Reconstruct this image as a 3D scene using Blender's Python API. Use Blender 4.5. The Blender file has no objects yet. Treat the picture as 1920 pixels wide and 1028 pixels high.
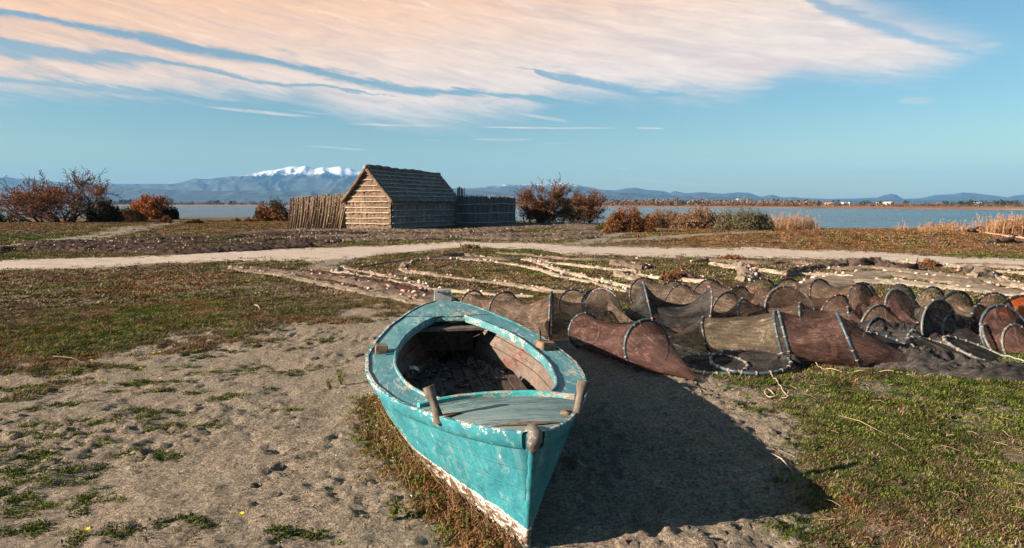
import bpy, bmesh, math, random
import numpy as np
from mathutils import Vector, Matrix, Quaternion, noise as mnoise

R = math.radians
random.seed(7)
rng = np.random.default_rng(11)
scene = bpy.context.scene
COL = scene.collection

# ------------------------------------------------------------------ camera
CAM_H = 1.8
PITCH = math.atan(131 / 1280)
cam_d = bpy.data.cameras.new('camera')
cam_d.lens = 24.0
cam_d.sensor_width = 36.0
cam_d.clip_start = 0.05
cam_d.clip_end = 60000
cam = bpy.data.objects.new('camera', cam_d)
COL.objects.link(cam)
cam.location = (0, 0, CAM_H)
cam.rotation_euler = (math.pi / 2 - PITCH, 0, 0)
scene.camera = cam

# ------------------------------------------------------------------ view
scene.render.engine = 'CYCLES'
scene.view_settings.view_transform = 'Standard'
scene.view_settings.look = 'None'
scene.view_settings.gamma = 1
scene.view_settings.use_curve_mapping = False
scene.view_settings.exposure = 1.8
scene.cycles.use_denoising = True
scene.cycles.max_bounces = 8
scene.cycles.transparent_max_bounces = 24
scene.cycles.volume_bounces = 0
scene.cycles.sample_clamp_indirect = 4

# ------------------------------------------------------------------ sun
SUN_EL = R(19.8)
SUN_AZ = R(20)          # direction the shadows run, from +X towards +Y
to_sun = Vector((-math.cos(SUN_AZ) * math.cos(SUN_EL), -math.sin(SUN_AZ) * math.cos(SUN_EL), math.sin(SUN_EL)))
sun_d = bpy.data.lights.new('sun', 'SUN')
sun_d.energy = 5.0
sun_d.angle = R(0.5)
sun_d.color = (1.0, 0.86, 0.70)
sun = bpy.data.objects.new('sun', sun_d)
COL.objects.link(sun)
sun.rotation_euler = (-to_sun).to_track_quat('-Z', 'Y').to_euler()


# ------------------------------------------------------------------ node helper
class NT:
    def __init__(s, tree):
        s.t = tree
        s.n = tree.nodes
        s.l = tree.links

    def new(s, typ, **kw):
        nd = s.n.new(typ)
        for k, v in kw.items():
            setattr(nd, k, v)
        return nd

    def put(s, sock, v):
        if isinstance(v, bpy.types.NodeSocket):
            s.l.new(v, sock)
        elif v is not None:
            if sock.type == 'RGBA' and not isinstance(v, (int, float)) and len(v) == 3:
                v = (*v, 1)
            sock.default_value = v

    def m(s, op, a, b=None, c=None, clamp=False):
        nd = s.new('ShaderNodeMath', operation=op, use_clamp=clamp)
        for i, v in enumerate((a, b, c)):
            if v is not None:
                s.put(nd.inputs[i], v)
        return nd.outputs[0]

    def vm(s, op, a, b=None):
        nd = s.new('ShaderNodeVectorMath', operation=op)
        s.put(nd.inputs[0], a)
        if b is not None:
            s.put(nd.inputs[1], b)
        return nd.outputs[0]

    def step(s, x, lo, hi):
        nd = s.new('ShaderNodeMapRange', interpolation_type='SMOOTHSTEP')
        s.put(nd.inputs[0], x); s.put(nd.inputs[1], lo); s.put(nd.inputs[2], hi)
        return nd.outputs[0]

    def mix(s, f, a, b, blend='MIX'):
        nd = s.new('ShaderNodeMix', data_type='RGBA', blend_type=blend)
        s.put(nd.inputs[0], f); s.put(nd.inputs[6], a); s.put(nd.inputs[7], b)
        return nd.outputs[2]

    def noise(s, vec, scale=5, detail=4, rough=0.55, dist=0.0, out=0, lac=2.0):
        nd = s.new('ShaderNodeTexNoise')
        if vec is not None:
            s.put(nd.inputs['Vector'], vec)
        nd.inputs['Scale'].default_value = scale
        nd.inputs['Detail'].default_value = detail
        nd.inputs['Roughness'].default_value = rough
        nd.inputs['Distortion'].default_value = dist
        nd.inputs['Lacunarity'].default_value = lac
        return nd.outputs[out]

    def voro(s, vec, scale=5, feature='F1', out='Distance', rand=1.0):
        nd = s.new('ShaderNodeTexVoronoi', feature=feature)
        s.put(nd.inputs['Vector'], vec)
        nd.inputs['Scale'].default_value = scale
        nd.inputs['Randomness'].default_value = rand
        return nd.outputs[out]

    def ramp(s, f, stops, interp='LINEAR'):
        nd = s.new('ShaderNodeValToRGB')
        cr = nd.color_ramp
        cr.interpolation = interp
        while len(cr.elements) < len(stops):
            cr.elements.new(0.5)
        for e, (p, c) in zip(cr.elements, stops):
            e.position = p
            e.color = (*c, 1) if len(c) == 3 else c
        s.put(nd.inputs[0], f)
        return nd.outputs[0]

    def scale3(s, vec, sx, sy, sz, rot=(0, 0, 0)):
        nd = s.new('ShaderNodeMapping')
        s.put(nd.inputs['Vector'], vec)
        nd.inputs['Rotation'].default_value = rot
        nd.inputs['Scale'].default_value = (sx, sy, sz)
        return nd.outputs[0]

    def curve(s, x, pts, lo, hi, ylo, yhi):
        """value of a drawn curve: x in lo..hi to y in ylo..yhi"""
        mr = s.new('ShaderNodeMapRange')
        s.put(mr.inputs[0], x); mr.inputs[1].default_value = lo; mr.inputs[2].default_value = hi
        fc = s.new('ShaderNodeFloatCurve')
        s.put(fc.inputs['Value'], mr.outputs[0])
        cv = fc.mapping.curves[0]
        P = [((p[0] - lo) / (hi - lo), (p[1] - ylo) / (yhi - ylo)) for p in pts]
        while len(cv.points) < len(P):
            cv.points.new(0.5, 0.5)
        for q, p in zip(cv.points, P):
            q.location = p
            q.handle_type = 'AUTO_CLAMPED'
        fc.mapping.update()
        m2 = s.new('ShaderNodeMapRange')
        s.put(m2.inputs[0], fc.outputs[0]); m2.inputs[3].default_value = ylo; m2.inputs[4].default_value = yhi
        return m2.outputs[0]


# ------------------------------------------------------------------ picture rays (f = 24 mm, 1920 x 1028)
CT, ST = math.cos(PITCH), math.sin(PITCH)


def ray(px, py):
    u, v = (px - 960) / 1280, (514 - py) / 1280
    return np.array([u, CT + v * ST, -ST + v * CT])


def G(px, py, z=0.0):
    """the point at height z that lies on the line of sight through a picture point"""
    d = ray(px, py)
    t = (z - CAM_H) / d[2]
    return np.array([d[0] * t, d[1] * t, z])


def D(px, py, dist):
    """the point at ground distance dist on that line of sight"""
    d = ray(px, py)
    t = dist / d[1]
    return np.array([d[0] * t, dist, CAM_H + d[2] * t])


def ae(px, py):
    d = ray(px, py)
    return math.atan2(d[0], d[1]), d[2] / math.hypot(d[0], d[1])


# ------------------------------------------------------------------ world: clear sky with a high sheet of cirrus
world = bpy.data.worlds.new('World')
scene.world = world
world.use_nodes = True
w = NT(world.node_tree)
w.n.clear()
sky = w.new('ShaderNodeTexSky', sky_type='NISHITA')
sky.sun_disc = False
sky.sun_elevation = SUN_EL
sky.sun_rotation = math.atan2(to_sun.x, to_sun.y)
sky.altitude = 0
sky.air_density = 1.0
sky.dust_density = 0.8
sky.ozone_density = 1.5
tc = w.new('ShaderNodeTexCoord')
sp = w.new('ShaderNodeSeparateXYZ')
w.l.new(tc.outputs['Generated'], sp.inputs[0])
X, Y, Z = sp.outputs
az = w.m('ARCTAN2', X, Y)
hor = w.m('SQRT', w.m('ADD', w.m('MULTIPLY', X, X), w.m('MULTIPLY', Y, Y)))
el = w.m('DIVIDE', Z, w.m('MAXIMUM', hor, 0.02))
el = w.m('MINIMUM', el, 6.0)
cb = w.new('ShaderNodeCombineXYZ')
along = w.m('SUBTRACT', az, w.m('MULTIPLY', el, 0.18))
across = w.m('ADD', el, w.m('MULTIPLY', az, 0.19))
w.put(cb.inputs[0], w.m('MULTIPLY', along, 1.6)); w.put(cb.inputs[1], w.m('MULTIPLY', across, 13.0)); w.put(cb.inputs[2], w.m('MULTIPLY', Y, 0.6))
nA = w.noise(cb.outputs[0], 1.5, 7, 0.62, 0.35)
nB = w.noise(cb.outputs[0], 7.5, 7, 0.7, 0.6)
cb2 = w.new('ShaderNodeCombineXYZ')
w.put(cb2.inputs[0], w.m('MULTIPLY', az, 9.0)); w.put(cb2.inputs[1], w.m('MULTIPLY', el, 20.0)); w.put(cb2.inputs[2], Y)
nC = w.noise(cb2.outputs[0], 2.2, 8, 0.68, 0.4)
warp = w.m('ADD', w.m('MULTIPLY', w.m('SUBTRACT', nA, 0.5), 0.055), w.m('MULTIPLY', w.m('SUBTRACT', nC, 0.5), 0.016))
elw = w.m('ADD', el, warp)


def sky_curve(pix, before, after, yhi=1.6):
    pts = list(before) + [ae(*p) for p in pix] + list(after)
    return w.curve(az, pts, -math.pi, math.pi, -0.4, yhi)


# lower rim of the sheet, from west to north-east
low = sky_curve([(0, 183), (250, 190), (560, 188), (640, 214), (800, 232), (900, 230), (985, 226), (1060, 192), (1180, 190), (1400, 190), (1440, 172), (1490, 149), (1600, 150), (1700, 153), (1780, 135), (1840, 108), (1915, 80)],
                [(-math.pi, 0.9), (-1.8, 0.45), (-1.0, 0.15)], [(0.9, 0.5), (1.3, 0.9), (2.2, 1.1), (math.pi, 0.9)])
upp = sky_curve([(1400, -190), (1560, -40), (1640, 8), (1760, 48), (1880, 84)],
                [(-math.pi, -0.3), (-1.9, 0.1), (-1.3, 0.62), (-0.6, 0.74), (0.0, 0.62)], [(0.75, 0.1), (1.0, -0.3), (math.pi, -0.3)])
cover = w.m('MULTIPLY', w.step(w.m('SUBTRACT', elw, w.m('ADD', low, w.m('MULTIPLY', w.m('SUBTRACT', nB, 0.5), -0.03))), -0.014, 0.040), w.step(w.m('SUBTRACT', upp, elw), -0.02, 0.05))


def gap(pix, thick, strength, soft=0.22):
    c = sky_curve(pix, [(-math.pi, 0.7), (-1.0, 0.40)], [(1.2, -0.3), (math.pi, -0.3)])
    d = w.m('ABSOLUTE', w.m('SUBTRACT', elw, c))
    t = w.curve(az, [(-math.pi, 0)] + [(ae(p[0], 100)[0], p[1]) for p in thick] + [(math.pi, 0)], -math.pi, math.pi, 0, 0.1)
    g = w.m('SUBTRACT', 1.0, w.step(w.m('DIVIDE', d, w.m('MAXIMUM', t, 0.0001)), soft, 1.0))
    return w.m('MULTIPLY', g, strength)


g1 = gap([(0, 28), (120, 42), (250, 68), (380, 92), (520, 110), (640, 140), (760, 165), (900, 180), (1100, 205)],
         [(0, .008), (150, .009), (260, .013), (400, .012), (560, .011), (700, .009), (850, .007), (1000, .005), (1150, 0.0)], 0.9)
g2 = gap([(0, 88), (130, 104), (300, 122), (450, 140), (700, 172), (900, 205)],
         [(0, .011), (120, .011), (250, .009), (380, .005), (600, .004), (800, 0.0)], 0.8)
g3 = gap([(0, 148), (130, 158), (300, 176), (450, 192), (700, 205)],
         [(0, .006), (100, .008), (220, .008), (330, .007), (460, .004), (560, 0.0)], 0.75)
g4 = gap([(1080, 150), (1150, 168), (1230, 182), (1330, 175), (1450, 170)],
         [(950, 0.0), (1020, .005), (1130, .010), (1230, .009), (1300, .0)], 0.85)
g5 = gap([(1480, -10), (1540, 15), (1620, 44), (1700, 72), (1790, 98), (1850, 112)],
         [(1440, 0.0), (1520, .010), (1620, .013), (1700, .010), (1800, .008), (1850, 0)], 0.7, 0.2)
for g in (g1, g2, g3, g4, g5):
    cover = w.m('MULTIPLY', cover, w.m('SUBTRACT', 1.0, g, clamp=True))
# fibrous thinning, stronger low in the sheet
thin = w.step(nB, 0.30, 0.62)
thin2 = w.step(nA, 0.25, 0.60)
lowness = w.step(w.m('ADD', el, w.m('MULTIPLY', az, 0.19)), 0.14, 0.02)
fib = w.m('ADD', w.m('MULTIPLY', thin, 0.55), w.m('MULTIPLY', thin2, 0.45))
cover = w.m('MULTIPLY', cover, w.m('ADD', w.m('SUBTRACT', 0.84, w.m('MULTIPLY', lowness, 0.46)), w.m('MULTIPLY', fib, w.m('ADD', 0.20, w.m('MULTIPLY', lowness, 0.50))), clamp=True))
# loose wisps under the sheet
for (x0, y0, x1, y1, th, s) in [(375, 200, 600, 220, 3.5, .75), (530, 205, 640, 217, 2, .3), (645, 232, 860, 235, 2.2, .75), (880, 238, 1165, 241, 2.0, .8), (1190, 240, 1250, 242, 1.8, .75),
                               (880, 260, 1005, 262, 2.6, .6), (565, 274, 705, 283, 1.8, .45), (1000, 270, 1090, 268, 1.6, .3), (785, 262, 830, 263, 1.6, .3), (1680, 189, 1757, 189, 7, .38),
                               (960, 212, 1070, 229, 4, .7), (1148, 316, 1180, 317, 2.5, .35), (1150, 335, 1400, 350, 2.5, .28), (1310, 300, 1355, 301, 2.4, .25), (1430, 297, 1530, 296, 2.0, .22),
                               (1690, 95, 1895, 82, 9, .35)]:
    a0, e0 = ae(x0, y0); a1, e1 = ae(x1, y1)
    ca, ce, ha, sl = (a0 + a1) / 2, (e0 + e1) / 2, (a1 - a0) / 2, (e1 - e0) / (a1 - a0)
    da = w.m('DIVIDE', w.m('SUBTRACT', az, ca), ha)
    de = w.m('DIVIDE', w.m('SUBTRACT', w.m('ADD', el, w.m('MULTIPLY', warp, 0.12)), w.m('ADD', ce, w.m('MULTIPLY', w.m('SUBTRACT', az, ca), sl))), th / 1280)
    r2 = w.m('ADD', w.m('MULTIPLY', w.m('MULTIPLY', da, da), w.m('MULTIPLY', da, da)), w.m('MULTIPLY', de, de))
    ww = w.m('MULTIPLY', w.step(r2, 1.0, 0.0), w.m('MULTIPLY', s, w.m('ADD', 0.45, w.m('MULTIPLY', thin, 0.55))))
    cover = w.m('MAXIMUM', cover, ww)
cover = w.m('MULTIPLY', cover, w.step(el, 0.0, 0.02))
SKY_STR = 0.05
# the clear part: physical sky, graded slightly towards teal as the photograph is
tint = w.mix(w.step(el, 0.0, 0.16), (0.74, 0.82, 0.70), (0.52, 0.71, 0.715))
clear = w.mix(1.0, sky.outputs[0], tint, 'MULTIPLY')
lit = w.step(w.m('ADD', w.m('MULTIPLY', el, 3.3), w.m('MULTIPLY', az, -0.5)), 0.48, 1.15)
ccol = w.mix(lit, (1.02, 0.86, 0.75), (1.10, 0.66, 0.38))
shade = w.m('ADD', 0.84, w.m('ADD', w.m('MULTIPLY', w.m('SUBTRACT', nB, 0.35), 0.38), w.m('MULTIPLY', w.m('SUBTRACT', nC, 0.5), 0.22)))
ccol = w.mix(1.0, ccol, shade, 'MULTIPLY')
nD = w.noise(cb.outputs[0], 2.6, 5, 0.6, 0.8)
ccol = w.mix(w.m('MULTIPLY', w.step(nD, 0.50, 0.72), 0.40), ccol, (0.62, 0.50, 0.50))
ccol = w.mix(w.m('MULTIPLY', w.step(nB, 0.55, 0.72), 0.35), ccol, (1.10, 0.96, 0.84))
ccol = w.mix(1.0, ccol, w.m('DIVIDE', 0.315, SKY_STR), 'MULTIPLY')
bgc = w.mix(cover, clear, ccol)
bg = w.new('ShaderNodeBackground')
w.put(bg.inputs[0], bgc)
bg.inputs[1].default_value = SKY_STR
wo = w.new('ShaderNodeOutputWorld')
w.l.new(bg.outputs[0], wo.inputs[0])
world.cycles.sampling_method = 'MANUAL'
world.cycles.sample_map_resolution = 1024


# ------------------------------------------------------------------ object helpers
def tag(o, label=None, cat=None, group=None, kind=None):
    if label: o['label'] = label
    if cat: o['category'] = cat
    if group: o['group'] = group
    if kind: o['kind'] = kind
    return o


def thing(name, label, cat, loc=(0, 0, 0), rotz=0.0, group=None):
    o = bpy.data.objects.new(name, None)
    COL.objects.link(o)
    o.location = loc
    o.rotation_euler = (0, 0, rotz)
    o.empty_display_size = 0.2
    return tag(o, label, cat, group)


def link(name, me, parent=None, loc=None, rot=None, sc=None):
    o = bpy.data.objects.new(name, me)
    COL.objects.link(o)
    if parent is not None: o.parent = parent
    if loc is not None: o.location = loc
    if rot is not None: o.rotation_euler = rot
    if sc is not None: o.scale = sc
    return o


def np_mesh(name, V, F, mat, smooth=True, attrs=None, uv=None):
    """mesh from numpy: V (n,3), F (m,3 or 4) or list of polygons"""
    me = bpy.data.meshes.new(name)
    V = np.asarray(V, dtype=np.float32)
    if isinstance(F, np.ndarray):
        m, k = F.shape
        me.vertices.add(len(V)); me.vertices.foreach_set('co', V.ravel())
        me.loops.add(m * k); me.loops.foreach_set('vertex_index', F.astype(np.int32).ravel())
        me.polygons.add(m)
        me.polygons.foreach_set('loop_start', np.arange(0, m * k, k, dtype=np.int32))
        me.polygons.foreach_set('loop_total', np.full(m, k, dtype=np.int32))
        me.update(calc_edges=True)
    else:
        me.from_pydata([tuple(map(float, v)) for v in V], [], F)
        me.update()
    me.validate()
    if smooth:
        me.polygons.foreach_set('use_smooth', np.ones(len(me.polygons), dtype=bool))
    if attrs:
        for k, a in attrs.items():
            at = me.attributes.new(k, 'FLOAT', 'POINT')
            at.data.foreach_set('value', np.asarray(a, dtype=np.float32).ravel())
    if mat is not None: me.materials.append(mat)
    return me


def grid_faces(nu, nv, closed_v=False):
    i = np.arange(nu - 1)[:, None]
    j = np.arange(nv if closed_v else nv - 1)[None, :]
    j2 = (j + 1) % nv
    a = i * nv + j; b = i * nv + j2; c = (i + 1) * nv + j2; d = (i + 1) * nv + j
    return np.stack([a, b, c, d], -1).reshape(-1, 4)


class MB:
    """collects shapes for one mesh object"""
    def __init__(s):
        s.v = []; s.f = []

    def add(s, V, F):
        o = len(s.v)
        s.v.extend([tuple(map(float, p)) for p in V])
        s.f.extend([tuple(int(i) + o for i in f) for f in F])

    def box(s, c, size, rot=None, jit=0.0):
        x, y, z = [q / 2 for q in size]
        P = [Vector((sx * x, sy * y, sz * z)) for sx in (-1, 1) for sy in (-1, 1) for sz in (-1, 1)]
        if jit: P = [p + Vector([random.uniform(-jit, jit) for _ in range(3)]) for p in P]
        if rot is not None: P = [rot @ p for p in P]
        c = Vector(c)
        s.add([c + p for p in P], [(0, 1, 3, 2), (4, 6, 7, 5), (0, 4, 5, 1), (2, 3, 7, 6), (0, 2, 6, 4), (1, 5, 7, 3)])

    def tube(s, pts, rad, n=6, caps=True, flat=1.0):
        pts = [Vector(p) for p in pts]
        if not hasattr(rad, '__len__'): rad = [rad] * len(pts)
        base = len(s.v)
        prev = None
        for i, p in enumerate(pts):
            t = (pts[min(i + 1, len(pts) - 1)] - pts[max(i - 1, 0)])
            if t.length < 1e-9: t = Vector((0, 0, 1))
            t.normalize()
            if prev is None:
                a = t.orthogonal().normalized()
            else:
                a = (prev - t * prev.dot(t))
                a = a.normalized() if a.length > 1e-6 else t.orthogonal().normalized()
            prev = a
            b = t.cross(a)
            for k in range(n):
                q = 2 * math.pi * k / n
                s.v.append(tuple(p + (a * math.cos(q) + b * math.sin(q) * flat) * rad[i]))
        for i in range(len(pts) - 1):
            for k in range(n):
                k2 = (k + 1) % n
                s.f.append((base + i * n + k, base + i * n + k2, base + (i + 1) * n + k2, base + (i + 1) * n + k))
        if caps:
            s.f.append(tuple(base + k for k in reversed(range(n))))
            s.f.append(tuple(base + (len(pts) - 1) * n + k for k in range(n)))

    def ring(s, c, e1, e2, r, rad, n=28, k=6, a0=0, a1=2 * math.pi, wob=0.0):
        c, e1, e2 = Vector(c), Vector(e1), Vector(e2)
        pts = []
        for i in range(n + 1):
            q = a0 + (a1 - a0) * i / n
            rr = r * (1 + wob * math.sin(2 * q + 1))
            pts.append(c + e1 * math.cos(q) * rr + e2 * math.sin(q) * rr)
        s.tube(pts, rad, k, caps=False)

    def mesh(s, name, mat, smooth=True):
        me = bpy.data.meshes.new(name)
        me.from_pydata(s.v, [], s.f)
        me.update()
        if smooth:
            me.polygons.foreach_set('use_smooth', np.ones(len(me.polygons), dtype=bool))
        if mat is not None: me.materials.append(mat)
        return me

    def build(s, name, mat, parent=None, smooth=True, sharp=None):
        me = s.mesh(name, mat, smooth)
        if sharp is not None and smooth:
            me.set_sharp_from_angle(angle=R(sharp))
        return link(name, me, parent)


# ------------------------------------------------------------------ numpy noise
def _hash(ix, iy, seed):
    h = (ix.astype(np.int64) * 374761393 + iy.astype(np.int64) * 668265263 + seed * 1442695041) & 0x7fffffff
    h = ((h ^ (h >> 13)) * 1274126177) & 0x7fffffff
    return ((h ^ (h >> 16)) & 0xffff) / 65535.0


def vnoise(x, y, seed=0):
    x = np.asarray(x, float); y = np.asarray(y, float)
    ix = np.floor(x); iy = np.floor(y)
    fx = x - ix; fy = y - iy
    fx = fx * fx * fx * (fx * (fx * 6 - 15) + 10); fy = fy * fy * fy * (fy * (fy * 6 - 15) + 10)
    a = _hash(ix, iy, seed); b = _hash(ix + 1, iy, seed); c = _hash(ix, iy + 1, seed); d = _hash(ix + 1, iy + 1, seed)
    return (a + (b - a) * fx) * (1 - fy) + (c + (d - c) * fx) * fy


def fbm(x, y, oct=4, seed=0, gain=0.5):
    v = 0; amp = 1; tot = 0
    for o in range(oct):
        v = v + amp * vnoise(x * 2 ** o * 1.03 + o * 17.3, y * 2 ** o * 0.97 - o * 9.1, seed + o)
        tot += amp; amp *= gain
    return v / tot


def sstep(x, a, b):
    t = np.clip((np.asarray(x, float) - a) / (b - a), 0, 1)
    return t * t * (3 - 2 * t)


# ------------------------------------------------------------------ lay of the land
WATER_Z = -0.42
shore_pts = [(-400, 120), (-120, 104), (-66, 96), (-40, 98), (-22, 94), (-4, 84), (8, 68), (20, 56.5), (30, 53.5), (36, 47), (48, 42), (80, 36), (400, 20)]
SX = np.array([p[0] for p in shore_pts]); SY = np.array([p[1] for p in shore_pts])


def shore(x):
    return np.interp(x, SX, SY) + (fbm(np.asarray(x) * 0.12, np.asarray(x) * 0 + 3.3, 3, 5) - 0.5) * 5


def H(x, y):
    """broad height of the ground"""
    x = np.asarray(x, float); y = np.asarray(y, float)
    z = (fbm(x * 0.22, y * 0.22, 3, 21) - 0.5) * 0.10 * sstep(np.hypot(x - 0.0, y - 6), 3.5, 14)
    hut = np.exp(-(((x + 6) / 13) ** 2 + ((y - 52) / 11) ** 2) ** 2)
    z = z + 0.16 * hut
    z = z + 0.28 * np.exp(-((x - 20) / 11) ** 2 - ((y - 36) / 7) ** 2) + 0.15 * np.exp(-((x + 40) / 14) ** 2 - ((y - 50) / 12) ** 2)
    d = shore(x) - y
    z = z - 1.3 * (1 - sstep(d, -5, 3.5)) * (1 + 0 * x)
    far = sstep(y, 400, 480)
    return z * (1 - far) - 1.3 * far


def lateral(x, y):
    """grass cover 0..1 (1 = closed turf)"""
    n = fbm(x * 0.55, y * 0.55, 4, 33)
    n2 = fbm(x * 1.7, y * 1.7, 3, 44)
    # west of the boat: sand in front, turf behind the line A-B-C
    lim = np.interp(x, [-12, -4.9, -3.9, -2.7, -1.5, -0.5], [5.2, 6.3, 8.4, 10.6, 12.3, 13])
    ramp_ = np.clip((y - lim + 2.6) / 6.5, 0, 1)
    pat = fbm(x * 1.5, y * 2.0, 4, 35, .6)
    west = sstep(ramp_ * 1.25 + (pat - 0.5) * 1.7 + (n - .5) * .5, .40, .72)
    east = sstep(x - (1.62 + 0.13 * (y - 4)) - 0.35 * np.exp(-((y - 5.3) / 0.9) ** 2) + (n - 0.5) * 0.9, -0.25, 0.5)
    s = sstep(x, -0.4, 0.6)
    s = np.where(y > 9.5, sstep(x + 0 * y, -2, 0), s)
    back = sstep(y, 8.5, 11)
    east = np.maximum(east, back)
    c = west * (1 - s) + east * s
    return np.clip(c, 0, 1)


def poly_y(pix_list, z=0.0):
    P = np.array([G(px, py, z)[:2] for px, py in pix_list])
    return P


path_top = poly_y([(-700, 530), (-250, 500), (0, 489), (250, 482), (400, 474), (500, 468), (695, 462), (865, 454.5), (1000, 456), (1057, 461), (1156, 462), (1310, 466), (1420, 466), (1576, 471), (1758, 481), (1920, 487), (2300, 500), (2700, 515)])
path_bot = poly_y([(-700, 560), (-250, 525), (0, 508), (156, 503), (260, 497), (390, 491), (500, 489), (591, 490), (682, 483), (786, 473), (865, 466), (1000, 468), (1057, 476), (1200, 481), (1440, 485), (1602, 488), (1706, 493), (1920, 502), (2300, 520), (2700, 540)])


def path_band(x):
    return np.interp(x, path_bot[:, 0], path_bot[:, 1]), np.interp(x, path_top[:, 0], path_top[:, 1])


# ------------------------------------------------------------------ ground materials
def mat_new(name):
    m = bpy.data.materials.new(name)
    m.use_nodes = True
    t = NT(m.node_tree)
    t.n.clear()
    out = t.new('ShaderNodeOutputMaterial')
    return m, t, out


def principled(t, out, col, rough=0.9, bump=None, bstr=0.5, bdist=0.01, spec=0.3, metal=0.0, normal=None):
    p = t.new('ShaderNodeBsdfPrincipled')
    t.put(p.inputs['Base Color'], col)
    t.put(p.inputs['Roughness'], rough)
    t.put(p.inputs['Specular IOR Level'], spec)
    t.put(p.inputs['Metallic'], metal)
    if bump is not None:
        b = t.new('ShaderNodeBump')
        b.inputs['Strength'].default_value = bstr
        b.inputs['Distance'].default_value = bdist
        t.put(b.inputs['Height'], bump)
        t.l.new(b.outputs[0], p.inputs['Normal'])
    t.l.new(p.outputs[0], out.inputs[0])
    return p


def ground_mat():
    m, t, out = mat_new('soil_and_turf')
    g = t.new('ShaderNodeNewGeometry').outputs['Position']
    def att(n):
        a = t.new('ShaderNodeAttribute'); a.attribute_name = n; return a.outputs['Fac']
    cov, green, rust = att('cover'), att('green'), att('rust')
    n1 = t.noise(g, 1.1, 5, 0.6)
    n2 = t.noise(g, 9, 6, 0.65)
    n3 = t.noise(g, 36, 5, 0.72)
    n4 = t.noise(g, 120, 4, 0.75)
    v = t.voro(g, 75, out='Color')
    vs = t.new('ShaderNodeSeparateColor'); t.put(vs.inputs[0], v)
    grain = t.m('ADD', t.m('MULTIPLY', n3, 0.5), t.m('MULTIPLY', n4, 0.5))
    sand = t.ramp(n2, [(0.25, (0.172, 0.129, 0.095)), (0.5, (0.242, 0.187, 0.138)), (0.75, (0.325, 0.258, 0.20))])
    sand = t.mix(t.step(n1, 0.4, 0.65), sand, (0.20, 0.165, 0.12), 'MIX')
    sand = t.mix(0.9, sand, t.ramp(grain, [(0.38, (0.24, 0.23, 0.23)), (0.5, (0.95, 0.95, 0.95)), (0.62, (2.0, 1.95, 1.85))]), 'MULTIPLY')  # grain tone, its contrast raised to paint in lit grains and their shadows
    sand = t.mix(t.m('MULTIPLY', t.step(vs.outputs[0], 0.9, 0.97), 0.3), sand, (0.55, 0.50, 0.45))
    # turf seen between the blades: litter, moss, dry mat
    mat_dry = t.ramp(n3, [(0.36, (0.03, 0.021, 0.013)), (0.5, (0.13, 0.092, 0.058)), (0.66, (0.36, 0.28, 0.20))])
    mat_green = t.ramp(n3, [(0.3, (0.02, 0.026, 0.008)), (0.5, (0.065, 0.075, 0.018)), (0.72, (0.14, 0.14, 0.04))])
    mat_rust = t.ramp(n3, [(0.3, (0.07, 0.028, 0.013)), (0.5, (0.19, 0.085, 0.035)), (0.72, (0.31, 0.17, 0.085))])
    gg = t.step(t.m('ADD', green, t.m('MULTIPLY', t.m('SUBTRACT', n2, 0.5), 1.3)), 0.42, 0.62)
    turf = t.mix(gg, mat_dry, mat_green)
    turf = t.mix(t.step(t.m('ADD', rust, t.m('MULTIPLY', t.m('SUBTRACT', n2, 0.5), 0.9)), 0.4, 0.65), turf, mat_rust)
    f = t.step(t.m('ADD', cov, t.m('MULTIPLY', t.m('SUBTRACT', t.m('ADD', t.m('MULTIPLY', n2, 0.6), t.m('MULTIPLY', n3, 0.4)), 0.5), 1.5)), 0.42, 0.62)
    f = t.m('MULTIPLY', f, t.step(cov, 0.02, 0.15))
    col = t.mix(f, sand, turf)
    hgt = t.m('ADD', t.m('MULTIPLY', n3, 0.7), t.m('MULTIPLY', n4, 0.3))
    principled(t, out, col, 0.95, hgt, 1.0, 0.045, 0.12)
    return m


M_GROUND = ground_mat()


def path_mat():
    m, t, out = mat_new('trodden_sand')
    g = t.new('ShaderNodeNewGeometry').outputs['Position']
    n2 = t.noise(t.scale3(g, 0.6, 1.6, 1), 1.6, 7, 0.72); n3 = t.noise(g, 16, 5, 0.75)
    c = t.ramp(n2, [(0.3, (0.28, 0.215, 0.165)), (0.48, (0.41, 0.33, 0.265)), (0.72, (0.50, 0.41, 0.34))])
    c = t.mix(0.8, c, t.ramp(n3, [(0.3, (0.6, 0.58, 0.56)), (0.5, (1, 1, 1)), (0.7, (1.2, 1.2, 1.2))]), 'MULTIPLY')
    principled(t, out, c, 0.95, t.m('ADD', n3, n2), 0.8, 0.05, 0.15)
    return m


M_PATH = path_mat()

# ------------------------------------------------------------------ ground sheet
xs = [0.0]
step = 0.028
while xs[-1] < 16000:
    if xs[-1] > 4.6: step *= 1.045
    xs.append(xs[-1] + step)
xs = np.array([-a for a in xs[:0:-1]] + xs)
ys = [1.2]
while ys[-1] < 16000:
    y = ys[-1]
    dy = 0.026 if y < 4 else 0.0065 * y
    if y > 110: dy = 0.0065 * 110 * (y / 110) ** 2.2
    ys.append(y + dy)
ys = np.array([-16000., -2000., -300., -60., -20., -8., -3., -1., 0.2, 0.8] + ys)
GX, GY = np.meshgrid(xs, ys, indexing='ij')
GZ = H(GX, GY)
near = 1 - sstep(np.hypot(GX, GY), 9, 20)
cov = lateral(GX, GY)
micro = (fbm(GX * 3.1, GY * 3.1, 3, 60) - 0.5) * 0.045 + (fbm(GX * 11, GY * 11, 3, 61) - 0.5) * 0.022 * (0.4 + 1.8 * sstep(fbm(GX * 1.3, GY * 1.3, 3, 64), .45, .65))
clod = (np.maximum(fbm(GX * 17, GY * 17, 3, 62, .6) - 0.50, 0) * 0.065 + (fbm(GX * 30, GY * 30, 2, 67) - .5) * 0.012) * (0.45 + 1.1 * sstep(fbm(GX * .8, GY * .8, 3, 65), .4, .6))
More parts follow.
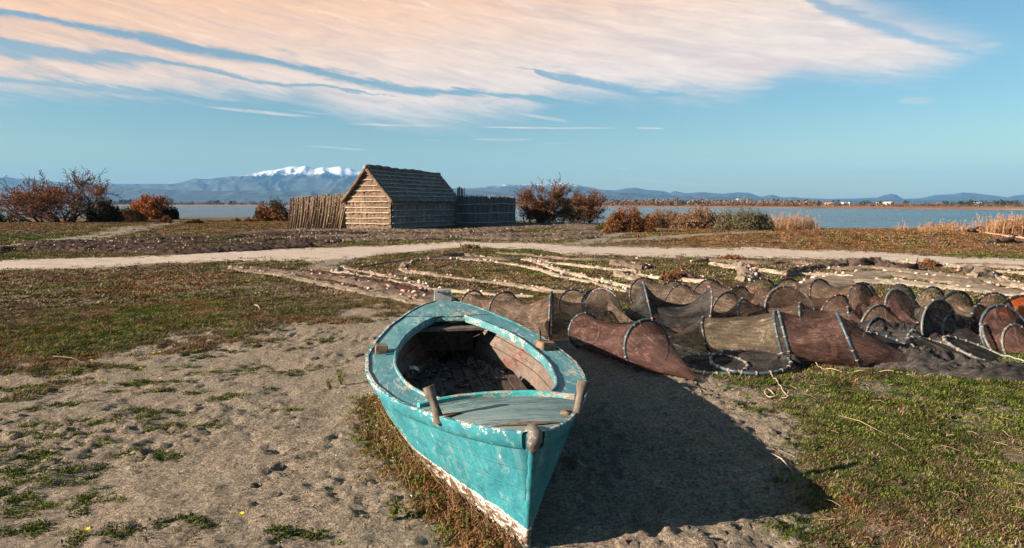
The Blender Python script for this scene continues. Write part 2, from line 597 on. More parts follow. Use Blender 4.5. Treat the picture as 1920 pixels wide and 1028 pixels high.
GZ = GZ + near * (micro + clod * (1 - 0.5 * cov))
GZ = GZ + 0.02 * sstep(cov, 0.3, 0.7) * near * (fbm(GX * 5, GY * 5, 3, 63))
# footprints and scuffs trodden into the sand
fr = random.Random(4)
for k in range(190):
    if k < 120:
        q_ = fr.choice([(-1.75, 3.6), (-1.2, 3.9), (-1.1, 4.6), (-2.1, 3.3), (-1.6, 5.0), (-1.9, 5.6)])
        fx, fy = fr.gauss(q_[0], .42), fr.gauss(q_[1], .38)
    elif k < 155:
        fx, fy = fr.uniform(0.3, 2.0), fr.uniform(3.3, 6.2)
    else:
        fx, fy = fr.uniform(-4, -1.2), fr.uniform(6.5, 9.5)
    a = fr.uniform(0, math.pi); L = fr.uniform(0.06, 0.14); W = L * fr.uniform(0.35, 0.5); dep = fr.uniform(0.005, 0.017)
    i0, i1 = np.searchsorted(xs, [fx - 0.35, fx + 0.35]); j0, j1 = np.searchsorted(ys, [fy - 0.35, fy + 0.35])
    dx = GX[i0:i1, j0:j1] - fx; dy = GY[i0:i1, j0:j1] - fy
    u = dx * math.cos(a) + dy * math.sin(a); v = -dx * math.sin(a) + dy * math.cos(a)
    u = u + (vnoise(dx * 14 + k, dy * 14, k) - 0.5) * 0.09; v = v + (vnoise(dx * 14, dy * 14 + k, k + 1) - 0.5) * 0.09
    rr = np.sqrt((u / L) ** 2 + (v / W) ** 2)
    GZ[i0:i1, j0:j1] += -dep * (1 - sstep(rr, 0.7, 1.05)) + dep * 0.55 * np.exp(-((rr - 1.2) / 0.16) ** 2)
# hollow the ground a little under the path further off
pb, pt = path_band(GX)
green = np.clip(0.36 + 1.5 * (fbm(GX * 0.35, GY * 0.35, 3, 71) - 0.5) + 0.12 * sstep(GX, 0.5, 3) * (GY < 9), 0, 1)
rust = np.zeros_like(GX)
rust += 0.54 * sstep(GX, 2, 9) * sstep(GY, 22, 27) * (GY < 75) + 0.35 * sstep(-GX, 8, 16) * sstep(GY, 32, 45) * fbm(GX * .1, GY * .1, 2, 5) * 2
band_l = np.exp(-((GY - (34 + 0 * GX)) / 5) ** 2) * sstep(-GX, 4, 10)
green += 0.35 * band_l
green += 0.6 * np.exp(-((GX + 22) / 8) ** 2 - ((GY - 62) / 9) ** 2)
cov2 = np.maximum(cov, 0)
# bare patches: twin tracks in the west, strip before the shrubs in the east, trodden lane by the path


def bare(pix, wid, z=0.05):
    P = poly_y(pix, z)
    dmin = np.full(GX.shape, 1e9)
    for (a, b) in zip(P[:-1], P[1:]):
        ab = b - a
        tt = np.clip(((GX - a[0]) * ab[0] + (GY - a[1]) * ab[1]) / (ab @ ab), 0, 1)
        dmin = np.minimum(dmin, np.hypot(GX - a[0] - tt * ab[0], GY - a[1] - tt * ab[1]))
    return 1 - sstep(dmin + (fbm(GX * .5, GY * .5, 3, 9) - .5) * wid, wid * .45, wid)


def bare_paths():
    return np.maximum.reduce([bare([(330, 414), (270, 424), (200, 437), (100, 452), (0, 459), (-200, 470)], 1.6),
                              bare([(1420, 438), (1250, 446), (1100, 454), (1020, 460)], 1.3),
                              bare([(640, 470), (620, 485), (590, 500)], 0.9), bare([(1300, 420), (1150, 440), (1100, 452)], 1.0)])


cov2 = np.clip(cov2 - 0.85 * bare_paths(), 0, 1)
cov2 = cov2 * np.where((GY <= 12) & (GX > .8), 0.50 + 0.50 * sstep(fbm(GX * 1.6, GY * 1.6, 4, 93), 0.34, 0.56), 1)
rust += 0.34 * sstep(fbm(GX * .5, GY * .5, 3, 95), .48, .66) * (GY < 26) * (GX < 2) + .25 * (GY < 12) * (GX > 1) * fbm(GX * 2, GY * 2, 2, 96)
edge_path = np.exp(-(np.maximum(GY - pt, pb - GY) / 0.8) ** 2)
cov2 = np.where((GY > 12) & (GY < 60), cov2 * (1 - 0.55 * np.clip(edge_path, 0, 1)), cov2)
cov2 = cov2 * np.where(GY > 12, 0.62 + 0.38 * sstep(fbm(GX * .6, GY * .6, 4, 91), 0.25, 0.55), 1)
V = np.stack([GX, GY, GZ], -1).reshape(-1, 3)
gm = np_mesh('ground', V, grid_faces(len(xs), len(ys)), M_GROUND, True, {'cover': cov2, 'green': green, 'rust': rust})
gm.flip_normals() if gm.polygons[0].normal.z < 0 else None
ground = link('ground', gm)
tag(ground, kind='structure')
print('ground verts', len(V))


def ground_z(x, y):
    """height of the finished sheet (interpolated)"""
    x = np.atleast_1d(np.asarray(x, float)); y = np.atleast_1d(np.asarray(y, float))
    i = np.clip(np.searchsorted(xs, x) - 1, 0, len(xs) - 2); j = np.clip(np.searchsorted(ys, y) - 1, 0, len(ys) - 2)
    fx = (x - xs[i]) / (xs[i + 1] - xs[i]); fy = (y - ys[j]) / (ys[j + 1] - ys[j])
    return (GZ[i, j] * (1 - fx) + GZ[i + 1, j] * fx) * (1 - fy) + (GZ[i, j + 1] * (1 - fx) + GZ[i + 1, j + 1] * fx) * fy


def gz(x, y):
    return float(ground_z(x, y)[0])


def sample(A, x, y):
    i = np.clip(np.searchsorted(xs, x) - 1, 0, len(xs) - 2); j = np.clip(np.searchsorted(ys, y) - 1, 0, len(ys) - 2)
    return A[i, j]


# ------------------------------------------------------------------ sandy path, a thin sheet on the ground
nx, nyp = 900, 40
pxs = np.sign(np.linspace(-1, 1, nx)) * np.abs(np.linspace(-1, 1, nx)) ** 1.3 * 55
PX, PT = np.meshgrid(pxs, np.linspace(0, 1, nyp), indexing='ij')
b0, t0 = path_band(PX)
wob0 = (fbm(PX * 0.9, PX * 0 + 1, 4, 101) - .5) * 1.3 + (fbm(PX * 5, PX * 0 + 1, 3, 111) - .5) * .5; wob1 = (fbm(PX * 0.9, PX * 0 + 7, 4, 102) - .5) * 1.7 + (fbm(PX * 5, PX * 0 + 1, 3, 112) - .5) * .8
PY = (b0 + wob0) * (1 - PT) + (t0 + wob1) * PT
PZ = ground_z(PX.ravel(), PY.ravel()).reshape(PX.shape) + 0.012 - 0.04 * ((PT < 0.01) | (PT > 0.99)) + (fbm(PX * 2.3, PY * 2.3, 3, 103) - .5) * 0.02
pm = np_mesh('path', np.stack([PX, PY, PZ], -1).reshape(-1, 3), grid_faces(nx, nyp), M_PATH)
tag(link('path', pm), kind='structure')


# ------------------------------------------------------------------ lagoon
def water_mat():
    m, t, out = mat_new('lagoon_water')
    g = t.new('ShaderNodeNewGeometry').outputs['Position']
    a = t.noise(t.scale3(g, 1, 1.6, 1), 0.9, 5, 0.6, 0.6)
    b = t.noise(t.scale3(g, 1, 1.8, 1), 0.16, 4, 0.6, 0.4)
    c = t.noise(g, 0.015, 3, 0.5)
    rp_ = t.noise(t.scale3(g, 0.9, 0.16, 1), 1.0, 4, 0.7)
    col = t.mix(t.step(c, 0.35, 0.65), (0.012, 0.05, 0.09), (0.02, 0.075, 0.12))
    col = t.mix(t.step(rp_, 0.42, 0.62), t.mix(1.0, col, (0.35, 0.4, 0.45), 'MULTIPLY'), col)  # light and dark of the ripples painted into the base colour
    h = t.m('ADD', t.m('MULTIPLY', a, 0.35), t.m('ADD', t.m('MULTIPLY', b, 1.2), t.m('MULTIPLY', rp_, 2.4)))
    p = principled(t, out, col, 0.16, h, 1.0, 0.55, 0.5)
    p.inputs['IOR'].default_value = 1.33
    return m


wx = np.concatenate([-np.geomspace(16000, 60, 30), np.linspace(-55, 55, 56), np.geomspace(60, 16000, 30)])
wy = np.concatenate([np.linspace(20, 150, 66), np.geomspace(155, 16000, 40)])
WX, WY = np.meshgrid(wx, wy, indexing='ij')
wm = np_mesh('lagoon', np.stack([WX, WY, np.full_like(WX, WATER_Z)], -1).reshape(-1, 3), grid_faces(len(wx), len(wy)), water_mat())
tag(link('water', wm), kind='structure')

# ------------------------------------------------------------------ far bank
def bank_front(x):
    """distance of the far shore; the water's edge sits lower in the picture towards the east"""
    ang = np.asarray(x, float)
    return np.interp(ang, [-0.8, -0.57, 0.1, 0.4, 0.75, 0.9], [1500, 1150, 560, 380, 262, 230])


def simple_mat(name, stops, scale=1.0, rough=0.9, stretch=(1, 1, 1), bump=0.0, detail=5, bdist=0.02, obj=False, spec=0.2):
    m, t, out = mat_new(name)
    if obj:
        g = t.new('ShaderNodeTexCoord').outputs['Object']
    else:
        g = t.new('ShaderNodeNewGeometry').outputs['Position']
    n = t.noise(t.scale3(g, *stretch), scale, detail, 0.65)
    principled(t, out, t.ramp(n, stops), rough, n if bump else None, bump, bdist, spec)
    return m


M_BANK = simple_mat('far_bank_scrub', [(0.3, (0.10, 0.045, 0.025)), (0.5, (0.20, 0.10, 0.055)), (0.7, (0.28, 0.17, 0.10))], 0.05, stretch=(1, 0.4, 1))
na = 400
ang = np.linspace(-0.85, 0.95, na)
rows = np.concatenate([[-0.02, 0.0, 0.01, 0.03, 0.06, 0.1], np.geomspace(0.16, 22, 26)])
A_, Rr = np.meshgrid(ang, rows, indexing='ij')
dist = bank_front(A_) * (1 + Rr)
dist = np.minimum(dist, 15800)
hz = WATER_Z + np.where(Rr < 0, -1.0, 0.55 * sstep(Rr, -0.02, 0.02) + 0.9 * sstep(Rr, 0.02, 0.5) * fbm(A_ * 90, Rr * 30, 3, 7))
bx = A_ * dist * 1.0
bm_ = np_mesh('far_bank', np.stack([bx, dist, hz], -1).reshape(-1, 3), grid_faces(na, len(rows)), M_BANK)
tag(link('far_shore_ground', bm_), kind='structure')

# ------------------------------------------------------------------ mountains
main = [(-500, 345), (-250, 338), (-60, 336), (0, 333), (12, 331.7), (31, 335), (57, 334), (78, 339.5), (120, 342), (182, 344), (234, 345), (325, 345), (344, 341), (365, 335), (390, 336), (422, 331.7), (456, 329), (482, 324), (500, 320), (512, 319), (526, 317), (540, 313), (552, 311.4), (560, 313), (573, 310.8), (582, 314), (591, 317), (604, 313.4), (615, 315), (638, 311.6), (648, 315), (656, 315.5), (668, 320), (680, 322.5), (710, 332), (760, 342), (820, 350), (851, 353), (885, 353.5), (906, 351), (925, 348), (956, 345), (971, 347), (997, 346.5), (1018, 345), (1035, 345.5), (1054, 343), (1070, 346), (1086, 347), (1104, 351), (1122, 355), (1153, 357), (1174, 353), (1192, 352), (1213, 356), (1242, 358), (1256, 362), (1265, 358), (1286, 362.6), (1317, 360), (1330, 361.6), (1356, 363.4), (1383, 360.8), (1403, 361.6), (1427, 369), (1448, 365), (1467, 370.4), (1488, 369.4), (1508, 371.7), (1550, 373), (1602, 372.5), (1644, 370.4), (1654, 366.8), (1670, 363.6), (1680, 365), (1693, 373), (1725, 372), (1753, 366), (1770, 365), (1790, 364), (1805, 361), (1824, 362), (1863, 366.8), (1889, 370), (1902, 366.8), (1920, 365), (2000, 368), (2200, 372), (2500, 374)]
foot = [(-500, 360), (0, 362), (100, 360), (180, 356), (260, 352), (330, 357), (400, 358), (500, 357), (552, 359.5), (590, 357), (625, 352.5), (656, 355), (700, 360), (851, 356), (890, 356), (942, 362), (1000, 368), (1060, 367), (1096, 364.7), (1122, 360.8), (1153, 361), (1200, 363), (1250, 367), (1300, 368), (1400, 371), (1500, 375), (1560, 376), (1640, 375), (1706, 374), (1760, 376), (1860, 374.5), (1920, 375), (2500, 376)]


def ridge(name, prof, d0, depth, seed, mat, rough_amp, nseg=1300, nrow=71):
    px = np.array([p[0] for p in prof], float)
    hh = np.array([D(p[0], p[1], d0)[2] for p in prof])
    xx = np.array([D(p[0], p[1], d0)[0] for p in prof])
    X0 = np.linspace(xx[0], xx[-1], nseg)
    top = np.interp(X0, xx, hh)
    v = np.linspace(-1, 1, nrow)
    XX, VV = np.meshgrid(X0, v, indexing='ij')
    TT = np.repeat(top[:, None], nrow, 1)
    base = 1 - np.abs(VV) ** 1.0
    s = 1 / 900.0
    YM = VV * depth
    wx_ = XX + (fbm(XX / 1500, YM / 1500, 3, seed + 11) - .5) * 900; wy_ = YM + (fbm(XX / 1500 + 9, YM / 1500, 3, seed + 12) - .5) * 900
    r1 = 1 - np.abs(2 * vnoise(wx_ / 760, wy_ / 1500, seed) - 1); r2 = 1 - np.abs(2 * vnoise(wx_ / 330, wy_ / 560, seed + 1) - 1); r3 = 1 - np.abs(2 * vnoise(wx_ / 140, wy_ / 210, seed + 2) - 1)
    rid = 0.52 * r1 + 0.30 * r2 + 0.18 * r3
    ZZ = TT * base * (0.42 + 0.85 * rid)
    ZZ = np.where(np.abs(VV) < 1e-6, TT, ZZ)
    # keep the crest exactly on the drawn skyline
    k = np.exp(-(VV / 0.07) ** 2)
    ZZ = ZZ * (1 - k) + TT * base * k + (fbm(XX / 90, YM / 90, 3, seed + 4) - .5) * rough_amp * TT
    lim = CAM_H + (TT - CAM_H) * (d0 + VV * depth) / d0
    ZZ = np.minimum(ZZ, lim * 1.0)
    YY = d0 + VV * depth
    XX = XX * YY / d0
    me = np_mesh(name, np.stack([XX, YY, np.maximum(ZZ, -1) - 1], -1).reshape(-1, 3), grid_faces(nseg, nrow), mat)
    o = link(name, me)
    tag(o, kind='structure')
    return o


def mountain_mat(snow_z, name):
    m, t, out = mat_new(name)
    geo = t.new('ShaderNodeNewGeometry')
    g = geo.outputs['Position']
    s = t.new('ShaderNodeSeparateXYZ'); t.put(s.inputs[0], g)
    n = t.noise(g, 0.004, 7, 0.65)
    n2 = t.noise(t.scale3(g, 1, 1, 0.35), 0.012, 5, 0.7)
    rock = t.ramp(n, [(0.35, (0.020, 0.024, 0.024)), (0.5, (0.038, 0.042, 0.040)), (0.68, (0.075, 0.075, 0.068))])
    z = t.m('ADD', s.outputs[2], t.m('MULTIPLY', t.m('SUBTRACT', n2, 0.5), 230))
    line = t.m('ADD', snow_z, t.m('MULTIPLY', t.step(s.outputs[0], -2000, -900), -175))
    f = t.step(t.m('SUBTRACT', z, line), 0.0, 70.0)
    east = t.step(s.outputs[0], 2300, 1300)
    f = t.m('MULTIPLY', f, east)
    principled(t, out, t.mix(f, rock, (0.58, 0.62, 0.68)), 0.9, n2, 0.6, 25, 0.1)
    return m


far_mts = ridge('mountains', main, 12000, 2600, 301, mountain_mat(470, 'snowy_rock'), 0.03)
foot_mts = ridge('foothills', foot, 8200, 900, 340, mountain_mat(5000, 'wooded_slopes'), 0.03)

# ------------------------------------------------------------------ haze
hz_m, hz_t, hz_o = mat_new('haze')
pv = hz_t.new('ShaderNodeVolumePrincipled')
pv.inputs['Color'].default_value = (0.16, 0.39, 0.71, 1)
pv.inputs['Density'].default_value = 5.6e-5
pv.inputs['Anisotropy'].default_value = 0.0
hz_t.l.new(pv.outputs[0], hz_o.inputs['Volume'])
hb = MB()
hb.box((0, 0, 0), (1, 1, 1))
haze = hb.build('haze', hz_m, smooth=False)
haze.location = (0, 0, 425)
haze.scale = (36000, 36000, 856)
tag(haze, kind='stuff')


# ================================================================== the boat
def wood_mat(name, dark, mid, light, scale=14, stretch=(1, 0.12, 1), bump=0.6, obj=True, rough=0.85):
    m, t, out = mat_new(name)
    g = t.new('ShaderNodeTexCoord').outputs['Object'] if obj else t.new('ShaderNodeNewGeometry').outputs['Position']
    n = t.noise(t.scale3(g, *stretch), scale, 6, 0.7, 0.4)
    n2 = t.noise(g, 6, 4, 0.6)
    c = t.ramp(n, [(0.3, dark), (0.5, mid), (0.7, light)])
    c = t.mix(0.6, c, t.ramp(n2, [(0.3, (0.6, 0.6, 0.6)), (0.6, (1.1, 1.1, 1.1))]), 'MULTIPLY')
    principled(t, out, c, rough, n, bump, 0.006, 0.2)
    return m


def paint_mat(name, base, base2, chips, under, chip_amt=0.60, keel=False, wear_up=0.0, streak=(1, 0.35, 1)):
    """old boat paint: faded patches, flaking to primer and wood, rust-coloured runs; keel: bare and brown under the waterline"""
    m, t, out = mat_new(name)
    g = t.new('ShaderNodeTexCoord').outputs['Object']
    s = t.new('ShaderNodeSeparateXYZ'); t.put(s.inputs[0], g)
    gs = t.scale3(g, *streak)
    n1 = t.noise(gs, 4.5, 6, 0.68, 0.5)
    n2 = t.noise(gs, 16, 7, 0.72, 0.6)
    n3 = t.noise(gs, 60, 5, 0.75)
    n4 = t.noise(g, 1.6, 4, 0.6)
    c = t.mix(t.step(n1, 0.34, 0.66), base, base2)
    c = t.mix(0.9, c, t.ramp(n3, [(0.32, (0.60, 0.66, 0.68)), (0.5, (1, 1, 1)), (0.68, (1.3, 1.18, 1.15))]), 'MULTIPLY')
    c = t.mix(0.8, c, t.ramp(t.noise(g, 3.1, 5, 0.7), [(0.3, (0.70, 0.78, 0.80)), (0.52, (1, 1, 1)), (0.7, (1.25, 1.1, 1.05))]), 'MULTIPLY')
    # thin dull film where the paint has chalked
    c = t.mix(t.m('MULTIPLY', t.step(n2, 0.50, 0.68), 0.30), c, (0.26, 0.36, 0.35))
    fl = t.m('ADD', t.m('MULTIPLY', n2, 0.62), t.m('MULTIPLY', n3, 0.38))
    fl = t.m('ADD', fl, t.m('MULTIPLY', t.m('SUBTRACT', n4, 0.5), 0.35))
    ea = t.new('ShaderNodeAttribute'); ea.attribute_name = 'edge'
    fl = t.m('ADD', fl, t.m('MULTIPLY', ea.outputs['Fac'], 0.105))
    if wear_up:
        fl = t.m('ADD', fl, wear_up)
    chip = t.step(fl, chip_amt, chip_amt + 0.012)
    deep = t.step(fl, chip_amt + 0.035, chip_amt + 0.05)
    c = t.mix(chip, c, chips)
    c = t.mix(deep, c, under)
    # hairline crazing
    cr = t.voro(t.scale3(g, 1, 0.5, 1), 26, 'DISTANCE_TO_EDGE')
    crk = t.m('MULTIPLY', t.step(cr, 0.012, 0.0), t.step(n1, 0.52, 0.62))
    c = t.mix(t.m('MULTIPLY', crk, 0.6), c, (0.03, 0.06, 0.06))
    hgt = t.m('SUBTRACT', t.m('ADD', t.m('MULTIPLY', n3, 0.25), t.m('MULTIPLY', n1, 0.4)), t.m('ADD', t.m('MULTIPLY', chip, 0.25), t.m('MULTIPLY', deep, 0.2)))
    if keel:
        k = t.m('ADD', s.outputs[2], t.m('MULTIPLY', t.m('SUBTRACT', n2, 0.5), 0.09))
        k = t.m('SUBTRACT', k, t.m('MULTIPLY', s.outputs[1], 0.02))
        brown = t.ramp(t.noise(t.scale3(g, 1, 0.3, 1), 22, 6, 0.75), [(0.40, (0.10, 0.062, 0.042)), (0.52, (0.17, 0.11, 0.075)), (0.57, (0.72, 0.68, 0.62)), (0.62, (0.16, 0.10, 0.07))])
        c = t.mix(t.step(k, 0.138, 0.132), c, (0.52, 0.50, 0.45))
        c = t.mix(t.step(k, 0.128, 0.118), c, brown)
        # drips and a dull seam down the planking
        sm = t.m('ABSOLUTE', t.m('SUBTRACT', t.m('ADD', s.outputs[1], t.m('MULTIPLY', n1, 0.12)), 0.72))
        sm = t.m('MULTIPLY', t.step(sm, 0.022, 0.0), t.step(n2, 0.42, 0.6))
        c = t.mix(t.m('MULTIPLY', sm, 0.5), c, (0.20, 0.17, 0.13))
        # plank seams following the sheer, with rows of fastenings
        fa = t.new('ShaderNodeAttribute'); fa.attribute_name = 'frac'
        fr_w = t.m('ADD', fa.outputs['Fac'], t.m('MULTIPLY', t.m('SUBTRACT', n1, 0.5), 0.012))
        for (pos, st_) in ((0.70, 0.75), (0.53, 0.6), (0.36, 0.5), (0.20, 0.4)):
            dd = t.m('ABSOLUTE', t.m('SUBTRACT', fr_w, pos))
            sl_ = t.m('MULTIPLY', t.step(dd, 0.0055, 0.0), t.step(n2, 0.36, 0.52))
            c = t.mix(t.m('MULTIPLY', sl_, st_), c, (0.012, 0.07, 0.08))
            hgt = t.m('SUBTRACT', hgt, t.m('MULTIPLY', sl_, 0.5))
            nx_ = t.m('ABSOLUTE', t.m('SUBTRACT', t.m('FRACT', t.m('MULTIPLY', s.outputs[1], 6.2)), 0.5))
            nail = t.m('MULTIPLY', t.step(t.m('ABSOLUTE', t.m('SUBTRACT', dd, 0.028)), 0.008, 0.003), t.step(nx_, 0.035, 0.015))
            nail = t.m('MULTIPLY', nail, t.step(n1, 0.46, 0.54))
            c = t.mix(t.m('MULTIPLY', nail, 0.8), c, (0.12, 0.06, 0.035))
        # grey and rusty runs below the strake
        rn = t.noise(t.scale3(g, 1, 9, 0.5), 1.3, 5, 0.7)
        c = t.mix(t.m('MULTIPLY', t.step(rn, 0.56, 0.70), 0.38), c, (0.19, 0.22, 0.19))
        # rows of flaked fastenings under the strake
        ln = t.m('ABSOLUTE', t.m('SUBTRACT', s.outputs[2], t.m('ADD', 0.36, t.m('MULTIPLY', s.outputs[1], -0.015))))
        lnm = t.m('MULTIPLY', t.step(ln, 0.004, 0.0), t.step(n2, 0.40, 0.55))
        c = t.mix(t.m('MULTIPLY', lnm, 0.45), c, (0.02, 0.10, 0.11))
        hgt = t.m('SUBTRACT', hgt, t.m('MULTIPLY', lnm, 0.4))
    principled(t, out, c, 0.62, hgt, 0.7, 0.008, 0.35)
    return m


TQ = (0.012, 0.120, 0.150); TQ2 = (0.026, 0.185, 0.21)
M_HULL = paint_mat('turquoise_hull_paint', TQ, TQ2, (0.50, 0.54, 0.48), (0.16, 0.12, 0.085), 0.63, keel=True, streak=(1, 0.6, 0.6))
M_STRAKE = paint_mat('turquoise_strake_paint', TQ, TQ2, (0.60, 0.60, 0.53), (0.17, 0.13, 0.09), 0.605, streak=(1, 0.5, 1))
M_TRIM = paint_mat('turquoise_trim_paint', (0.03, 0.135, 0.155), (0.085, 0.20, 0.21), (0.36, 0.37, 0.34), (0.22, 0.14, 0.08), 0.545)
M_SIDEDECK = paint_mat('worn_turquoise_deck_paint', (0.028, 0.15, 0.18), (0.08, 0.21, 0.23), (0.34, 0.37, 0.35), (0.16, 0.13, 0.10), 0.565, streak=(1, 0.22, 1))
M_FOREDECK = paint_mat('bleached_foredeck', (0.10, 0.165, 0.165), (0.19, 0.235, 0.225), (0.035, 0.15, 0.16), (0.10, 0.07, 0.05), 0.535, streak=(0.22, 1, 1))
M_INNER = paint_mat('flaking_red_inner_paint', (0.15, 0.05, 0.045), (0.11, 0.075, 0.065), (0.20, 0.16, 0.135), (0.05, 0.032, 0.025), 0.52, streak=(1, 0.25, 1))
M_CEIL = paint_mat('bare_inner_planking', (0.15, 0.112, 0.088), (0.09, 0.066, 0.052), (0.17, 0.055, 0.042), (0.05, 0.03, 0.02), 0.545, streak=(1, 0.22, 1))
M_GREYWOOD = wood_mat('grey_driftwood', (0.03, 0.023, 0.018), (0.10, 0.078, 0.062), (0.20, 0.165, 0.135), 30, (1, 1, 0.12))
M_BROWNWOOD = wood_mat('brown_rusty_wood', (0.045, 0.028, 0.018), (0.15, 0.095, 0.06), (0.27, 0.18, 0.12), 40, (1, 0.3, 0.5))
M_DARKWOOD = wood_mat('dark_wet_wood', (0.02, 0.013, 0.011), (0.06, 0.04, 0.033), (0.12, 0.085, 0.07), 18)
M_RUST = simple_mat('rust_stain', [(0.3, (0.045, 0.028, 0.02)), (0.5, (0.13, 0.075, 0.045)), (0.7, (0.24, 0.15, 0.09))], 22, bump=0.5, obj=True)

BL = 5.05
T_SH = np.array([0, .55, 1.1, 1.8, 2.7, 3.8, 4.6, 5.05]); Z_SH = np.array([.68, .595, .53, .49, .48, .53, .60, .63])
T_W = np.array([0, .06, .20, .40, .67, .97, 1.3, 1.8, 2.2, 2.75, 3.3, 3.9, 4.4, 4.7, 4.9, 5.05])
W_W = np.array([.022, .11, .205, .305, .42, .54, .665, .785, .84, .85, .78, .65, .45, .32, .20, .05])
T_0 = np.array([0, .2, .5, .8, 1.36, 2.3, 3.0, 3.8, 4.4, 4.8, 5.05]); W_0 = np.array([.012, .06, .16, .26, .44, .60, .60, .42, .21, .08, .012])


def smooth_interp(t, T, Wv):
    """monotone-ish smoothing of a table by averaging"""
    t = np.asarray(t, float)
    k = 0.07
    return sum(np.interp(np.clip(t + o * k, 0, BL), T, Wv) * wgt for o, wgt in ((-1, .25), (0, .5), (1, .25))) * 0.5 + 0.5 * np.interp(t, T, Wv)


def sheer(t): return smooth_interp(t, T_SH, Z_SH)
def wsh(t): return smooth_interp(t, T_W, W_W)
def w0(t): return smooth_interp(t, T_0, W_0)


def hull_pt(t, s, off=0.0, side=1):
    """t along, s: 0 ground .. 1 sheer"""
    a, b = w0(t), wsh(t)
    ss = np.clip(s, 0, 1)
    p = np.interp(t, [0, .5, 1.2, 2.4, 3.8, 5], [1.05, 0.95, 0.80, 0.62, 0.72, 1.0])
    wid = a + (b - a) * ss ** p + np.minimum(s, 0) * 0.25 * a
    wid = np.maximum(wid + off, 0.004)
    y = t + 0.16 * (1 - s) * np.clip(1 - t / 1.1, 0, 1) - 0.18 * (1 - s) * np.clip(1 - (BL - t) / 0.9, 0, 1)
    return np.stack([wid * side, y, sheer(t) * s], -1)


B0 = G(1000, 812, .68); B1 = G(830, 566, .62)
bax = (B1 - B0)[:2]; bax = bax / np.linalg.norm(bax)
BROT = math.atan2(-bax[0], bax[1])
boat = thing('rowing_boat', 'weathered turquoise wooden rowing boat with flaking paint, resting on the sand', 'boat', (B0[0], B0[1], 0), BROT)

ts = np.concatenate([np.linspace(0, 0.5, 22), np.linspace(0.5, 4.5, 70)[1:], np.linspace(4.5, BL, 16)[1:]])
ss_ = np.linspace(-0.25, 1.0, 30)


def loft(fn, name, mat, parent=boat, **kw):
    pass


# outer hull: both sides and the stem joined in one skin
S, T = np.meshgrid(ss_, ts, indexing='ij')
bump_h = (fbm(T * 1.6, S * 2.2, 3, 8) - .5) * 0.016 * np.clip(T / .3, 0, 1)
L_ = hull_pt(T, S, bump_h, -1); Rr_ = hull_pt(T, S, bump_h * 0.8, 1)
V = np.concatenate([L_.reshape(-1, 3), Rr_.reshape(-1, 3)])
nS, nT = S.shape
F1 = grid_faces(nS, nT); F2 = grid_faces(nS, nT)[:, ::-1] + nS * nT
stem = []
for i in range(nS - 1):
    stem.append((i * nT, (i + 1) * nT, nS * nT + (i + 1) * nT, nS * nT + i * nT))
    e = nT - 1
    stem.append((i * nT + e, nS * nT + i * nT + e, nS * nT + (i + 1) * nT + e, (i + 1) * nT + e))
me = np_mesh('hull', V, np.concatenate([F1, F2, np.array(stem)]), M_HULL, attrs={'frac': np.concatenate([S.ravel(), S.ravel()])})
me.set_sharp_from_angle(angle=R(50))
hull = link('hull', me, boat)

# stem cap: slightly proud edge down the bow
mb = MB()
pts = [hull_pt(0.0, s, 0, 1) for s in np.linspace(-0.2, 0.97, 24)]
mb.tube([(0 + random.uniform(-.001, .001), p[1] + 0.004, p[2]) for p in pts], [0.021 + 0.003 * math.sin(i * 1.7) for i in range(len(pts))], 8)
mb.build('stem', M_HULL, boat)

# rubbing strake
for side in (-1, 1):
    prof = [(-0.004, 1.0, 0.012), (0.020, 1.0, 0.010), (0.026, 1.0, -0.008), (0.024, 1.0, -0.055), (0.020, 1.0, -0.078), (0.008, 1.0, -0.088), (-0.006, 1.0, -0.090)]
    tt = ts
    rows = []
    for (o, s, dz) in prof:
        sv = 1 + dz / sheer(tt)
        ragged = (fbm(tt * 9, tt * 0 + side, 3, 12) - .5) * 0.005 if dz < -0.08 else (fbm(tt * 22, tt * 0 + side + o * 50, 3, 13) - .5) * 0.005
        P = hull_pt(tt, sv, 0, 1)
        P[:, 0] += o + ragged
        P[:, 0] *= side
        rows.append(P)
    Vv = np.stack(rows, 0)
    F = grid_faces(len(prof), len(tt))
    if side == 1: F = F[:, ::-1]
    eg = np.repeat(np.array([1, 1, .45, 0, 0, .35, .2])[:, None], len(tt), 1)
    me = np_mesh('rubbing_strake', Vv.reshape(-1, 3), F, M_STRAKE, attrs={'edge': eg})
    me.set_sharp_from_angle(angle=R(40))
    link('rubbing_strake', me, boat)

# deck surfaces
T_IN = np.array([1.05, 1.15, 1.3, 1.5, 1.8, 2.1, 2.4, 2.8, 3.1, 3.35, 3.6, 3.85, 4.05, 4.16]); W_IN = np.array([.30, .37, .44, .50, .56, .60, .62, .605, .57, .52, .45, .35, .24, .13])


def lip_y(x): return 1.04 - 0.50 * x * x - 0.04 * x


def camber(t):
    return np.interp(t, [0, .3, .95, 1.3, 1.6, 3.6, 4.2, 5.0], [.0, .012, .034, .022, .014, .010, .02, .006])


def deck_z(x, t):
    w_ = wsh(t)
    return sheer(t) + camber(t) * (1 - np.clip(np.abs(x) / w_, 0, 1) ** 2) - 0.002


def deck_pt(x, t, dz=0.0):
    return np.stack([x, t + 0 * x, deck_z(x, t) + dz], -1)


q = np.linspace(-1, 1, 41)
tf = np.linspace(0.0, 1.0, 34)
Q, TF = np.meshgrid(q, tf, indexing='ij')
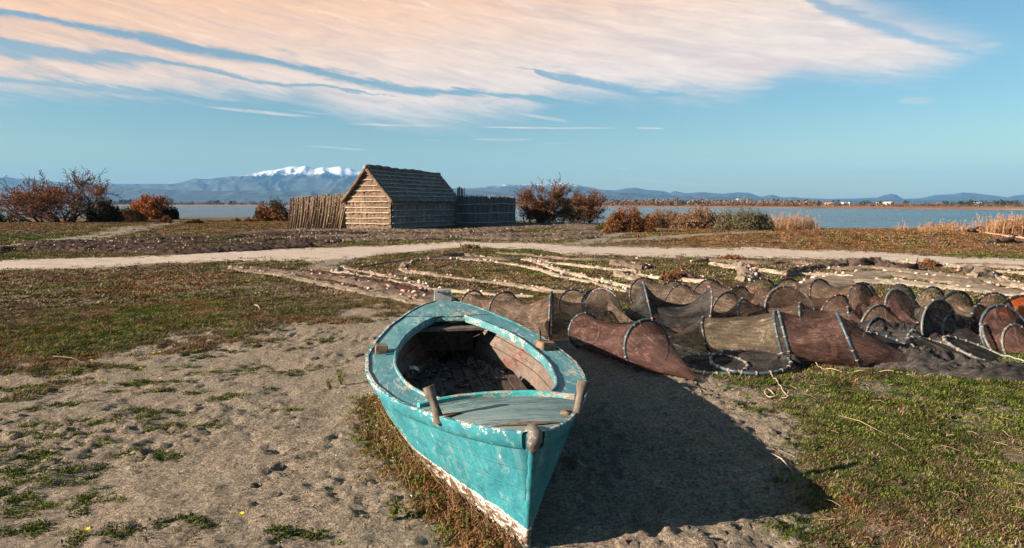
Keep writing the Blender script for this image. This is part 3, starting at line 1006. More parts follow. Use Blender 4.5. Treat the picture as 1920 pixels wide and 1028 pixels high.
# foredeck runs from the stem to the lip
wmax = wsh(TF * 0.9)
Xf = Q * wmax
Yf = TF * lip_y(Xf)
Xf = Q * wsh(Yf); Yf = TF * lip_y(Xf); Xf = Q * wsh(Yf)
Zf = deck_z(Xf, Yf) + (fbm(Xf * 5, Yf * 3, 3, 31) - .5) * 0.008 + 0.004
me = np_mesh('foredeck', np.stack([Xf, Yf, Zf], -1).reshape(-1, 3), grid_faces(41, 34)[:, ::-1], M_FOREDECK)
link('foredeck', me, boat)
# side decks
for side in (-1, 1):
    nT2, nW = 90, 10
    u = np.linspace(0, 1, nW)
    tl = np.linspace(0, 1, nT2)
    U, TL = np.meshgrid(u, tl, indexing='ij')
    # outer edge starts at the lip, inner edge at the opening
    t_out = 0.80 + TL * (4.30 - 0.80); t_in = 1.06 + TL * (4.16 - 1.06)
    xo = wsh(t_out); xi = np.interp(t_in, T_IN, W_IN)
    Xs = xi + (xo - xi) * U; Ys = t_in + (t_out - t_in) * U
    Xs = np.minimum(Xs, wsh(Ys))
    Zs = deck_z(Xs, Ys) + (fbm(Xs * 6, Ys * 2.5, 3, 35) - .5) * 0.006
    F = grid_faces(nW, nT2)
    F = F if side == -1 else F[:, ::-1]
    me = np_mesh('side_deck', np.stack([Xs * side, Ys, Zs], -1).reshape(-1, 3), F, M_SIDEDECK)
    link('side_deck', me, boat)
# stern deck
nQ, nT3 = 25, 20
Q, TF = np.meshgrid(np.linspace(-1, 1, nQ), np.linspace(0, 1, nT3), indexing='ij')
edge0 = 4.17 + 0.13 * np.abs(Q) ** 1.5
Y3 = edge0 + (BL - edge0) * TF
X3 = Q * wsh(Y3)
Z3 = deck_z(X3, Y3) + (fbm(X3 * 8, Y3 * 6, 3, 36) - .5) * 0.012 + 0.003
me = np_mesh('stern_deck', np.stack([X3, Y3, Z3], -1).reshape(-1, 3), grid_faces(nQ, nT3)[:, ::-1], M_TRIM)
link('stern_deck', me, boat)
mb = MB()
for i in range(12):
    pass
P = [deck_pt(np.array(x), np.array(4.165), -0.03) for x in np.linspace(-.30, .30, 13)]
mb.tube(P, 0.03, 8, flat=0.6)
mb.build('stern_beam', M_TRIM, boat)


# coaming round the opening
def ribbon(path, height0, height1, thick, name, mat, parent, out_dir):
    """upright board along a path: path (n,3) at deck level, out_dir (n,2) unit outward"""
    n = len(path)
    o = np.concatenate([out_dir, np.zeros((n, 1))], 1)
    up = np.array([0, 0, 1.0])
    wv = (fbm(np.arange(n) * 0.35, np.zeros(n), 3, 3) - .5)[:, None] * up * 0.008
    rws = [path + o * 0 + up * height0, path + up * (height1 - 0.006) + wv, path + o * thick * 0.25 + up * height1 + wv, path + o * thick * 0.75 + up * height1 + wv, path + o * thick + up * (height1 - 0.006) + wv, path + o * thick + up * height0]
    V = np.stack(rws, 0)
    F = list(map(tuple, grid_faces(len(rws), n)))
    k = len(rws)
    F.append(tuple(i * n for i in range(k))); F.append(tuple(i * n + n - 1 for i in reversed(range(k))))
    me = np_mesh(name, V.reshape(-1, 3), F, mat)
    me.set_sharp_from_angle(angle=R(40))
    return link(name, me, parent)


tt = np.linspace(1.10, 4.16, 70)
for side in (-1, 1):
    x = np.interp(tt, T_IN, W_IN)
    x = np.convolve(np.pad(x, 2, 'edge'), np.ones(5) / 5, 'valid')
    pth = np.stack([x * side, tt, deck_z(x, tt)], -1)
    d = np.gradient(pth[:, :2], axis=0); d /= np.linalg.norm(d, axis=1)[:, None]
    od = np.stack([d[:, 1], -d[:, 0]], 1) * side
    ribbon(pth, -0.055, 0.020, 0.020, 'coaming', M_TRIM, boat, od)
xx = np.linspace(-0.70, 0.70, 44)
xx = xx[np.abs(xx) < wsh(lip_y(xx)) - 0.005]
pth = np.stack([xx, lip_y(xx) + 0.0, deck_z(xx, lip_y(xx))], -1)
d = np.gradient(pth[:, :2], axis=0); d /= np.linalg.norm(d, axis=1)[:, None]
M_LIP = paint_mat('worn_lip_paint', (0.03, 0.27, 0.25), (0.05, 0.33, 0.32), (0.40, 0.38, 0.33), (0.22, 0.18, 0.14), 0.56, streak=(0.4, 1, 1))
ribbon(pth, -0.05, 0.036, 0.036, 'deck_lip', M_LIP, boat, np.stack([-d[:, 1], d[:, 0]], 1))

# inside: skin, ribs, planks, floor
s_in = np.linspace(0.16, 0.93, 16)
t_inr = np.linspace(0.95, 4.75, 60)
S, T = np.meshgrid(s_in, t_inr, indexing='ij')
for side in (-1, 1):
    P = hull_pt(T, S, -0.035 + (fbm(T * 5, S * 5, 2, 9) - .5) * .008, side)
    F = grid_faces(len(s_in), len(t_inr))
    if side == -1: F = F[:, ::-1]
    link('inner_skin', np_mesh('inner_skin', P.reshape(-1, 3), F, M_INNER), boat)
for k, t0 in enumerate(np.arange(1.25, 4.6, 0.33)):
    for side in (-1, 1):
        pts = [hull_pt(np.array(t0 + (0.0)), s, -0.050, side) for s in np.linspace(0.17, 0.92, 9)]
        mb = MB(); mb.tube(pts, 0.022, 6)
        mb.build('rib', M_INNER if k % 2 else M_CEIL, boat)
for side in (-1, 1):
    for k, (s0, s1) in enumerate([(0.30, 0.50), (0.515, 0.70), (0.715, 0.80)]):
        n = 40
        tq = np.linspace(1.15, 4.25, n)
        rr = []
        for s in (s0, (s0 + s1) / 2, s1):
            rr.append(hull_pt(tq, s + (fbm(tq * 6, tq * 0 + s * 9, 3, 5 + k) - .5) * 0.025, -0.072, side))
        rr.append(hull_pt(tq, s1, -0.092, side)); rr.append(hull_pt(tq, (s0 + s1) / 2, -0.094, side)); rr.append(hull_pt(tq, s0, -0.092, side))
        rr.append(rr[0].copy())
        Vv = np.stack(rr, 0).reshape(-1, 3)
        F = grid_faces(len(rr), n)
        if side == -1: F = F[:, ::-1]
        me = np_mesh('inner_plank', Vv, F, M_CEIL); me.set_sharp_from_angle(angle=R(40))
        link('inner_plank', me, boat)
# knees under the side deck, flaking red
for side in (-1, 1):
    for t0 in np.arange(1.5, 4.1, 0.36):
        a = hull_pt(np.array(t0), 0.80, -0.075, side); b = hull_pt(np.array(t0), 0.985, -0.04, side)
        c = np.array([np.interp(t0, T_IN, W_IN) * side * 1.02, t0, b[2] - 0.01])
        mb = MB()
        mb.add([a + [0, -.02, 0], b + [0, -.045, 0], c + [0, -.05, 0], a + [0, .02, 0], b + [0, .05, 0], c + [0, .055, 0]], [(0, 1, 2), (5, 4, 3), (0, 3, 4, 1), (1, 4, 5, 2), (2, 5, 3, 0)])
        mb.build('knee', M_INNER, boat, smooth=False)
for k in range(9):
    x0 = -0.48 + k * 0.12
    y1 = 4.0 - abs(x0) * 1.6 - random.uniform(0, .15)
    y0 = 1.05 + abs(x0) * 1.6
    mb = MB(); mb.box((x0, (y0 + y1) / 2, 0.12 + 0.06 * abs(x0)), (0.112, y1 - y0, 0.022), Matrix.Rotation(random.uniform(-.02, .02), 3, 'Y'), 0.004)
    mb.build('floor_board', M_DARKWOOD, boat, smooth=False)
# thwart near the stern and a loose plank
mb = MB(); mb.box((0.0, 4.02, 0.475), (0.86, 0.17, 0.025), None, 0.005); mb.build('thwart', M_GREYWOOD, boat, smooth=False)
mb = MB(); mb.box((-0.05, 4.22, 0.35), (0.62, 0.02, 0.30), None, 0.005); mb.build('bulkhead', M_DARKWOOD, boat, smooth=False)
mb = MB(); mb.box((-0.45, 2.95, 0.315), (0.045, 0.20, 0.03), Matrix.Rotation(R(-20), 3, 'X') @ Matrix.Rotation(R(-12), 3, 'Z'), 0.004)
mb.build('inner_cleat', simple_mat('chalky_white_wood', [(0.3, (0.35, 0.36, 0.36)), (0.7, (0.62, 0.63, 0.62))], 20, obj=True), boat, smooth=False)
# litter lying in the bilge
mb = MB()
for k in range(260):
    x = random.gauss(0, .26); y = random.uniform(1.2, 3.9)
    if abs(x) > np.interp(y, T_IN, W_IN) * .85: continue
    z = 0.137 + 0.06 * abs(x) + random.uniform(0, .02)
    s = random.uniform(.008, .04)
    mb.box((x, y, z), (s, s * random.uniform(.3, 3), s * .25), Matrix.Rotation(random.uniform(0, 3), 3, 'Z') @ Matrix.Rotation(random.uniform(-.6, .6), 3, 'X'), s * .2)
M_LITTER = simple_mat('bilge_litter', [(0.4, (0.025, 0.02, 0.018)), (0.55, (0.07, 0.057, 0.05)), (0.72, (0.30, 0.28, 0.26))], 9, obj=True)
tag(mb.build('bilge_litter', M_LITTER, boat, smooth=False), kind='stuff')


# mooring posts on the foredeck, one each side
def post(x, t0, lean, tw, label):
    zb = float(deck_z(np.array(x), np.array(t0)))
    mb = MB()
    base = Vector((x, t0, zb - 0.03)); top = base + Vector(lean)
    n = 12; pts = []; rad = []
    for i in range(n):
        f = i / (n - 1)
        pts.append(base.lerp(top, f) + Vector((math.sin(f * 4 + tw) * .003, math.cos(f * 3 + tw) * .003, 0)))
        rad.append(0.036 - 0.012 * math.sin(f * math.pi * .9) + 0.006 * (f > .7) + 0.0015 * math.sin(i * 2.3))
    rad[-1] *= 0.93
    mb.tube(pts, rad, 11)
    o = mb.build('mooring_post', M_GREYWOOD, boat, sharp=50)
    o['label'] = label
    mb = MB()
    pl = []
    for k in range(18):
        a = k / 18 * 2 * math.pi
        pl.append((a, 1 + 0.25 * math.sin(3 * a + tw) + 0.1 * math.sin(7 * a)))
    C0 = np.array([x, t0])
    Vb = []
    for zz in (0.004, 0.011):
        for a, r in pl:
            xx_, yy_ = x + math.cos(a) * 0.105 * r, t0 + math.sin(a) * 0.05 * r
            lim = float(wsh(np.array(yy_))) - 0.02
            xx_ = max(-lim, min(lim, xx_))
            Vb.append((xx_, yy_, float(deck_z(np.array(xx_), np.array(yy_))) + 0.004 + zz - 0.004))
    Vb.append((x, t0, zb + 0.014))
    F = [(k, (k + 1) % 18, 18 + (k + 1) % 18, 18 + k) for k in range(18)] + [(18 + k, 18 + (k + 1) % 18, 36) for k in range(18)]
    mb.add(Vb, F)
    mb.build('rusty_base', M_RUST, o)


post(-0.41, 0.62, (-0.055, 0.05, 0.205), 0.3, 'dark mooring post leaning outward on the sunlit side')
post(0.36, 0.50, (0.055, 0.02, 0.215), 1.9, 'pale split mooring post leaning outward on the shaded side')
# patch of rot along the stem end of the foredeck
Vb = []
nn = 24
for k in range(nn):
    a = k / nn * 2 * math.pi
    xx_ = 0.02 + math.cos(a) * 0.19 * (1 + 0.08 * math.sin(5 * a)); yy_ = 0.20 + math.sin(a) * 0.035 * (1 + 0.3 * math.sin(4 * a + 1)) + 0.04 * (xx_ - .02) ** 2 * 8
    lim = float(wsh(np.array(max(yy_, 0)))) - 0.01
    xx_ = max(-lim, min(lim, xx_))
    Vb.append((xx_, yy_, float(deck_z(np.array(xx_), np.array(yy_))) + 0.010))
mb = MB(); mb.add(Vb + [(0.02, 0.21, float(deck_z(np.array(.02), np.array(.21))) + 0.013)], [(k, (k + 1) % nn, nn) for k in range(nn)])
mb.build('rotten_patch', M_RUST, boat)
# worn stem head
mb = MB()
pts = [(0.01, 0.13, .668), (0.006, 0.07, .676), (-.004, 0.02, .682), (0.002, -0.010, .672), (0, -0.014, .650), (0, -0.008, .625), (0, 0.002, .60), (0, .012, .57)]
mb.tube(pts, [.016, .034, .042, .042, .038, .032, .024, .010], 10, flat=.75)
mb.v = [(x + (vnoise(x * 40, z * 40 + y * 30, 3) - .5) * .018, y + (vnoise(y * 50, z * 40, 4) - .5) * .018, z + (vnoise(x * 45, y * 45, 5) - .5) * .014) for x, y, z in mb.v]
M_STEMHEAD = paint_mat('worn_stem_head', (0.085, 0.072, 0.06), (0.12, 0.105, 0.09), (0.42, 0.40, 0.35), (0.06, 0.045, 0.035), 0.56, streak=(1, 1, 1))
o = mb.build('stem_head', M_STEMHEAD, boat)
# stern post head
M_CHALK = paint_mat('chalky_post_paint', (0.20, 0.20, 0.195), (0.32, 0.32, 0.31), (0.13, 0.30, 0.31), (0.13, 0.10, 0.08), 0.56, streak=(1, 1, .4))
mb = MB()
mb.box((0, BL + 0.01, 0.655), (0.20, 0.12, 0.23), None, 0.006)
o = mb.build('stern_post', M_CHALK, boat, smooth=False)
mb = MB()
mb.box((0.0, BL - 0.055, 0.735), (0.03, 0.02, 0.03)); mb.build('iron_fitting', M_RUST, o, smooth=False)
for (bx_, bz_) in ((-.06, .75), (.07, .74)):
    mb = MB(); mb.tube([(bx_, BL - .06, bz_), (bx_, BL - .045, bz_)], .011, 8); mb.build('bolt', M_RUST, o)
mb = MB(); mb.tube([(0, BL + .04, z) for z in np.linspace(-.1, .62, 12)], .022, 8); mb.build('sternpost', M_HULL, boat)


# thole blocks
def bevel_box(c, size, rot, mat, name, parent, bev=0.008):
    bm = bmesh.new()
    bmesh.ops.create_cube(bm, size=1)
    for v in bm.verts: v.co = Vector((v.co.x * size[0], v.co.y * size[1], v.co.z * size[2])) + Vector([random.uniform(-.003, .003) for _ in range(3)])
    bmesh.ops.bevel(bm, geom=list(bm.edges), offset=bev, segments=2, affect='EDGES')
    me = bpy.data.meshes.new(name); bm.to_mesh(me); bm.free()
    me.materials.append(mat)
    o = link(name, me, parent, c, rot)
    return o


zb = float(deck_z(np.array(.73), np.array(2.85)))
blk = bevel_box((-0.735, 2.90, zb + 0.032), (0.105, 0.15, 0.075), (0, 0, R(3)), M_BROWNWOOD, 'thole_block', boat)
mb = MB()
for (a, b) in ((-.02, .02), (.025, -.02)): mb.tube([(a, b - .078, .01), (a, b - .066, .01)], .006, 6)
blk2 = bevel_box((0.735, 2.78, zb + 0.035), (0.13, 0.17, 0.07), (0, R(4), R(12)), M_BROWNWOOD, 'thole_block', boat)
for b_, offs in ((blk, ((-.02, -.01), (.028, -.012))), (blk2, ((-.03, -.01), (.03, .0)))):
    for (a, c_) in offs:
        mb = MB(); mb.tube([(a, -.088 if b_ is blk2 else -.078, c_), (a, -.068, c_)], .006, 6); mb.build('bolt_hole', M_DARKWOOD, b_)
mb = MB(); mb.tube([(-.03, .05, .0), (-.034, .05, .06), (-.045, .052, .11), (-.055, .055, .15)], [.014, .013, .015, .012], 8)
mb.build('thole_pin', M_GREYWOOD, blk2)
# groove cut for the tiller line in the port side deck
bevel_box((-0.655, 2.83, zb + 0.006), (0.10, 0.10, 0.006), (0, 0, 0), simple_mat('deep_teal_paint', [(0.3, (0.008, 0.07, 0.10)), (0.7, (0.015, 0.10, 0.13))], 20, obj=True), 'worn_notch', boat, 0.002)


# ================================================================== nets
def net_mat(name, col_a, col_b, clear=0.3, fine=60):
    """fine fishing mesh: threads scatter light, the holes between let the background through"""
    m, t, out = mat_new(name)
    a1 = t.new('ShaderNodeAttribute'); a1.attribute_name = 'around'
    a2 = t.new('ShaderNodeAttribute'); a2.attribute_name = 'along'
    cb_ = t.new('ShaderNodeCombineXYZ')
    t.put(cb_.inputs[0], t.m('MULTIPLY', a1.outputs['Fac'], 1.0)); t.put(cb_.inputs[1], t.m('MULTIPLY', a2.outputs['Fac'], 0.55))
    g = t.new('ShaderNodeNewGeometry').outputs['Position']
    st = t.noise(cb_.outputs[0], 9, 5, 0.7, 0.5)
    n = t.noise(g, 5, 5, 0.65)
    n3 = t.noise(g, 130, 3, 0.7)
    c = t.mix(t.step(n, 0.35, 0.65), col_a, col_b)
    c = t.mix(0.85, c, t.ramp(st, [(0.3, (0.72, 0.72, 0.72)), (0.55, (0.95, 0.95, 0.95)), (0.72, (1.5, 1.45, 1.4))]), 'MULTIPLY')
    c = t.mix(0.6, c, t.ramp(n3, [(0.3, (0.5, 0.5, 0.5)), (0.6, (1.3, 1.3, 1.3))]), 'MULTIPLY')
    cb2_ = t.new('ShaderNodeCombineXYZ')
    t.put(cb2_.inputs[0], t.m('MULTIPLY', a1.outputs['Fac'], 1.0)); t.put(cb2_.inputs[1], t.m('MULTIPLY', a2.outputs['Fac'], 1.6))
    cre = t.noise(cb2_.outputs[0], 1.7, 4, 0.6, 0.8)
    crease = t.m('MULTIPLY', t.step(t.m('ABSOLUTE', t.m('SUBTRACT', cre, 0.5)), 0.016, 0.002), t.step(n, 0.38, 0.55))
    c = t.mix(t.m('MULTIPLY', crease, 0.55), c, t.mix(1.0, c, (2.4, 2.3, 2.2), 'MULTIPLY'))
    d = t.new('ShaderNodeBsdfDiffuse'); t.put(d.inputs[0], c)
    b = t.new('ShaderNodeBump'); b.inputs['Strength'].default_value = 0.6; b.inputs['Distance'].default_value = 0.02
    t.put(b.inputs['Height'], st); t.l.new(b.outputs[0], d.inputs['Normal'])
    tl = t.new('ShaderNodeBsdfTranslucent'); t.put(tl.inputs[0], c)
    ms = t.new('ShaderNodeMixShader'); ms.inputs[0].default_value = 0.25
    t.l.new(d.outputs[0], ms.inputs[1]); t.l.new(tl.outputs[0], ms.inputs[2])
    tr = t.new('ShaderNodeBsdfTransparent')
    mx = t.new('ShaderNodeMixShader')
    hole = t.m('ADD', t.m('MULTIPLY', t.m('SUBTRACT', n3, 0.5), 0.9), t.m('ADD', clear, t.m('MULTIPLY', t.m('SUBTRACT', 0.5, st), 1.5)), clamp=True)
    hole = t.m('MULTIPLY', hole, t.m('SUBTRACT', 1.0, t.m('MULTIPLY', crease, 0.7)))
    t.put(mx.inputs[0], hole)
    t.l.new(ms.outputs[0], mx.inputs[1]); t.l.new(tr.outputs[0], mx.inputs[2])
    t.l.new(mx.outputs[0], out.inputs[0])
    return m


N_BROWN = net_mat('brown_netting', (0.085, 0.055, 0.043), (0.135, 0.088, 0.068), 0.42)
N_MAROON = net_mat('maroon_netting', (0.075, 0.042, 0.036), (0.125, 0.068, 0.057), 0.42)
N_OLIVE = net_mat('olive_netting', (0.085, 0.062, 0.048), (0.15, 0.108, 0.082), 0.42)
N_BEIGE = net_mat('beige_netting', (0.105, 0.080, 0.058), (0.165, 0.128, 0.092), 0.38)
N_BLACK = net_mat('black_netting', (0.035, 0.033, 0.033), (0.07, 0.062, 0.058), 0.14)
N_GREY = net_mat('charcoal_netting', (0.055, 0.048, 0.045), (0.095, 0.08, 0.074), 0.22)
N_ORANGE = net_mat('orange_netting', (0.42, 0.09, 0.028), (0.5, 0.13, 0.035), 0.1)


def hoop_mat(name, a, b):
    m, t, out = mat_new(name)
    g = t.new('ShaderNodeTexCoord').outputs['Object']
    n = t.noise(g, 14, 5, 0.7)
    principled(t, out, t.ramp(n, [(0.35, a), (0.62, b)]), 0.45, n, 0.3, 0.004, 0.4)
    return m


H_BLUE = hoop_mat('blue_grey_hoop', (0.018, 0.032, 0.042), (0.06, 0.085, 0.10))
H_DARK = hoop_mat('dark_hoop', (0.009, 0.011, 0.015), (0.03, 0.034, 0.042))
H_PALE = hoop_mat('sun_bleached_hoop', (0.05, 0.05, 0.05), (0.14, 0.135, 0.12))
M_TIE = simple_mat('pale_twine', [(0.3, (0.14, 0.11, 0.085)), (0.7, (0.26, 0.21, 0.165))], 30)
M_TIE_R = simple_mat('red_twine', [(0.3, (0.40, 0.07, 0.045)), (0.7, (0.55, 0.17, 0.10))], 30)


def frame_from(n, up):
    e2 = Vector(up).normalized()
    e1 = e2.cross(Vector(n)).normalized()
    return e1, e2


class Hoop:
    def __init__(s, B, T, yaw=None, mat=None, ties=None):
        s.B, s.T = Vector(B), Vector(T)
        s.c = (s.B + s.T) / 2
        s.r = (s.T - s.B).length / 2
        s.up = (s.T - s.B).normalized()
        s.yaw = yaw
        s.mat = mat; s.ties = ties


def hb_(bx, by, tx, ty, yaw=None, mat=None, ties=None):
    """hoop from the picture points of its foot and its top"""
    b = G(bx, by); b[2] = gz(b[0], b[1]) - 0.02
    T = D(tx, ty, b[1])
    return Hoop(b, T, yaw, mat, ties)


def ht(tx, ty, dia, yaw=None, lean=0.0, leandir=0.0, mat=None, ties=None, zt=None):
    """hoop from the picture point of its top and its diameter"""
    if lean == 0.0 and yaw is not None:
        lean = 6 + 16 * ((tx * 7 + ty * 3) % 10) / 10; leandir = yaw + (180 if (tx + ty) % 3 else 0)
    zt = zt if zt is not None else dia * 0.82 * math.cos(R(lean)) + 0.0
    T = G(tx, ty, zt)
    T[2] = zt
    g0 = gz(T[0], T[1])
    dirv = Vector((math.cos(R(leandir)), math.sin(R(leandir)), 0)) * math.sin(R(lean)) * dia
    B = Vector(T) - dirv - Vector((0, 0, dia * math.cos(R(lean))))
    return Hoop(B, T, yaw, mat, ties)


def make_chain(name, label, hoops, nmat, tail=None, head=None, group='hoop nets heaped on the grass', hmat=None, tmat=None, waist=0.11, sag=0.05, seed=1, nres=44, inner=True, topsag=0.20):
    rs = random.Random(seed)
    c0 = hoops[0].c
    root = thing(name, label, 'fishing net', (c0.x, c0.y, 0), 0, group)
    inv = Vector((c0.x, c0.y, 0))
    n = len(hoops)
    fr = []
    for i, h in enumerate(hoops):
        a = hoops[max(i - 1, 0)].c; b = hoops[min(i + 1, n - 1)].c
        d = b - a
        if n == 1 and tail is not None: d = Vector(tail) - h.c
        d.z *= 0.3
        if h.yaw is not None: d = Vector((math.cos(R(h.yaw)), math.sin(R(h.yaw)), 0))
        d.normalize()
        e1, e2 = frame_from(d, h.up)
        fr.append((h.c, e1, e2, h.r))
    rings = []           # (centre, e1, e2, r, kind)
    # end cones
    def cone(pt, base, steps=8):
        out = []
        for k in range(1, steps + 1):
            f = k / steps
            c = base[0].lerp(Vector(pt), f)
            r = base[3] * ((1 - f) ** 1.25 * 0.9 + 0.10)
            out.append((c, base[1], base[2], max(r, 0.03), math.sin(f * math.pi) * 0.6))
        return out
    if head is not None: rings += list(reversed(cone(head, fr[0])))
    for i in range(n):
        c, e1, e2, r = fr[i]
        rings.append((c, e1, e2, r * 0.985, 0.0))
        if i < n - 1:
            c1, f1, f2, r1 = fr[i + 1]
            L = (c1 - c).length
            K = max(7, int(L / 0.05))
            for k in range(1, K):
                f = k / K
                e1n = e1.lerp(f1, f).normalized(); e2n = e2.lerp(f2, f).normalized()
                para = 4 * f * (1 - f)
                rr = (r * (1 - f) + r1 * f) * (1 - waist * min(1.6, L / 0.9) * para)
                cc = c.lerp(c1, f) - Vector((0, 0, sag * min(1.8, L) * para))
                rings.append((cc, e1n, e2n, rr, para))
    if tail is not None: rings += cone(tail, fr[-1])
    V = []; ar = []; al = []
    run = 0.0
    for j, (c, e1, e2, r, para) in enumerate(rings):
        if j: run += (c - rings[j - 1][0]).length
        for k in range(nres):
            th = 2 * math.pi * k / nres
            fold = (float(vnoise(th * 3.0 + seed * 3.1, j * 0.05 + seed, seed)) - 0.5) * 0.28 + (float(vnoise(th * 8.0 + j * .25, j * 0.12 + seed, seed + 2)) - 0.5) * 0.13
            # the fold pattern closes on itself: fade at the seam
            edge = min(k, nres - k) / 5
            fold *= min(1, edge)
            rr = r * (1 + fold * para)
            p = c + e1 * math.cos(th) * rr + e2 * math.sin(th) * rr
            p.z -= topsag * para * max(0.0, math.sin(th)) * r * (0.7 + 0.6 * float(vnoise(j * .15, th, seed + 9)))
            gzv = 0.012 + 0.02 * abs(math.sin(th * 5 + j))
            if p.z < gzv: p.z = gzv
            V.append(p - inv); ar.append(th); al.append(run)
    me = np_mesh('netting', np.array([tuple(v) for v in V]), grid_faces(len(rings), nres, True), nmat, True, {'around': ar, 'along': al})
    link('netting', me, root)
    for i, h in enumerate(hoops):
        c, e1, e2, r = fr[i]
        mb = MB()
        mb.ring(c - inv, e1, e2, r, 0.0145 + 0.002 * rs.random(), 36, 7, 0, 2 * math.pi, rs.uniform(-.03, .03))
        hp = mb.build('hoop', h.mat or hmat or H_BLUE, root)
        mb = MB()
        nn = rs.randint(11, 15)
        for k in range(nn):
            a = 2 * math.pi * (k + rs.uniform(-.2, .2)) / nn
            p = c + (e1 * math.cos(a) + e2 * math.sin(a)) * r
            tg = (-e1 * math.sin(a) + e2 * math.cos(a))
            mb.tube([p - inv - tg * 0.008, p - inv + tg * 0.008], 0.0185, 7)
        tg_ = mb.build('twine_ties', h.ties or tmat or M_TIE, hp)
        tag(tg_, kind='stuff')
    return root


def P3(px, py, z=0.03):
    g = G(px, py, z)
    return (g[0], g[1], z)


ND = 'long hoop net'
make_chain('hoop_net', 'short maroon brown hoop net nearest the boat, its mouth beside the boat shadow', [hb_(1098, 650, 1094, 588), hb_(1220, 694, 1206, 601)], N_MAROON, tail=P3(1305, 712), head=None, hmat=H_BLUE, waist=0.08, sag=0.02, topsag=.14, seed=3)
make_chain('hoop_net', 'long olive hoop net stretched out behind the boat stern', [hb_(884, 600, 888, 545, mat=H_DARK), hb_(945, 613, 945, 547), hb_(1032, 636, 1034, 548), hb_(1128, 617, 1133, 541)], N_OLIVE, tail=P3(1178, 600, .28), hmat=H_BLUE, waist=0.16, sag=0.06, topsag=.25, seed=5, tmat=M_TIE_R)
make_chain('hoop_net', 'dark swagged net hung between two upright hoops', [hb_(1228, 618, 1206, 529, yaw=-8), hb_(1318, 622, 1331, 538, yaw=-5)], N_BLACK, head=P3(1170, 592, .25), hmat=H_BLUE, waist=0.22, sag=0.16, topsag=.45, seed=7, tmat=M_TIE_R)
make_chain('hoop_net', 'beige hoop net at the front of the heap, left of the brown one', [hb_(1338, 662, 1318, 596, mat=H_DARK), hb_(1478, 674, 1452, 586)], N_BEIGE, head=P3(1245, 640, .25), hmat=H_BLUE, waist=0.05, sag=0.02, topsag=.06, seed=9)
make_chain('hoop_net', 'reddish brown hoop net at the front of the heap, right of the beige one', [hb_(1486, 675, 1460, 584), hb_(1612, 683, 1570, 589)], N_MAROON, tail=P3(1745, 690), hmat=H_BLUE, waist=0.10, sag=0.04, topsag=.16, seed=10)
make_chain('hoop_net', 'pale olive net with three leaning hoops at the back left of the heap', [ht(1206, 521, .62, -70), ht(1278, 534, .55, -62), ht(1366, 548, .55, -60)], N_OLIVE, head=P3(1160, 560, .15), tail=P3(1440, 600, .1), hmat=H_DARK, seed=11)
make_chain('hoop_net', 'small olive net behind the swagged dark one', [ht(1262, 527, .56, -75), ht(1330, 524, .64, -70), ht(1386, 537, .55, -65)], N_OLIVE, tail=P3(1450, 575, .1), hmat=H_DARK, seed=12)
make_chain('hoop_net', 'net with the big round red laced hoop standing up', [ht(1430, 523, .66, -75), ht(1474, 537, .78, -82, mat=H_PALE, ties=M_TIE_R), ht(1574, 553, .60, -62, ties=M_TIE_R)], N_BROWN, tail=P3(1650, 640, .08), hmat=H_DARK, seed=14)
make_chain('hoop_net', 'low brown net between the red laced hoop and the bleached hoop', [ht(1478, 523, .62, -70), ht(1535, 524, .66, -60), ht(1610, 531, .66, -60), ht(1648, 572, .62, -62, mat=H_PALE, zt=.45)], N_BROWN, tail=P3(1740, 640, .08), hmat=H_DARK, seed=15)
make_chain('hoop_net', 'draped reddish brown net under a large bleached hoop', [ht(1616, 530, .60, -70), ht(1678, 544, .78, -58, mat=H_PALE), ht(1722, 605, .50, -55, 8, 200, zt=.30)], N_MAROON, tail=P3(1815, 655, .05), hmat=H_DARK, seed=16, waist=.12)
make_chain('hoop_net', 'charcoal net with a thin pale hoop right of the bleached one', [ht(1685, 533, .60, -75), ht(1757, 561, .74, -62, mat=H_PALE), ht(1775, 594, .62, -50, 22, 180, mat=H_PALE, zt=.36)], N_GREY, tail=P3(1850, 640, .05), hmat=H_DARK, seed=17)
make_chain('hoop_net', 'olive brown net with two black hoops on the far side of the heap', [ht(1748, 538, .62, -72), ht(1796, 547, .74, -72), ht(1830, 574, .70, -50, 15, 200, zt=.42)], N_OLIVE, tail=P3(1890, 625, .05), hmat=H_DARK, seed=18)
make_chain('hoop_net', 'red brown hoop net at the right end of the heap', [ht(1862, 549, .68, -78), ht(1874, 573, .74, -78, mat=H_BLUE, zt=.52), ht(1900, 609, .50, -72, mat=H_PALE, zt=.34)], N_MAROON, tail=P3(1960, 665, .05), hmat=H_DARK, seed=19)
make_chain('hoop_net', 'hoop net with a bright orange panel at the right edge', [ht(1915, 554, .62, -85), ht(1960, 566, .5, -75)], N_ORANGE, tail=P3(1990, 600, .05), hmat=H_DARK, seed=20)
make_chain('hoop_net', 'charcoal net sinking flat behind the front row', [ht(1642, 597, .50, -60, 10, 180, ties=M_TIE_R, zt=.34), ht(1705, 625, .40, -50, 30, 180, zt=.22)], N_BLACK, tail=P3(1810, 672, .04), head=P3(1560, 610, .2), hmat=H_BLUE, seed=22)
make_chain('hoop_net', 'brown hoop net lying over sideways beside the right end', [ht(1842, 612, .50, -40, 35, 160, zt=.30), ht(1905, 600, .5, -45, 20, 160, zt=.34)], N_BROWN, tail=P3(1990, 660, .05), hmat=H_PALE, seed=23)
make_chain('hoop_net', 'small net with half sunk black hoops behind the olive one', [ht(1072, 543, .50, -70), ht(1112, 545, .52, -70)], N_OLIVE, tail=P3(1165, 575, .1), hmat=H_DARK, seed=24)
make_chain('hoop_net', 'middle brown net filling the hollow behind the beige one', [ht(1392, 560, .5, -40), ht(1500, 568, .5, -30), ht(1590, 575, .45, -30)], N_BROWN, tail=P3(1660, 620, .1), head=P3(1330, 610, .1), hmat=H_BLUE, seed=25)


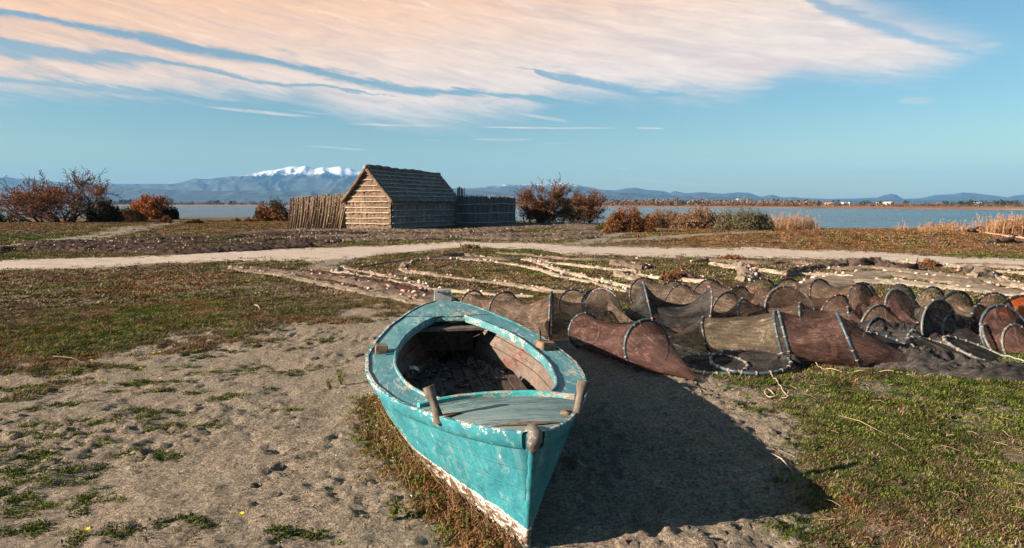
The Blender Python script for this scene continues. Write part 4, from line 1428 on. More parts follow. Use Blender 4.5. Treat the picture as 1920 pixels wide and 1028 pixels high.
# hoops lying flat at the front, with dark net between them
def crumple(name, label, outline_c, rx, ry, rot, hgt, nmat, seed, group=None, cat='fishing net', flat=0.0):
    """a heap or flat spread of netting: ragged oval, folded surface"""
    nr, nt = 26, 72
    rr = np.linspace(0, 1, nr); tt_ = np.linspace(0, 2 * np.pi, nt, endpoint=False)
    RR, TT = np.meshgrid(rr, tt_, indexing='ij')
    ed = 1 + 0.35 * (fbm(np.cos(TT) * 2.2 + seed, np.sin(TT) * 2.2, 3, seed) - .5)
    x = RR * ed * np.cos(TT) * rx; y = RR * ed * np.sin(TT) * ry
    c, s = math.cos(rot), math.sin(rot)
    X_ = x * c - y * s; Y_ = x * s + y * c
    rid = 1 - np.abs(2 * fbm(x * 5 + seed, y * 11, 4, seed + 3, .6) - 1) * 1.0
    Zz = (hgt * (1 - RR ** 2.2)) * (0.25 + 0.95 * rid ** 2) + 0.018 + 0.05 * (rid - .5) * (1 - RR ** 4)
    Xw, Yw = X_ + outline_c[0], Y_ + outline_c[1]
    Zg = ground_z(Xw.ravel(), Yw.ravel()).reshape(Xw.shape)
    Zz = np.maximum(Zz, 0.006) * (RR < .995) - .02 * (RR >= .995) + Zg
    V = np.stack([X_, Y_, Zz], -1).reshape(-1, 3)
    me = np_mesh(name, V, grid_faces(nr, nt, True), nmat, True, {'around': (y * 7).ravel(), 'along': (x * 2).ravel()})
    o = link(name, me, None, (outline_c[0], outline_c[1], 0))
    if label: tag(o, label, cat, group)
    return o


def lying_hoops(name, label, specs, nmat, group='hoop nets heaped on the grass', hmat=H_BLUE, sheet=None):
    c0 = specs[0][0]
    root = thing(name, label, 'fishing net', (c0[0], c0[1], 0), 0, group)
    inv = Vector((c0[0], c0[1], 0))
    for (c, r, tiltx, tilty, m_) in specs:
        e1 = Vector((1, 0, math.sin(R(tiltx)))).normalized(); e2 = Vector((0, 1, math.sin(R(tilty)))).normalized()
        mb = MB(); mb.ring(Vector(c) - inv, e1, e2, r, 0.0175, 40, 7)
        hp = mb.build('hoop', m_, root)
        mb = MB()
        for k in range(18):
            a = 2 * math.pi * k / 18
            p = Vector(c) - inv + (e1 * math.cos(a) + e2 * math.sin(a)) * r
            tg = -e1 * math.sin(a) + e2 * math.cos(a)
            mb.tube([p - tg * .012, p + tg * .012], .024, 7)
        tag(mb.build('twine_ties', M_TIE, hp), kind='stuff')
        nr, nt = 10, 48
        V = []; ar = []; al = []
        for i in range(nr):
            for k in range(nt):
                a = 2 * math.pi * k / nt; f = i / (nr - 1)
                p = Vector(c) - inv + (e1 * math.cos(a) + e2 * math.sin(a)) * r * f * .98
                p.z -= 0.02 * (1 - f) - 0.02 * (float(vnoise(p.x * 9, p.y * 14, 5)) - .5) * (1 - f ** 3)
                V.append(tuple(p)); ar.append(p.x * 8); al.append(p.y * 3)
        link('netting', np_mesh('netting', V, grid_faces(nr, nt, True), nmat, True, {'around': ar, 'along': al}), root)
    return root


a = G(1337, 690); b = G(1406, 689)
lying_hoops('collapsed_hoop_net', 'collapsed black net with two pale hoops lying flat on the grass', [((a[0], a[1], .05), .36, 1, 4, H_PALE), ((b[0], b[1], .075), .42, 3, 5, H_BLUE)], N_BLACK)
a = G(1680, 668); b = G(1765, 672); c = G(1838, 678)
lying_hoops('collapsed_hoop_net', 'black net with three tilted hoops collapsed in front of the heap', [((a[0], a[1], .10), .36, -16, 14, H_BLUE), ((b[0], b[1], .09), .36, -10, 12, H_PALE), ((c[0], c[1], .10), .38, -16, 13, H_PALE)], N_BLACK)
crumple('net_heap', 'crumpled charcoal net heap at the right front of the hoop nets', G(1735, 690), .62, .26, -.10, .16, N_GREY, 51, 'loose net heaps by the hoop nets')
crumple('net_heap', 'flat dark net tongue trailing off to the right edge', G(1850, 706), .72, .22, -.22, .10, N_BLACK, 52, 'loose net heaps by the hoop nets')
crumple('net_heap', 'small black net bundle beside the flat pale hoops', G(1478, 687), .22, .14, 0, .09, N_BLACK, 53, 'loose net heaps by the hoop nets')
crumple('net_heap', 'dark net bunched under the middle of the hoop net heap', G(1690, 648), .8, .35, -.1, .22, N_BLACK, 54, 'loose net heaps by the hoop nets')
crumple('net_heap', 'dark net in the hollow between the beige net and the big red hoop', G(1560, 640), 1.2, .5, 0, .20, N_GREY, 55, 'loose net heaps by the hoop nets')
crumple('net_heap', 'brown net bunched at the foot of the swagged dark net', G(1290, 618), .8, .4, 0, .22, N_BROWN, 56, 'loose net heaps by the hoop nets')
crumple('net_heap', 'grey brown net spread between the right end hoops', G(1790, 620), 1.0, .55, 0, .22, N_BROWN, 57, 'loose net heaps by the hoop nets')

# ------------------------------------------------------------------ floats and long nets laid out on the grass
def float_mesh(r=0.042, seed=0):
    mb = MB()
    prof = [(-1.15, .30), (-1.1, .42), (-.9, .72), (-.5, .95), (0, 1.0), (.5, .95), (.9, .72), (1.1, .42), (1.15, .30)]
    mb.tube([(0, 0, z * r) for z, _ in prof], [q * r for _, q in prof], 9)
    return mb


F_PALE = simple_mat('pale_cork', [(0.3, (0.30, 0.235, 0.185)), (0.7, (0.50, 0.42, 0.34))], 30, bump=.5)
F_PINK = simple_mat('faded_pink_float', [(0.3, (0.33, 0.16, 0.125)), (0.7, (0.48, 0.28, 0.23))], 30, bump=.5)
F_BROWN = simple_mat('brown_cork', [(0.3, (0.16, 0.09, 0.065)), (0.7, (0.33, 0.21, 0.16))], 30, bump=.5)
F_TAN = simple_mat('weathered_cork', [(0.3, (0.20, 0.155, 0.12)), (0.7, (0.38, 0.31, 0.25))], 3)
F_ME = [float_mesh().mesh('float', m_) for m_ in (F_PALE, F_PINK, F_BROWN)]
N_ROPE = net_mat('bleached_net_rope', (0.33, 0.265, 0.20), (0.45, 0.37, 0.28), 0.0)
N_TAN = net_mat('tan_net', (0.24, 0.18, 0.135), (0.33, 0.26, 0.195), 0.06)
N_DUN = net_mat('dun_net', (0.14, 0.10, 0.078), (0.21, 0.155, 0.12), 0.08)
N_DARKB = net_mat('dark_brown_net', (0.055, 0.038, 0.033), (0.115, 0.078, 0.062), 0.02)


def catmull(P, n):
    P = np.array(P, float)
    Q = np.vstack([2 * P[0] - P[1], P, 2 * P[-1] - P[-2]])
    seg = np.linalg.norm(np.diff(P, axis=0), axis=1); cum = np.concatenate([[0], np.cumsum(seg)])
    out = []
    for s in np.linspace(0, cum[-1], n):
        i = min(np.searchsorted(cum, s, 'right') - 1, len(P) - 2)
        t = (s - cum[i]) / seg[i]
        p0, p1, p2, p3 = Q[i:i + 4]
        out.append(0.5 * ((2 * p1) + (-p0 + p2) * t + (2 * p0 - 5 * p1 + 4 * p2 - p3) * t ** 2 + (-p0 + 3 * p1 - 3 * p2 + p3) * t ** 3))
    return np.array(out), cum[-1]


def laid_net(label, pix, width, hgt, nmat, gap, seed, group='long nets laid out on the grass', floats='parts', fmix=(5, 2, 2), off=0.35, nm='float_net', fr_=1.0, fs=1.0):
    P = [G(*p)[:2] for p in pix]
    _, L = catmull(P, 5)
    n = int(max(30, min(900, L / 0.06)))
    C, L = catmull(P, n)
    rs = np.random.RandomState(seed)
    s = np.linspace(0, L, n)
    d = np.gradient(C, axis=0); d /= np.linalg.norm(d, axis=1)[:, None]
    nrm = np.stack([-d[:, 1], d[:, 0]], 1)
    C = C + nrm * ((fbm(s * 1.5, s * 0 + seed, 3, seed) - .5) * 0.25 * max(width, .2))[:, None]
    wv = width * (0.45 + 1.1 * fbm(s * 1.1, s * 0 + 2, 4, seed + 1, .65))
    wv *= np.minimum(1, np.minimum(np.arange(n), np.arange(n)[::-1]) / 8 + .25)
    m_ = 13 if fs == 1.0 else 23
    v = np.linspace(-1, 1, m_)
    Xg = C[:, None, 0] + nrm[:, None, 0] * wv[:, None] * v[None] / 2
    Yg = C[:, None, 1] + nrm[:, None, 1] * wv[:, None] * v[None] / 2
    ragged = (fbm(s[:, None] * 4 + v[None] * 3, v[None] * 2 + s[:, None] * 0, 3, seed + 7) - .5) * 0.16 * max(width, .15)
    Xg = Xg + nrm[:, None, 0] * ragged; Yg = Yg + nrm[:, None, 1] * ragged
    rid = 1 - np.abs(2 * fbm(s[:, None] * 2.0 * fs + v[None] * .4, v[None] * (1.5 + width) * fs + seed + s[:, None] * .3, 4, seed + 5, .6) - 1)
    lump = fbm(s[:, None] * 0.9, v[None] * 0 + seed, 3, seed + 9)
    Zv = hgt * (0.15 + 1.3 * rid ** 2 * (0.3 + lump)) * (1 - np.abs(v[None]) ** 3) + 0.006
    Zg = ground_z(Xg.ravel(), Yg.ravel()).reshape(Xg.shape)
    Zw = Zg + Zv
    Zw[:, 0] = Zg[:, 0] - .03; Zw[:, -1] = Zg[:, -1] - .03
    o0 = np.array([C[0, 0], C[0, 1], 0])
    root = thing(nm, label, 'fishing net', tuple(o0), 0, group)
    V = np.stack([Xg, Yg, Zw], -1).reshape(-1, 3) - o0
    link('netting', np_mesh('netting', V, grid_faces(n, m_)[:, ::-1], nmat, True, {'around': (v[None] * width * 8 + s[:, None] * 0.0 + 0).ravel(), 'along': (s[:, None] * 2 + v[None] * 0).ravel()}), root)
    # float line along one edge
    k = gap * rs.rand(); j = 0
    mbs = MB()
    while k < L:
        i = min(int(k / L * (n - 1)), n - 1)
        side = off + 0.25 * (rs.rand() - .5)
        x = C[i, 0] + nrm[i, 0] * wv[i] * side + rs.randn() * .02; y = C[i, 1] + nrm[i, 1] * wv[i] * side + rs.randn() * .02
        z = gz(x, y) + hgt * .35 + 0.02
        if floats != 'parts': x += rs.randn() * width * .25; y += rs.randn() * width * .25
        me = F_ME[rs.choice(3, p=np.array(fmix) / sum(fmix))]
        rot = (math.pi / 2 + rs.randn() * .35, 0, rs.rand() * 6.28)
        sc = rs.uniform(.75, 1.25) * fr_
        if floats == 'parts':
            link('float', me, root, (x - o0[0], y - o0[1], z), rot, (sc, sc, sc))
        else:
            mbs.box((x - o0[0], y - o0[1], z + .02), (.085 * sc, .085 * sc, .085 * sc), Matrix.Rotation(rs.rand() * 3, 3, 'Z') @ Matrix.Rotation(.8, 3, 'X'), .01)
        k += gap * rs.choice([.35, .6, 1.2, 2.4, 3.2]); j += 1
    if floats != 'parts' and mbs.v:
        tag(mbs.build('floats', F_TAN, root), kind='stuff')
    return root


laid_net('long tan net starting by the path and broadening to the boat stern', [(430, 500), (470, 508), (520, 514), (600, 532), (700, 552), (770, 566), (830, 578)], .42, .05, N_TAN, .42, 201, fmix=(2, 2, 5))
laid_net('wide dun net with a row of brown pink floats beside the tan one', [(470, 503), (500, 506), (560, 513), (620, 521), (680, 532), (740, 546), (800, 560), (850, 568)], .75, .07, N_DUN, .16, 202, fmix=(1, 4, 5), off=.0)
laid_net('reddish crumpled net strip along the upper side of the dun net', [(500, 503), (550, 510), (600, 514), (660, 522), (720, 536), (790, 550)], .5, .09, N_MAROON, .5, 203, fmix=(1, 2, 3))
laid_net('bleached net line ending in a hook short of the path, left of the loop', [(660, 501), (632, 503), (630, 510), (670, 517), (740, 530), (800, 543), (860, 550), (930, 556), (1000, 560)], .22, .05, N_ROPE, .30, 204, fmix=(6, 2, 1))
laid_net('second bleached line lying just above the hooked one', [(640, 500), (690, 512), (740, 522), (780, 533), (810, 546)], .18, .05, N_TAN, .28, 205, fmix=(6, 1, 2))
laid_net('net line bent in a wide loop round a patch of grass', [(905, 487), (850, 487), (790, 489), (762, 495), (754, 504), (772, 512), (830, 519), (900, 529), (960, 538), (1030, 549), (1090, 552)], .24, .06, N_TAN, .30, 206, fmix=(3, 4, 3))
laid_net('thin brown line running left from the top of the loop', [(675, 500), (700, 497), (745, 492), (800, 487), (860, 484), (910, 483)], .14, .05, N_DUN, .7, 207, fmix=(3, 1, 5))
laid_net('pale line slanting right from the top of the loop past the floats', [(860, 487), (930, 492), (985, 503), (1020, 510), (1060, 524), (1110, 532), (1160, 545), (1190, 552)], .22, .05, N_ROPE, .34, 208, fmix=(5, 3, 2))
laid_net('pale line lying between two others, ending at the back hoops', [(935, 485), (984, 487), (1018, 497), (1044, 508), (1096, 523), (1161, 537), (1210, 545)], .22, .06, N_ROPE, .30, 209, fmix=(6, 2, 1))
laid_net('forked pale line below the path, left of the small net heap', [(1025, 493), (1080, 500), (1148, 508), (1187, 511), (1203, 520), (1260, 527), (1330, 533)], .20, .06, N_ROPE, .38, 210, fmix=(4, 3, 1))
laid_net('knotted floats bunched in a line along the crest above the loop', [(830, 484), (870, 480), (905, 484), (950, 487), (985, 486), (1030, 492)], .30, .10, N_DUN, .16, 211, fmix=(4, 2, 4))
laid_net('dark line of net with floats close under the path', [(930, 476), (985, 478), (1010, 481), (1060, 486), (1110, 489), (1180, 489), (1225, 490)], .18, .07, N_DUN, .55, 212, fmix=(6, 3, 1))
laid_net('small pinkish net heap in the grass right of the forked line', [(1145, 497), (1170, 500), (1195, 503), (1205, 508)], .55, .12, N_DUN, .12, 213, fmix=(2, 5, 2))
laid_net('small heap with pink floats behind the back hoops', [(1150, 516), (1180, 524), (1215, 527)], .4, .10, N_TAN, .10, 214, fmix=(2, 5, 2))
laid_net('maroon rope of net curling out behind the black hoops', [(1278, 516), (1300, 523), (1330, 530), (1352, 536), (1400, 538)], .26, .10, N_MAROON, .4, 215, fmix=(2, 3, 1))
laid_net('net line running right from the pink floats under the path', [(1300, 494), (1330, 491), (1382, 494), (1430, 497), (1480, 495), (1520, 499)], .26, .10, N_DUN, .22, 216, fmix=(5, 4, 2))
laid_net('pale net line below the dark crest line, going right', [(1330, 497), (1382, 505), (1430, 510), (1480, 515), (1545, 518), (1600, 522)], .30, .07, N_ROPE, .32, 217, fmix=(5, 2, 1))
laid_net('heaped grey net with floats hanging down towards the hoops', [(1382, 497), (1395, 508), (1402, 518), (1398, 530)], .45, .13, N_TAN, .12, 218, fmix=(6, 3, 1))
laid_net('thick brown net roll with pink floats near the bleached hoop', [(1475, 520), (1500, 511), (1530, 503), (1570, 500), (1620, 494), (1650, 492)], .42, .14, N_DUN, .20, 219, fmix=(3, 4, 3))
laid_net('dark peaked net bundle on the crest near the path', [(1575, 497), (1610, 500), (1640, 497), (1680, 508), (1720, 506)], .40, .17, N_DARKB, .4, 220, fmix=(3, 3, 1))
laid_net('broad pale net spread behind the hoops on the right', [(1500, 540), (1580, 524), (1650, 515), (1720, 521), (1800, 530), (1880, 545), (1960, 552)], 1.1, .07, N_TAN, .18, 221, fmix=(5, 4, 1))
laid_net('second broad pale net, its floats strewn along the upper edge', [(1560, 508), (1640, 505), (1700, 512), (1760, 518), (1840, 526), (1930, 538), (2000, 545)], .8, .07, N_TAN, .2, 222, fmix=(5, 4, 2))
laid_net('bleached rope net line close under the right end of the path', [(1690, 490), (1740, 497), (1800, 503), (1850, 509), (1900, 512), (1960, 520)], .36, .07, N_ROPE, .25, 223, fmix=(5, 4, 1))
laid_net('pale net crossing down towards the orange panel', [(1830, 508), (1850, 517), (1880, 528), (1905, 536), (1950, 548)], .34, .08, N_ROPE, .3, 224, fmix=(6, 2, 1))
laid_net('grey crumpled net knot right of the peaked bundle', [(1800, 512), (1825, 508), (1840, 515), (1838, 526)], .6, .16, N_TAN, .14, 225, fmix=(4, 3, 3))
laid_net('pale tangle of net behind the far black hoops', [(1600, 530), (1680, 530), (1760, 538), (1840, 545), (1930, 560)], .7, .07, N_ROPE, .22, 226, fmix=(5, 4, 1))
laid_net('ragged pinkish net spread below the path at the far right', [(1780, 498), (1850, 500), (1920, 505), (1990, 512)], .6, .07, N_TAN, .3, 227, fmix=(4, 3, 1))

# rows of dark net drying between the hut and the path
rows = [
    ('dark net row nearest the path, west of the hut', [(-120, 490), (0, 471), (60, 469), (150, 470), (250, 471), (330, 474), (420, 472), (500, 467), (580, 462)], 1.5),
    ('dark net row second from the path, west of the hut', [(-60, 474), (30, 466), (120, 463), (230, 463), (330, 466), (430, 464), (520, 458), (640, 455)], 1.6),
    ('dark net row third from the path, starting by the twin track', [(40, 459), (120, 457), (220, 456), (330, 456), (440, 454), (560, 449), (680, 450)], 1.7),
    ('dark net row running up to the left fence', [(230, 452), (330, 449), (430, 446), (520, 441), (600, 440), (680, 441)], 2.1),
    ('grey net row just in front of the hut gable', [(440, 443), (540, 436), (640, 436), (740, 437), (860, 438), (960, 436)], 1.9),
    ('brown net row crossing in front of the hut side wall', [(560, 447), (680, 444), (800, 445), (920, 444), (1040, 441), (1120, 437)], 2.1),
    ('brown net row along the upper edge of the path below the hut', [(640, 453), (760, 450), (860, 447), (960, 450), (1060, 450), (1120, 446)], 1.6),
    ('pale brown net row on the rise behind, in front of the right enclosure', [(880, 437), (960, 432), (1040, 430), (1120, 433)], 2.6),
    ('pale brown net row at the foot of the tamarisks', [(930, 430), (1000, 426), (1070, 426), (1125, 430)], 3.0),
]
for i, (lb, px_, wd) in enumerate(rows):
    laid_net(lb, px_, wd, .13, N_DARKB if i < 4 else N_DUN, .10, 240 + i, 'net rows drying between hut and path', 'stuff', off=.0, nm='net_row', fr_=.62, fs=2.2)

# loose ropes
M_CORD = simple_mat('bleached_rope', [(0.3, (0.24, 0.18, 0.125)), (0.7, (0.40, 0.32, 0.23))], 60)
M_CORDG = simple_mat('green_cord', [(0.3, (0.14, 0.20, 0.16)), (0.7, (0.24, 0.30, 0.24))], 60)


def rope(label, pix, r=.0055, mat=None, z=.02):
    P = [G(*p)[:2] for p in pix]
    C, L = catmull(P, max(20, int(L_est(P) / .03)))
    mb = MB()
    mb.tube([(x, y, gz(x, y) + z + .012 * math.sin(i * .7)) for i, (x, y) in enumerate(C)], r, 6)
    return tag(mb.build('rope', mat or M_CORD), label, 'rope')


def L_est(P):
    return float(np.sum(np.linalg.norm(np.diff(np.array(P), axis=0), axis=1)))


rope('long pale rope trailing right across the grass before the hoop nets', [(1528, 684), (1540, 692), (1575, 699), (1610, 703), (1650, 701), (1700, 703)])
rope('looped pale rope end lying in front of the flat hoops', [(1442, 702), (1455, 718), (1466, 734), (1478, 748), (1458, 746), (1440, 738), (1434, 742), (1446, 750), (1470, 745)])
rope('rope with a curled end by the black net heap', [(1730, 684), (1762, 692), (1785, 702), (1778, 692), (1785, 690), (1790, 700), (1755, 706), (1700, 710)])
rope('thin dark rope trailing to the ground from the maroon net', [(1295, 712), (1302, 722), (1315, 736), (1322, 745)], .006, M_DARKWOOD)
rope('pale green cord strung to the right edge from the black net', [(1880, 690), (1920, 700), (1980, 715)], .008, M_CORDG, .12)
rope('float rope lying on the turf near the far right reeds', [(1835, 444), (1862, 449), (1890, 453), (1920, 455), (1980, 459)], .05, F_PINK, .03)


# ================================================================== thatched hut and its fences
def thatch_mat(name, a, b, c_, scale=26):
    m, t, out = mat_new(name)
    g = t.new('ShaderNodeTexCoord').outputs['Object']
    n = t.noise(t.scale3(g, 1, 1, 0.07), scale, 6, 0.75, 0.3)
    n2 = t.noise(g, 0.9, 5, 0.65)
    n3 = t.noise(t.scale3(g, 1, 1, 0.25), 3.5, 4, 0.6)
    n5 = t.noise(t.scale3(g, 1, 1, 0.5), 2.2, 4, 0.65)
    c = t.ramp(n, [(0.32, a), (0.5, b), (0.68, c_)])
    c = t.mix(0.8, c, t.ramp(n2, [(0.3, (0.6, 0.6, 0.62)), (0.55, (1, 1, 1)), (0.75, (1.25, 1.22, 1.18))]), 'MULTIPLY')
    c = t.mix(t.m('MULTIPLY', t.step(n3, 0.56, 0.68), 0.5), c, c_)
    c = t.mix(t.m('MULTIPLY', t.step(n5, 0.52, 0.66), 0.35), c, t.mix(1.0, c, (0.3, 0.28, 0.27), 'MULTIPLY'))
    principled(t, out, c, 0.9, n, 0.9, 0.03, 0.1)
    return m


M_REED = thatch_mat('golden_reed_thatch', (0.035, 0.02, 0.013), (0.14, 0.088, 0.057), (0.33, 0.235, 0.165))
M_REEDG = thatch_mat('grey_reed_thatch', (0.035, 0.029, 0.026), (0.13, 0.115, 0.10), (0.46, 0.42, 0.38))
M_BATTEN = simple_mat('split_cane_batten', [(0.3, (0.34, 0.27, 0.20)), (0.7, (0.52, 0.44, 0.35))], 6)
M_BATTENG = simple_mat('grey_cane_batten', [(0.3, (0.28, 0.26, 0.24)), (0.7, (0.50, 0.47, 0.44))], 6)
M_STAKE = simple_mat('weathered_stakes', [(0.3, (0.07, 0.042, 0.026)), (0.7, (0.20, 0.13, 0.088))], 2.5, stretch=(4, 4, .2))
M_STAKEG = simple_mat('grey_stakes', [(0.3, (0.06, 0.058, 0.058)), (0.7, (0.20, 0.19, 0.185))], 2.5, stretch=(4, 4, .2))

HX, HY = -7.8, 44.3
PHI = R(22)
gdir = np.array([-math.cos(PHI), math.sin(PHI)])     # along the gable, from the near corner westward
sdir = np.array([math.sin(PHI), math.cos(PHI)])      # along the side wall, away from the camera
HW, HL = 3.45, 9.7
HZ = float(H(HX, HY)) - 0.03
EAVE, RIDGE = 2.08, 3.98
# local frame: x along gable from near corner (0..HW) , y along side (0..HL)
hut = thing('thatched_hut', 'reed thatched fishing hut with sunlit gable and dark grey roof beyond the path', 'hut', (HX, HY, HZ), 0)
hut.rotation_euler = (0, 0, 0)


def hp(x, y, z):
    """point on the hut: x along the gable wall, y along the side, z up (relative to the hut's base)"""
    v = gdir * x + sdir * y
    return (v[0], v[1], z)


def hloc(V):
    V = np.asarray(V, float)
    xy = V[..., 0:1] * gdir + V[..., 1:2] * sdir
    return np.concatenate([xy, V[..., 2:3]], -1)


def course(name, A, B, up, nrm, h, thick, mat, seed, jag=0.05, res=0.045, xl=None, tuck=0.35, parent=None, flip=False):
    """one layer of reed bundles: runs from A to B along its lower edge, height h along up, proud by thick at the butt"""
    A, B, up, nrm = [np.array(q, float) for q in (A, B, up, nrm)]
    L = np.linalg.norm(B - A)
    n = max(6, int(L / res))
    s = np.linspace(0, 1, n)
    low = (fbm(s * L * 9, s * 0 + seed, 3, seed) - .5) * jag * 2 + (fbm(s * L * 1.3, s * 0 + seed, 2, seed + 1) - .5) * jag
    lev = np.array([0.0, 0.02, 0.3, 0.65, 1.0])
    th = np.array([0.45, 1.0, 0.95, 0.65, tuck]) * thick
    rows = []
    for li, (f, tk) in enumerate(zip(lev, th)):
        base = A + (B - A) * s[:, None]
        x0 = 0.0
        if xl is not None:      # taper in to a slope at both ends
            a0, a1 = xl
            k0 = a0 * f; k1 = a1 * f
            base = A + (B - A) * (s * (1 - k0 - k1) + k0)[:, None]
        rough_ = (fbm(s * L * 14, s * 0 + f * 3 + seed, 3, seed + 5) - .5) * 0.045
        rows.append(base + up * ((f * h + low * (1 - f)))[:, None] + nrm * ((tk + rough_))[:, None])
    rows.insert(0, rows[0] - nrm * 0.12)
    V = np.stack(rows, 0)
    F = grid_faces(len(rows), n)
    if flip: F = F[:, ::-1]
    me = np_mesh(name, hloc(V.reshape(-1, 3)), F, mat)
    me.set_sharp_from_angle(angle=R(45))
    return link(name, me, parent or hut)


def batten(P, rad, mat, parent, name='batten', wob=0.02):
    n = 14
    P = [np.array(p, float) for p in P]
    pts = []
    for i in range(n):
        f = i / (n - 1)
        p = P[0] + (P[1] - P[0]) * f
        p = p + np.array([0, 0, math.sin(f * 9 + P[0][2] * 7) * wob * .5 + random.uniform(-1, 1) * wob * .3])
        pts.append(tuple(hloc(p[None])[0]))
    mb = MB(); mb.tube(pts, [rad * random.uniform(.8, 1.15) for _ in pts], 6)
    return mb.build(name, mat, parent)


# gable wall: a solid core, then courses of reed bundles with cane battens
mb = MB()
co = [hp(0.12, 0.12, 0), hp(HW - .12, 0.12, 0), hp(HW - .12, 0.12, EAVE), hp(HW / 2, 0.12, RIDGE - .12), hp(0.12, 0.12, EAVE)]
cb3 = [hp(0.12, HL - .12, 0), hp(HW - .12, HL - .12, 0), hp(HW - .12, HL - .12, EAVE), hp(HW / 2, HL - .12, RIDGE - .12), hp(0.12, HL - .12, EAVE)]
mb.add(co + cb3, [(0, 1, 2, 3, 4), (9, 8, 7, 6, 5), (0, 5, 6, 1), (1, 6, 7, 2), (2, 7, 8, 3), (3, 8, 9, 4), (4, 9, 5, 0)])
mb.build('wall_core', M_REEDG, hut, smooth=False)
ng = 11
hg = (RIDGE - 0.05) / ng
for k in range(ng):
    z0 = k * hg
    def half(z): return HW / 2 if z <= EAVE else HW / 2 * max(0.02, (RIDGE - z) / (RIDGE - EAVE))
    a, b = half(z0), half(z0 + hg)
    tp = (a - b) / (2 * a)
    course('gable_thatch', (HW / 2 - a, 0, z0), (HW / 2 + a, 0, z0), (0, 0, 1), (0, -1, 0), hg * 1.03, 0.07 + .025 * (k % 2), M_REED, 400 + k, 0.10, xl=(tp, tp), flip=False)
    if k > 0:
        batten([(HW / 2 - a - .02, -.095, z0 + .06 + random.uniform(-.03, .03)), (HW / 2 + a + .02, -.095, z0 + .06 + random.uniform(-.03, .03))], 0.026, M_BATTEN, hut)
batten([(-.05, -.135, .10), (HW + .05, -.135, .05)], .03, M_BATTEN, hut)
# side wall in shade
ns = 5
for k in range(ns):
    z0 = k * EAVE / ns
    course('side_thatch', (0, 0.0, z0), (0, HL, z0), (0, 0, 1), (-1, 0, 0), EAVE / ns * 1.05, 0.10, M_REEDG, 430 + k, 0.05, res=0.07, flip=True)
    course('side_thatch', (HW, 0.0, z0), (HW, HL, z0), (0, 0, 1), (1, 0, 0), EAVE / ns * 1.05, 0.10, M_REEDG, 440 + k, 0.05, res=0.12)
    if k: batten([(-.125, -.05, z0 + .05), (-.125, HL * random.uniform(.93, 1.0), z0 + .02)], 0.024, M_BATTENG, hut)
batten([(-.14, 0, .12), (-.14, HL, .16)], 0.024, M_BATTENG, hut)
# roof slopes
sl = math.hypot(HW / 2 + .22, RIDGE - EAVE + .28)
upv = np.array([(HW / 2 + .22) / sl, 0, (RIDGE - EAVE + .28) / sl])
nv = np.array([-upv[2], 0, upv[0]])
nr_ = 8
for k in range(nr_):
    f = k / nr_
    A = np.array([-.22, -.12 - .05 * (k == 0), EAVE - .22]) + upv * f * sl
    B_ = A + np.array([0, HL + .25 - 0.0, 0])
    course('roof_thatch', A, B_, upv, nv, sl / nr_ * 1.12, 0.07, M_REEDG, 460 + k, 0.09 if k == 0 else 0.05, res=0.06, flip=True)
    Am = A * np.array([-1, 1, 1]) + np.array([HW, 0, 0]); Bm = B_ * np.array([-1, 1, 1]) + np.array([HW, 0, 0])
    course('roof_thatch', Am, Bm, upv * np.array([-1, 1, 1]), nv * np.array([-1, 1, 1]), sl / nr_ * 1.12, 0.16, M_REEDG, 480 + k, 0.05, res=0.12)
    if k:
        o_ = nv * 0.105 + upv * .05
        batten([A + o_, B_ + o_ - np.array([0, random.uniform(0, .2), 0])], 0.022, M_BATTENG, hut, wob=.03)
# ridge roll, with bundle ends
mb = MB()
rp = [hp(HW / 2, y, RIDGE + .12 + .05 * math.sin(y * 1.3) * .6 + .02 * math.sin(y * 6) - .012 * y) for y in np.linspace(-.35, HL + .15, 30)]
mb.tube(rp, [.19 + .025 * math.sin(i * 1.9) for i in range(30)], 10, flat=.7)
mb.build('ridge_roll', M_REEDG, hut)
# verge bundles along the gable slopes
for sgn in (0, 1):
    a = np.array([HW / 2, -.2, RIDGE + .06]); b = np.array([-.30, -.2, EAVE - .32]) if sgn == 0 else np.array([HW + .30, -.2, EAVE - .32])
    pts = []
    n = 16
    for i in range(n):
        f = i / (n - 1)
        p = a + (b - a) * f + np.array([0, 0, -.06 * math.sin(f * math.pi)])
        pts.append(tuple(hloc(p[None])[0]))
    mb = MB(); mb.tube(pts, [.13 + .018 * math.sin(i * 2.4) - (.04 if i == n - 1 else 0) for i in range(n)], 9)
    mb.build('verge_bundle', M_REED, hut)
mb = MB()
for k in range(160):
    y = random.uniform(-.1, HL)
    side_ = random.choice((0, 1))
    x = -.30 if random.random() < .85 else HW + .3
    p = np.array([x, y, EAVE - .2]); q = p + np.array([random.uniform(-.06, .03) * (1 if x < 0 else -1), random.uniform(-.06, .06), -random.uniform(.1, .28)])
    mb.tube([hloc(p[None])[0], hloc(q[None])[0]], [.012, .004], 4, caps=False)
for k in range(40):
    y = random.uniform(.5, HL); p = np.array([HW / 2 - random.uniform(0, 1.2), y, 0]); p[2] = RIDGE - (HW / 2 - p[0]) * 1.35 + .12
    q = p + np.array([-.1, random.uniform(-.1, .1), random.uniform(0.05, .2)])
    mb.tube([hloc(p[None])[0], hloc(q[None])[0]], [.010, .004], 4, caps=False)
tag(mb.build('loose_reeds', M_REEDG, hut), kind='stuff')


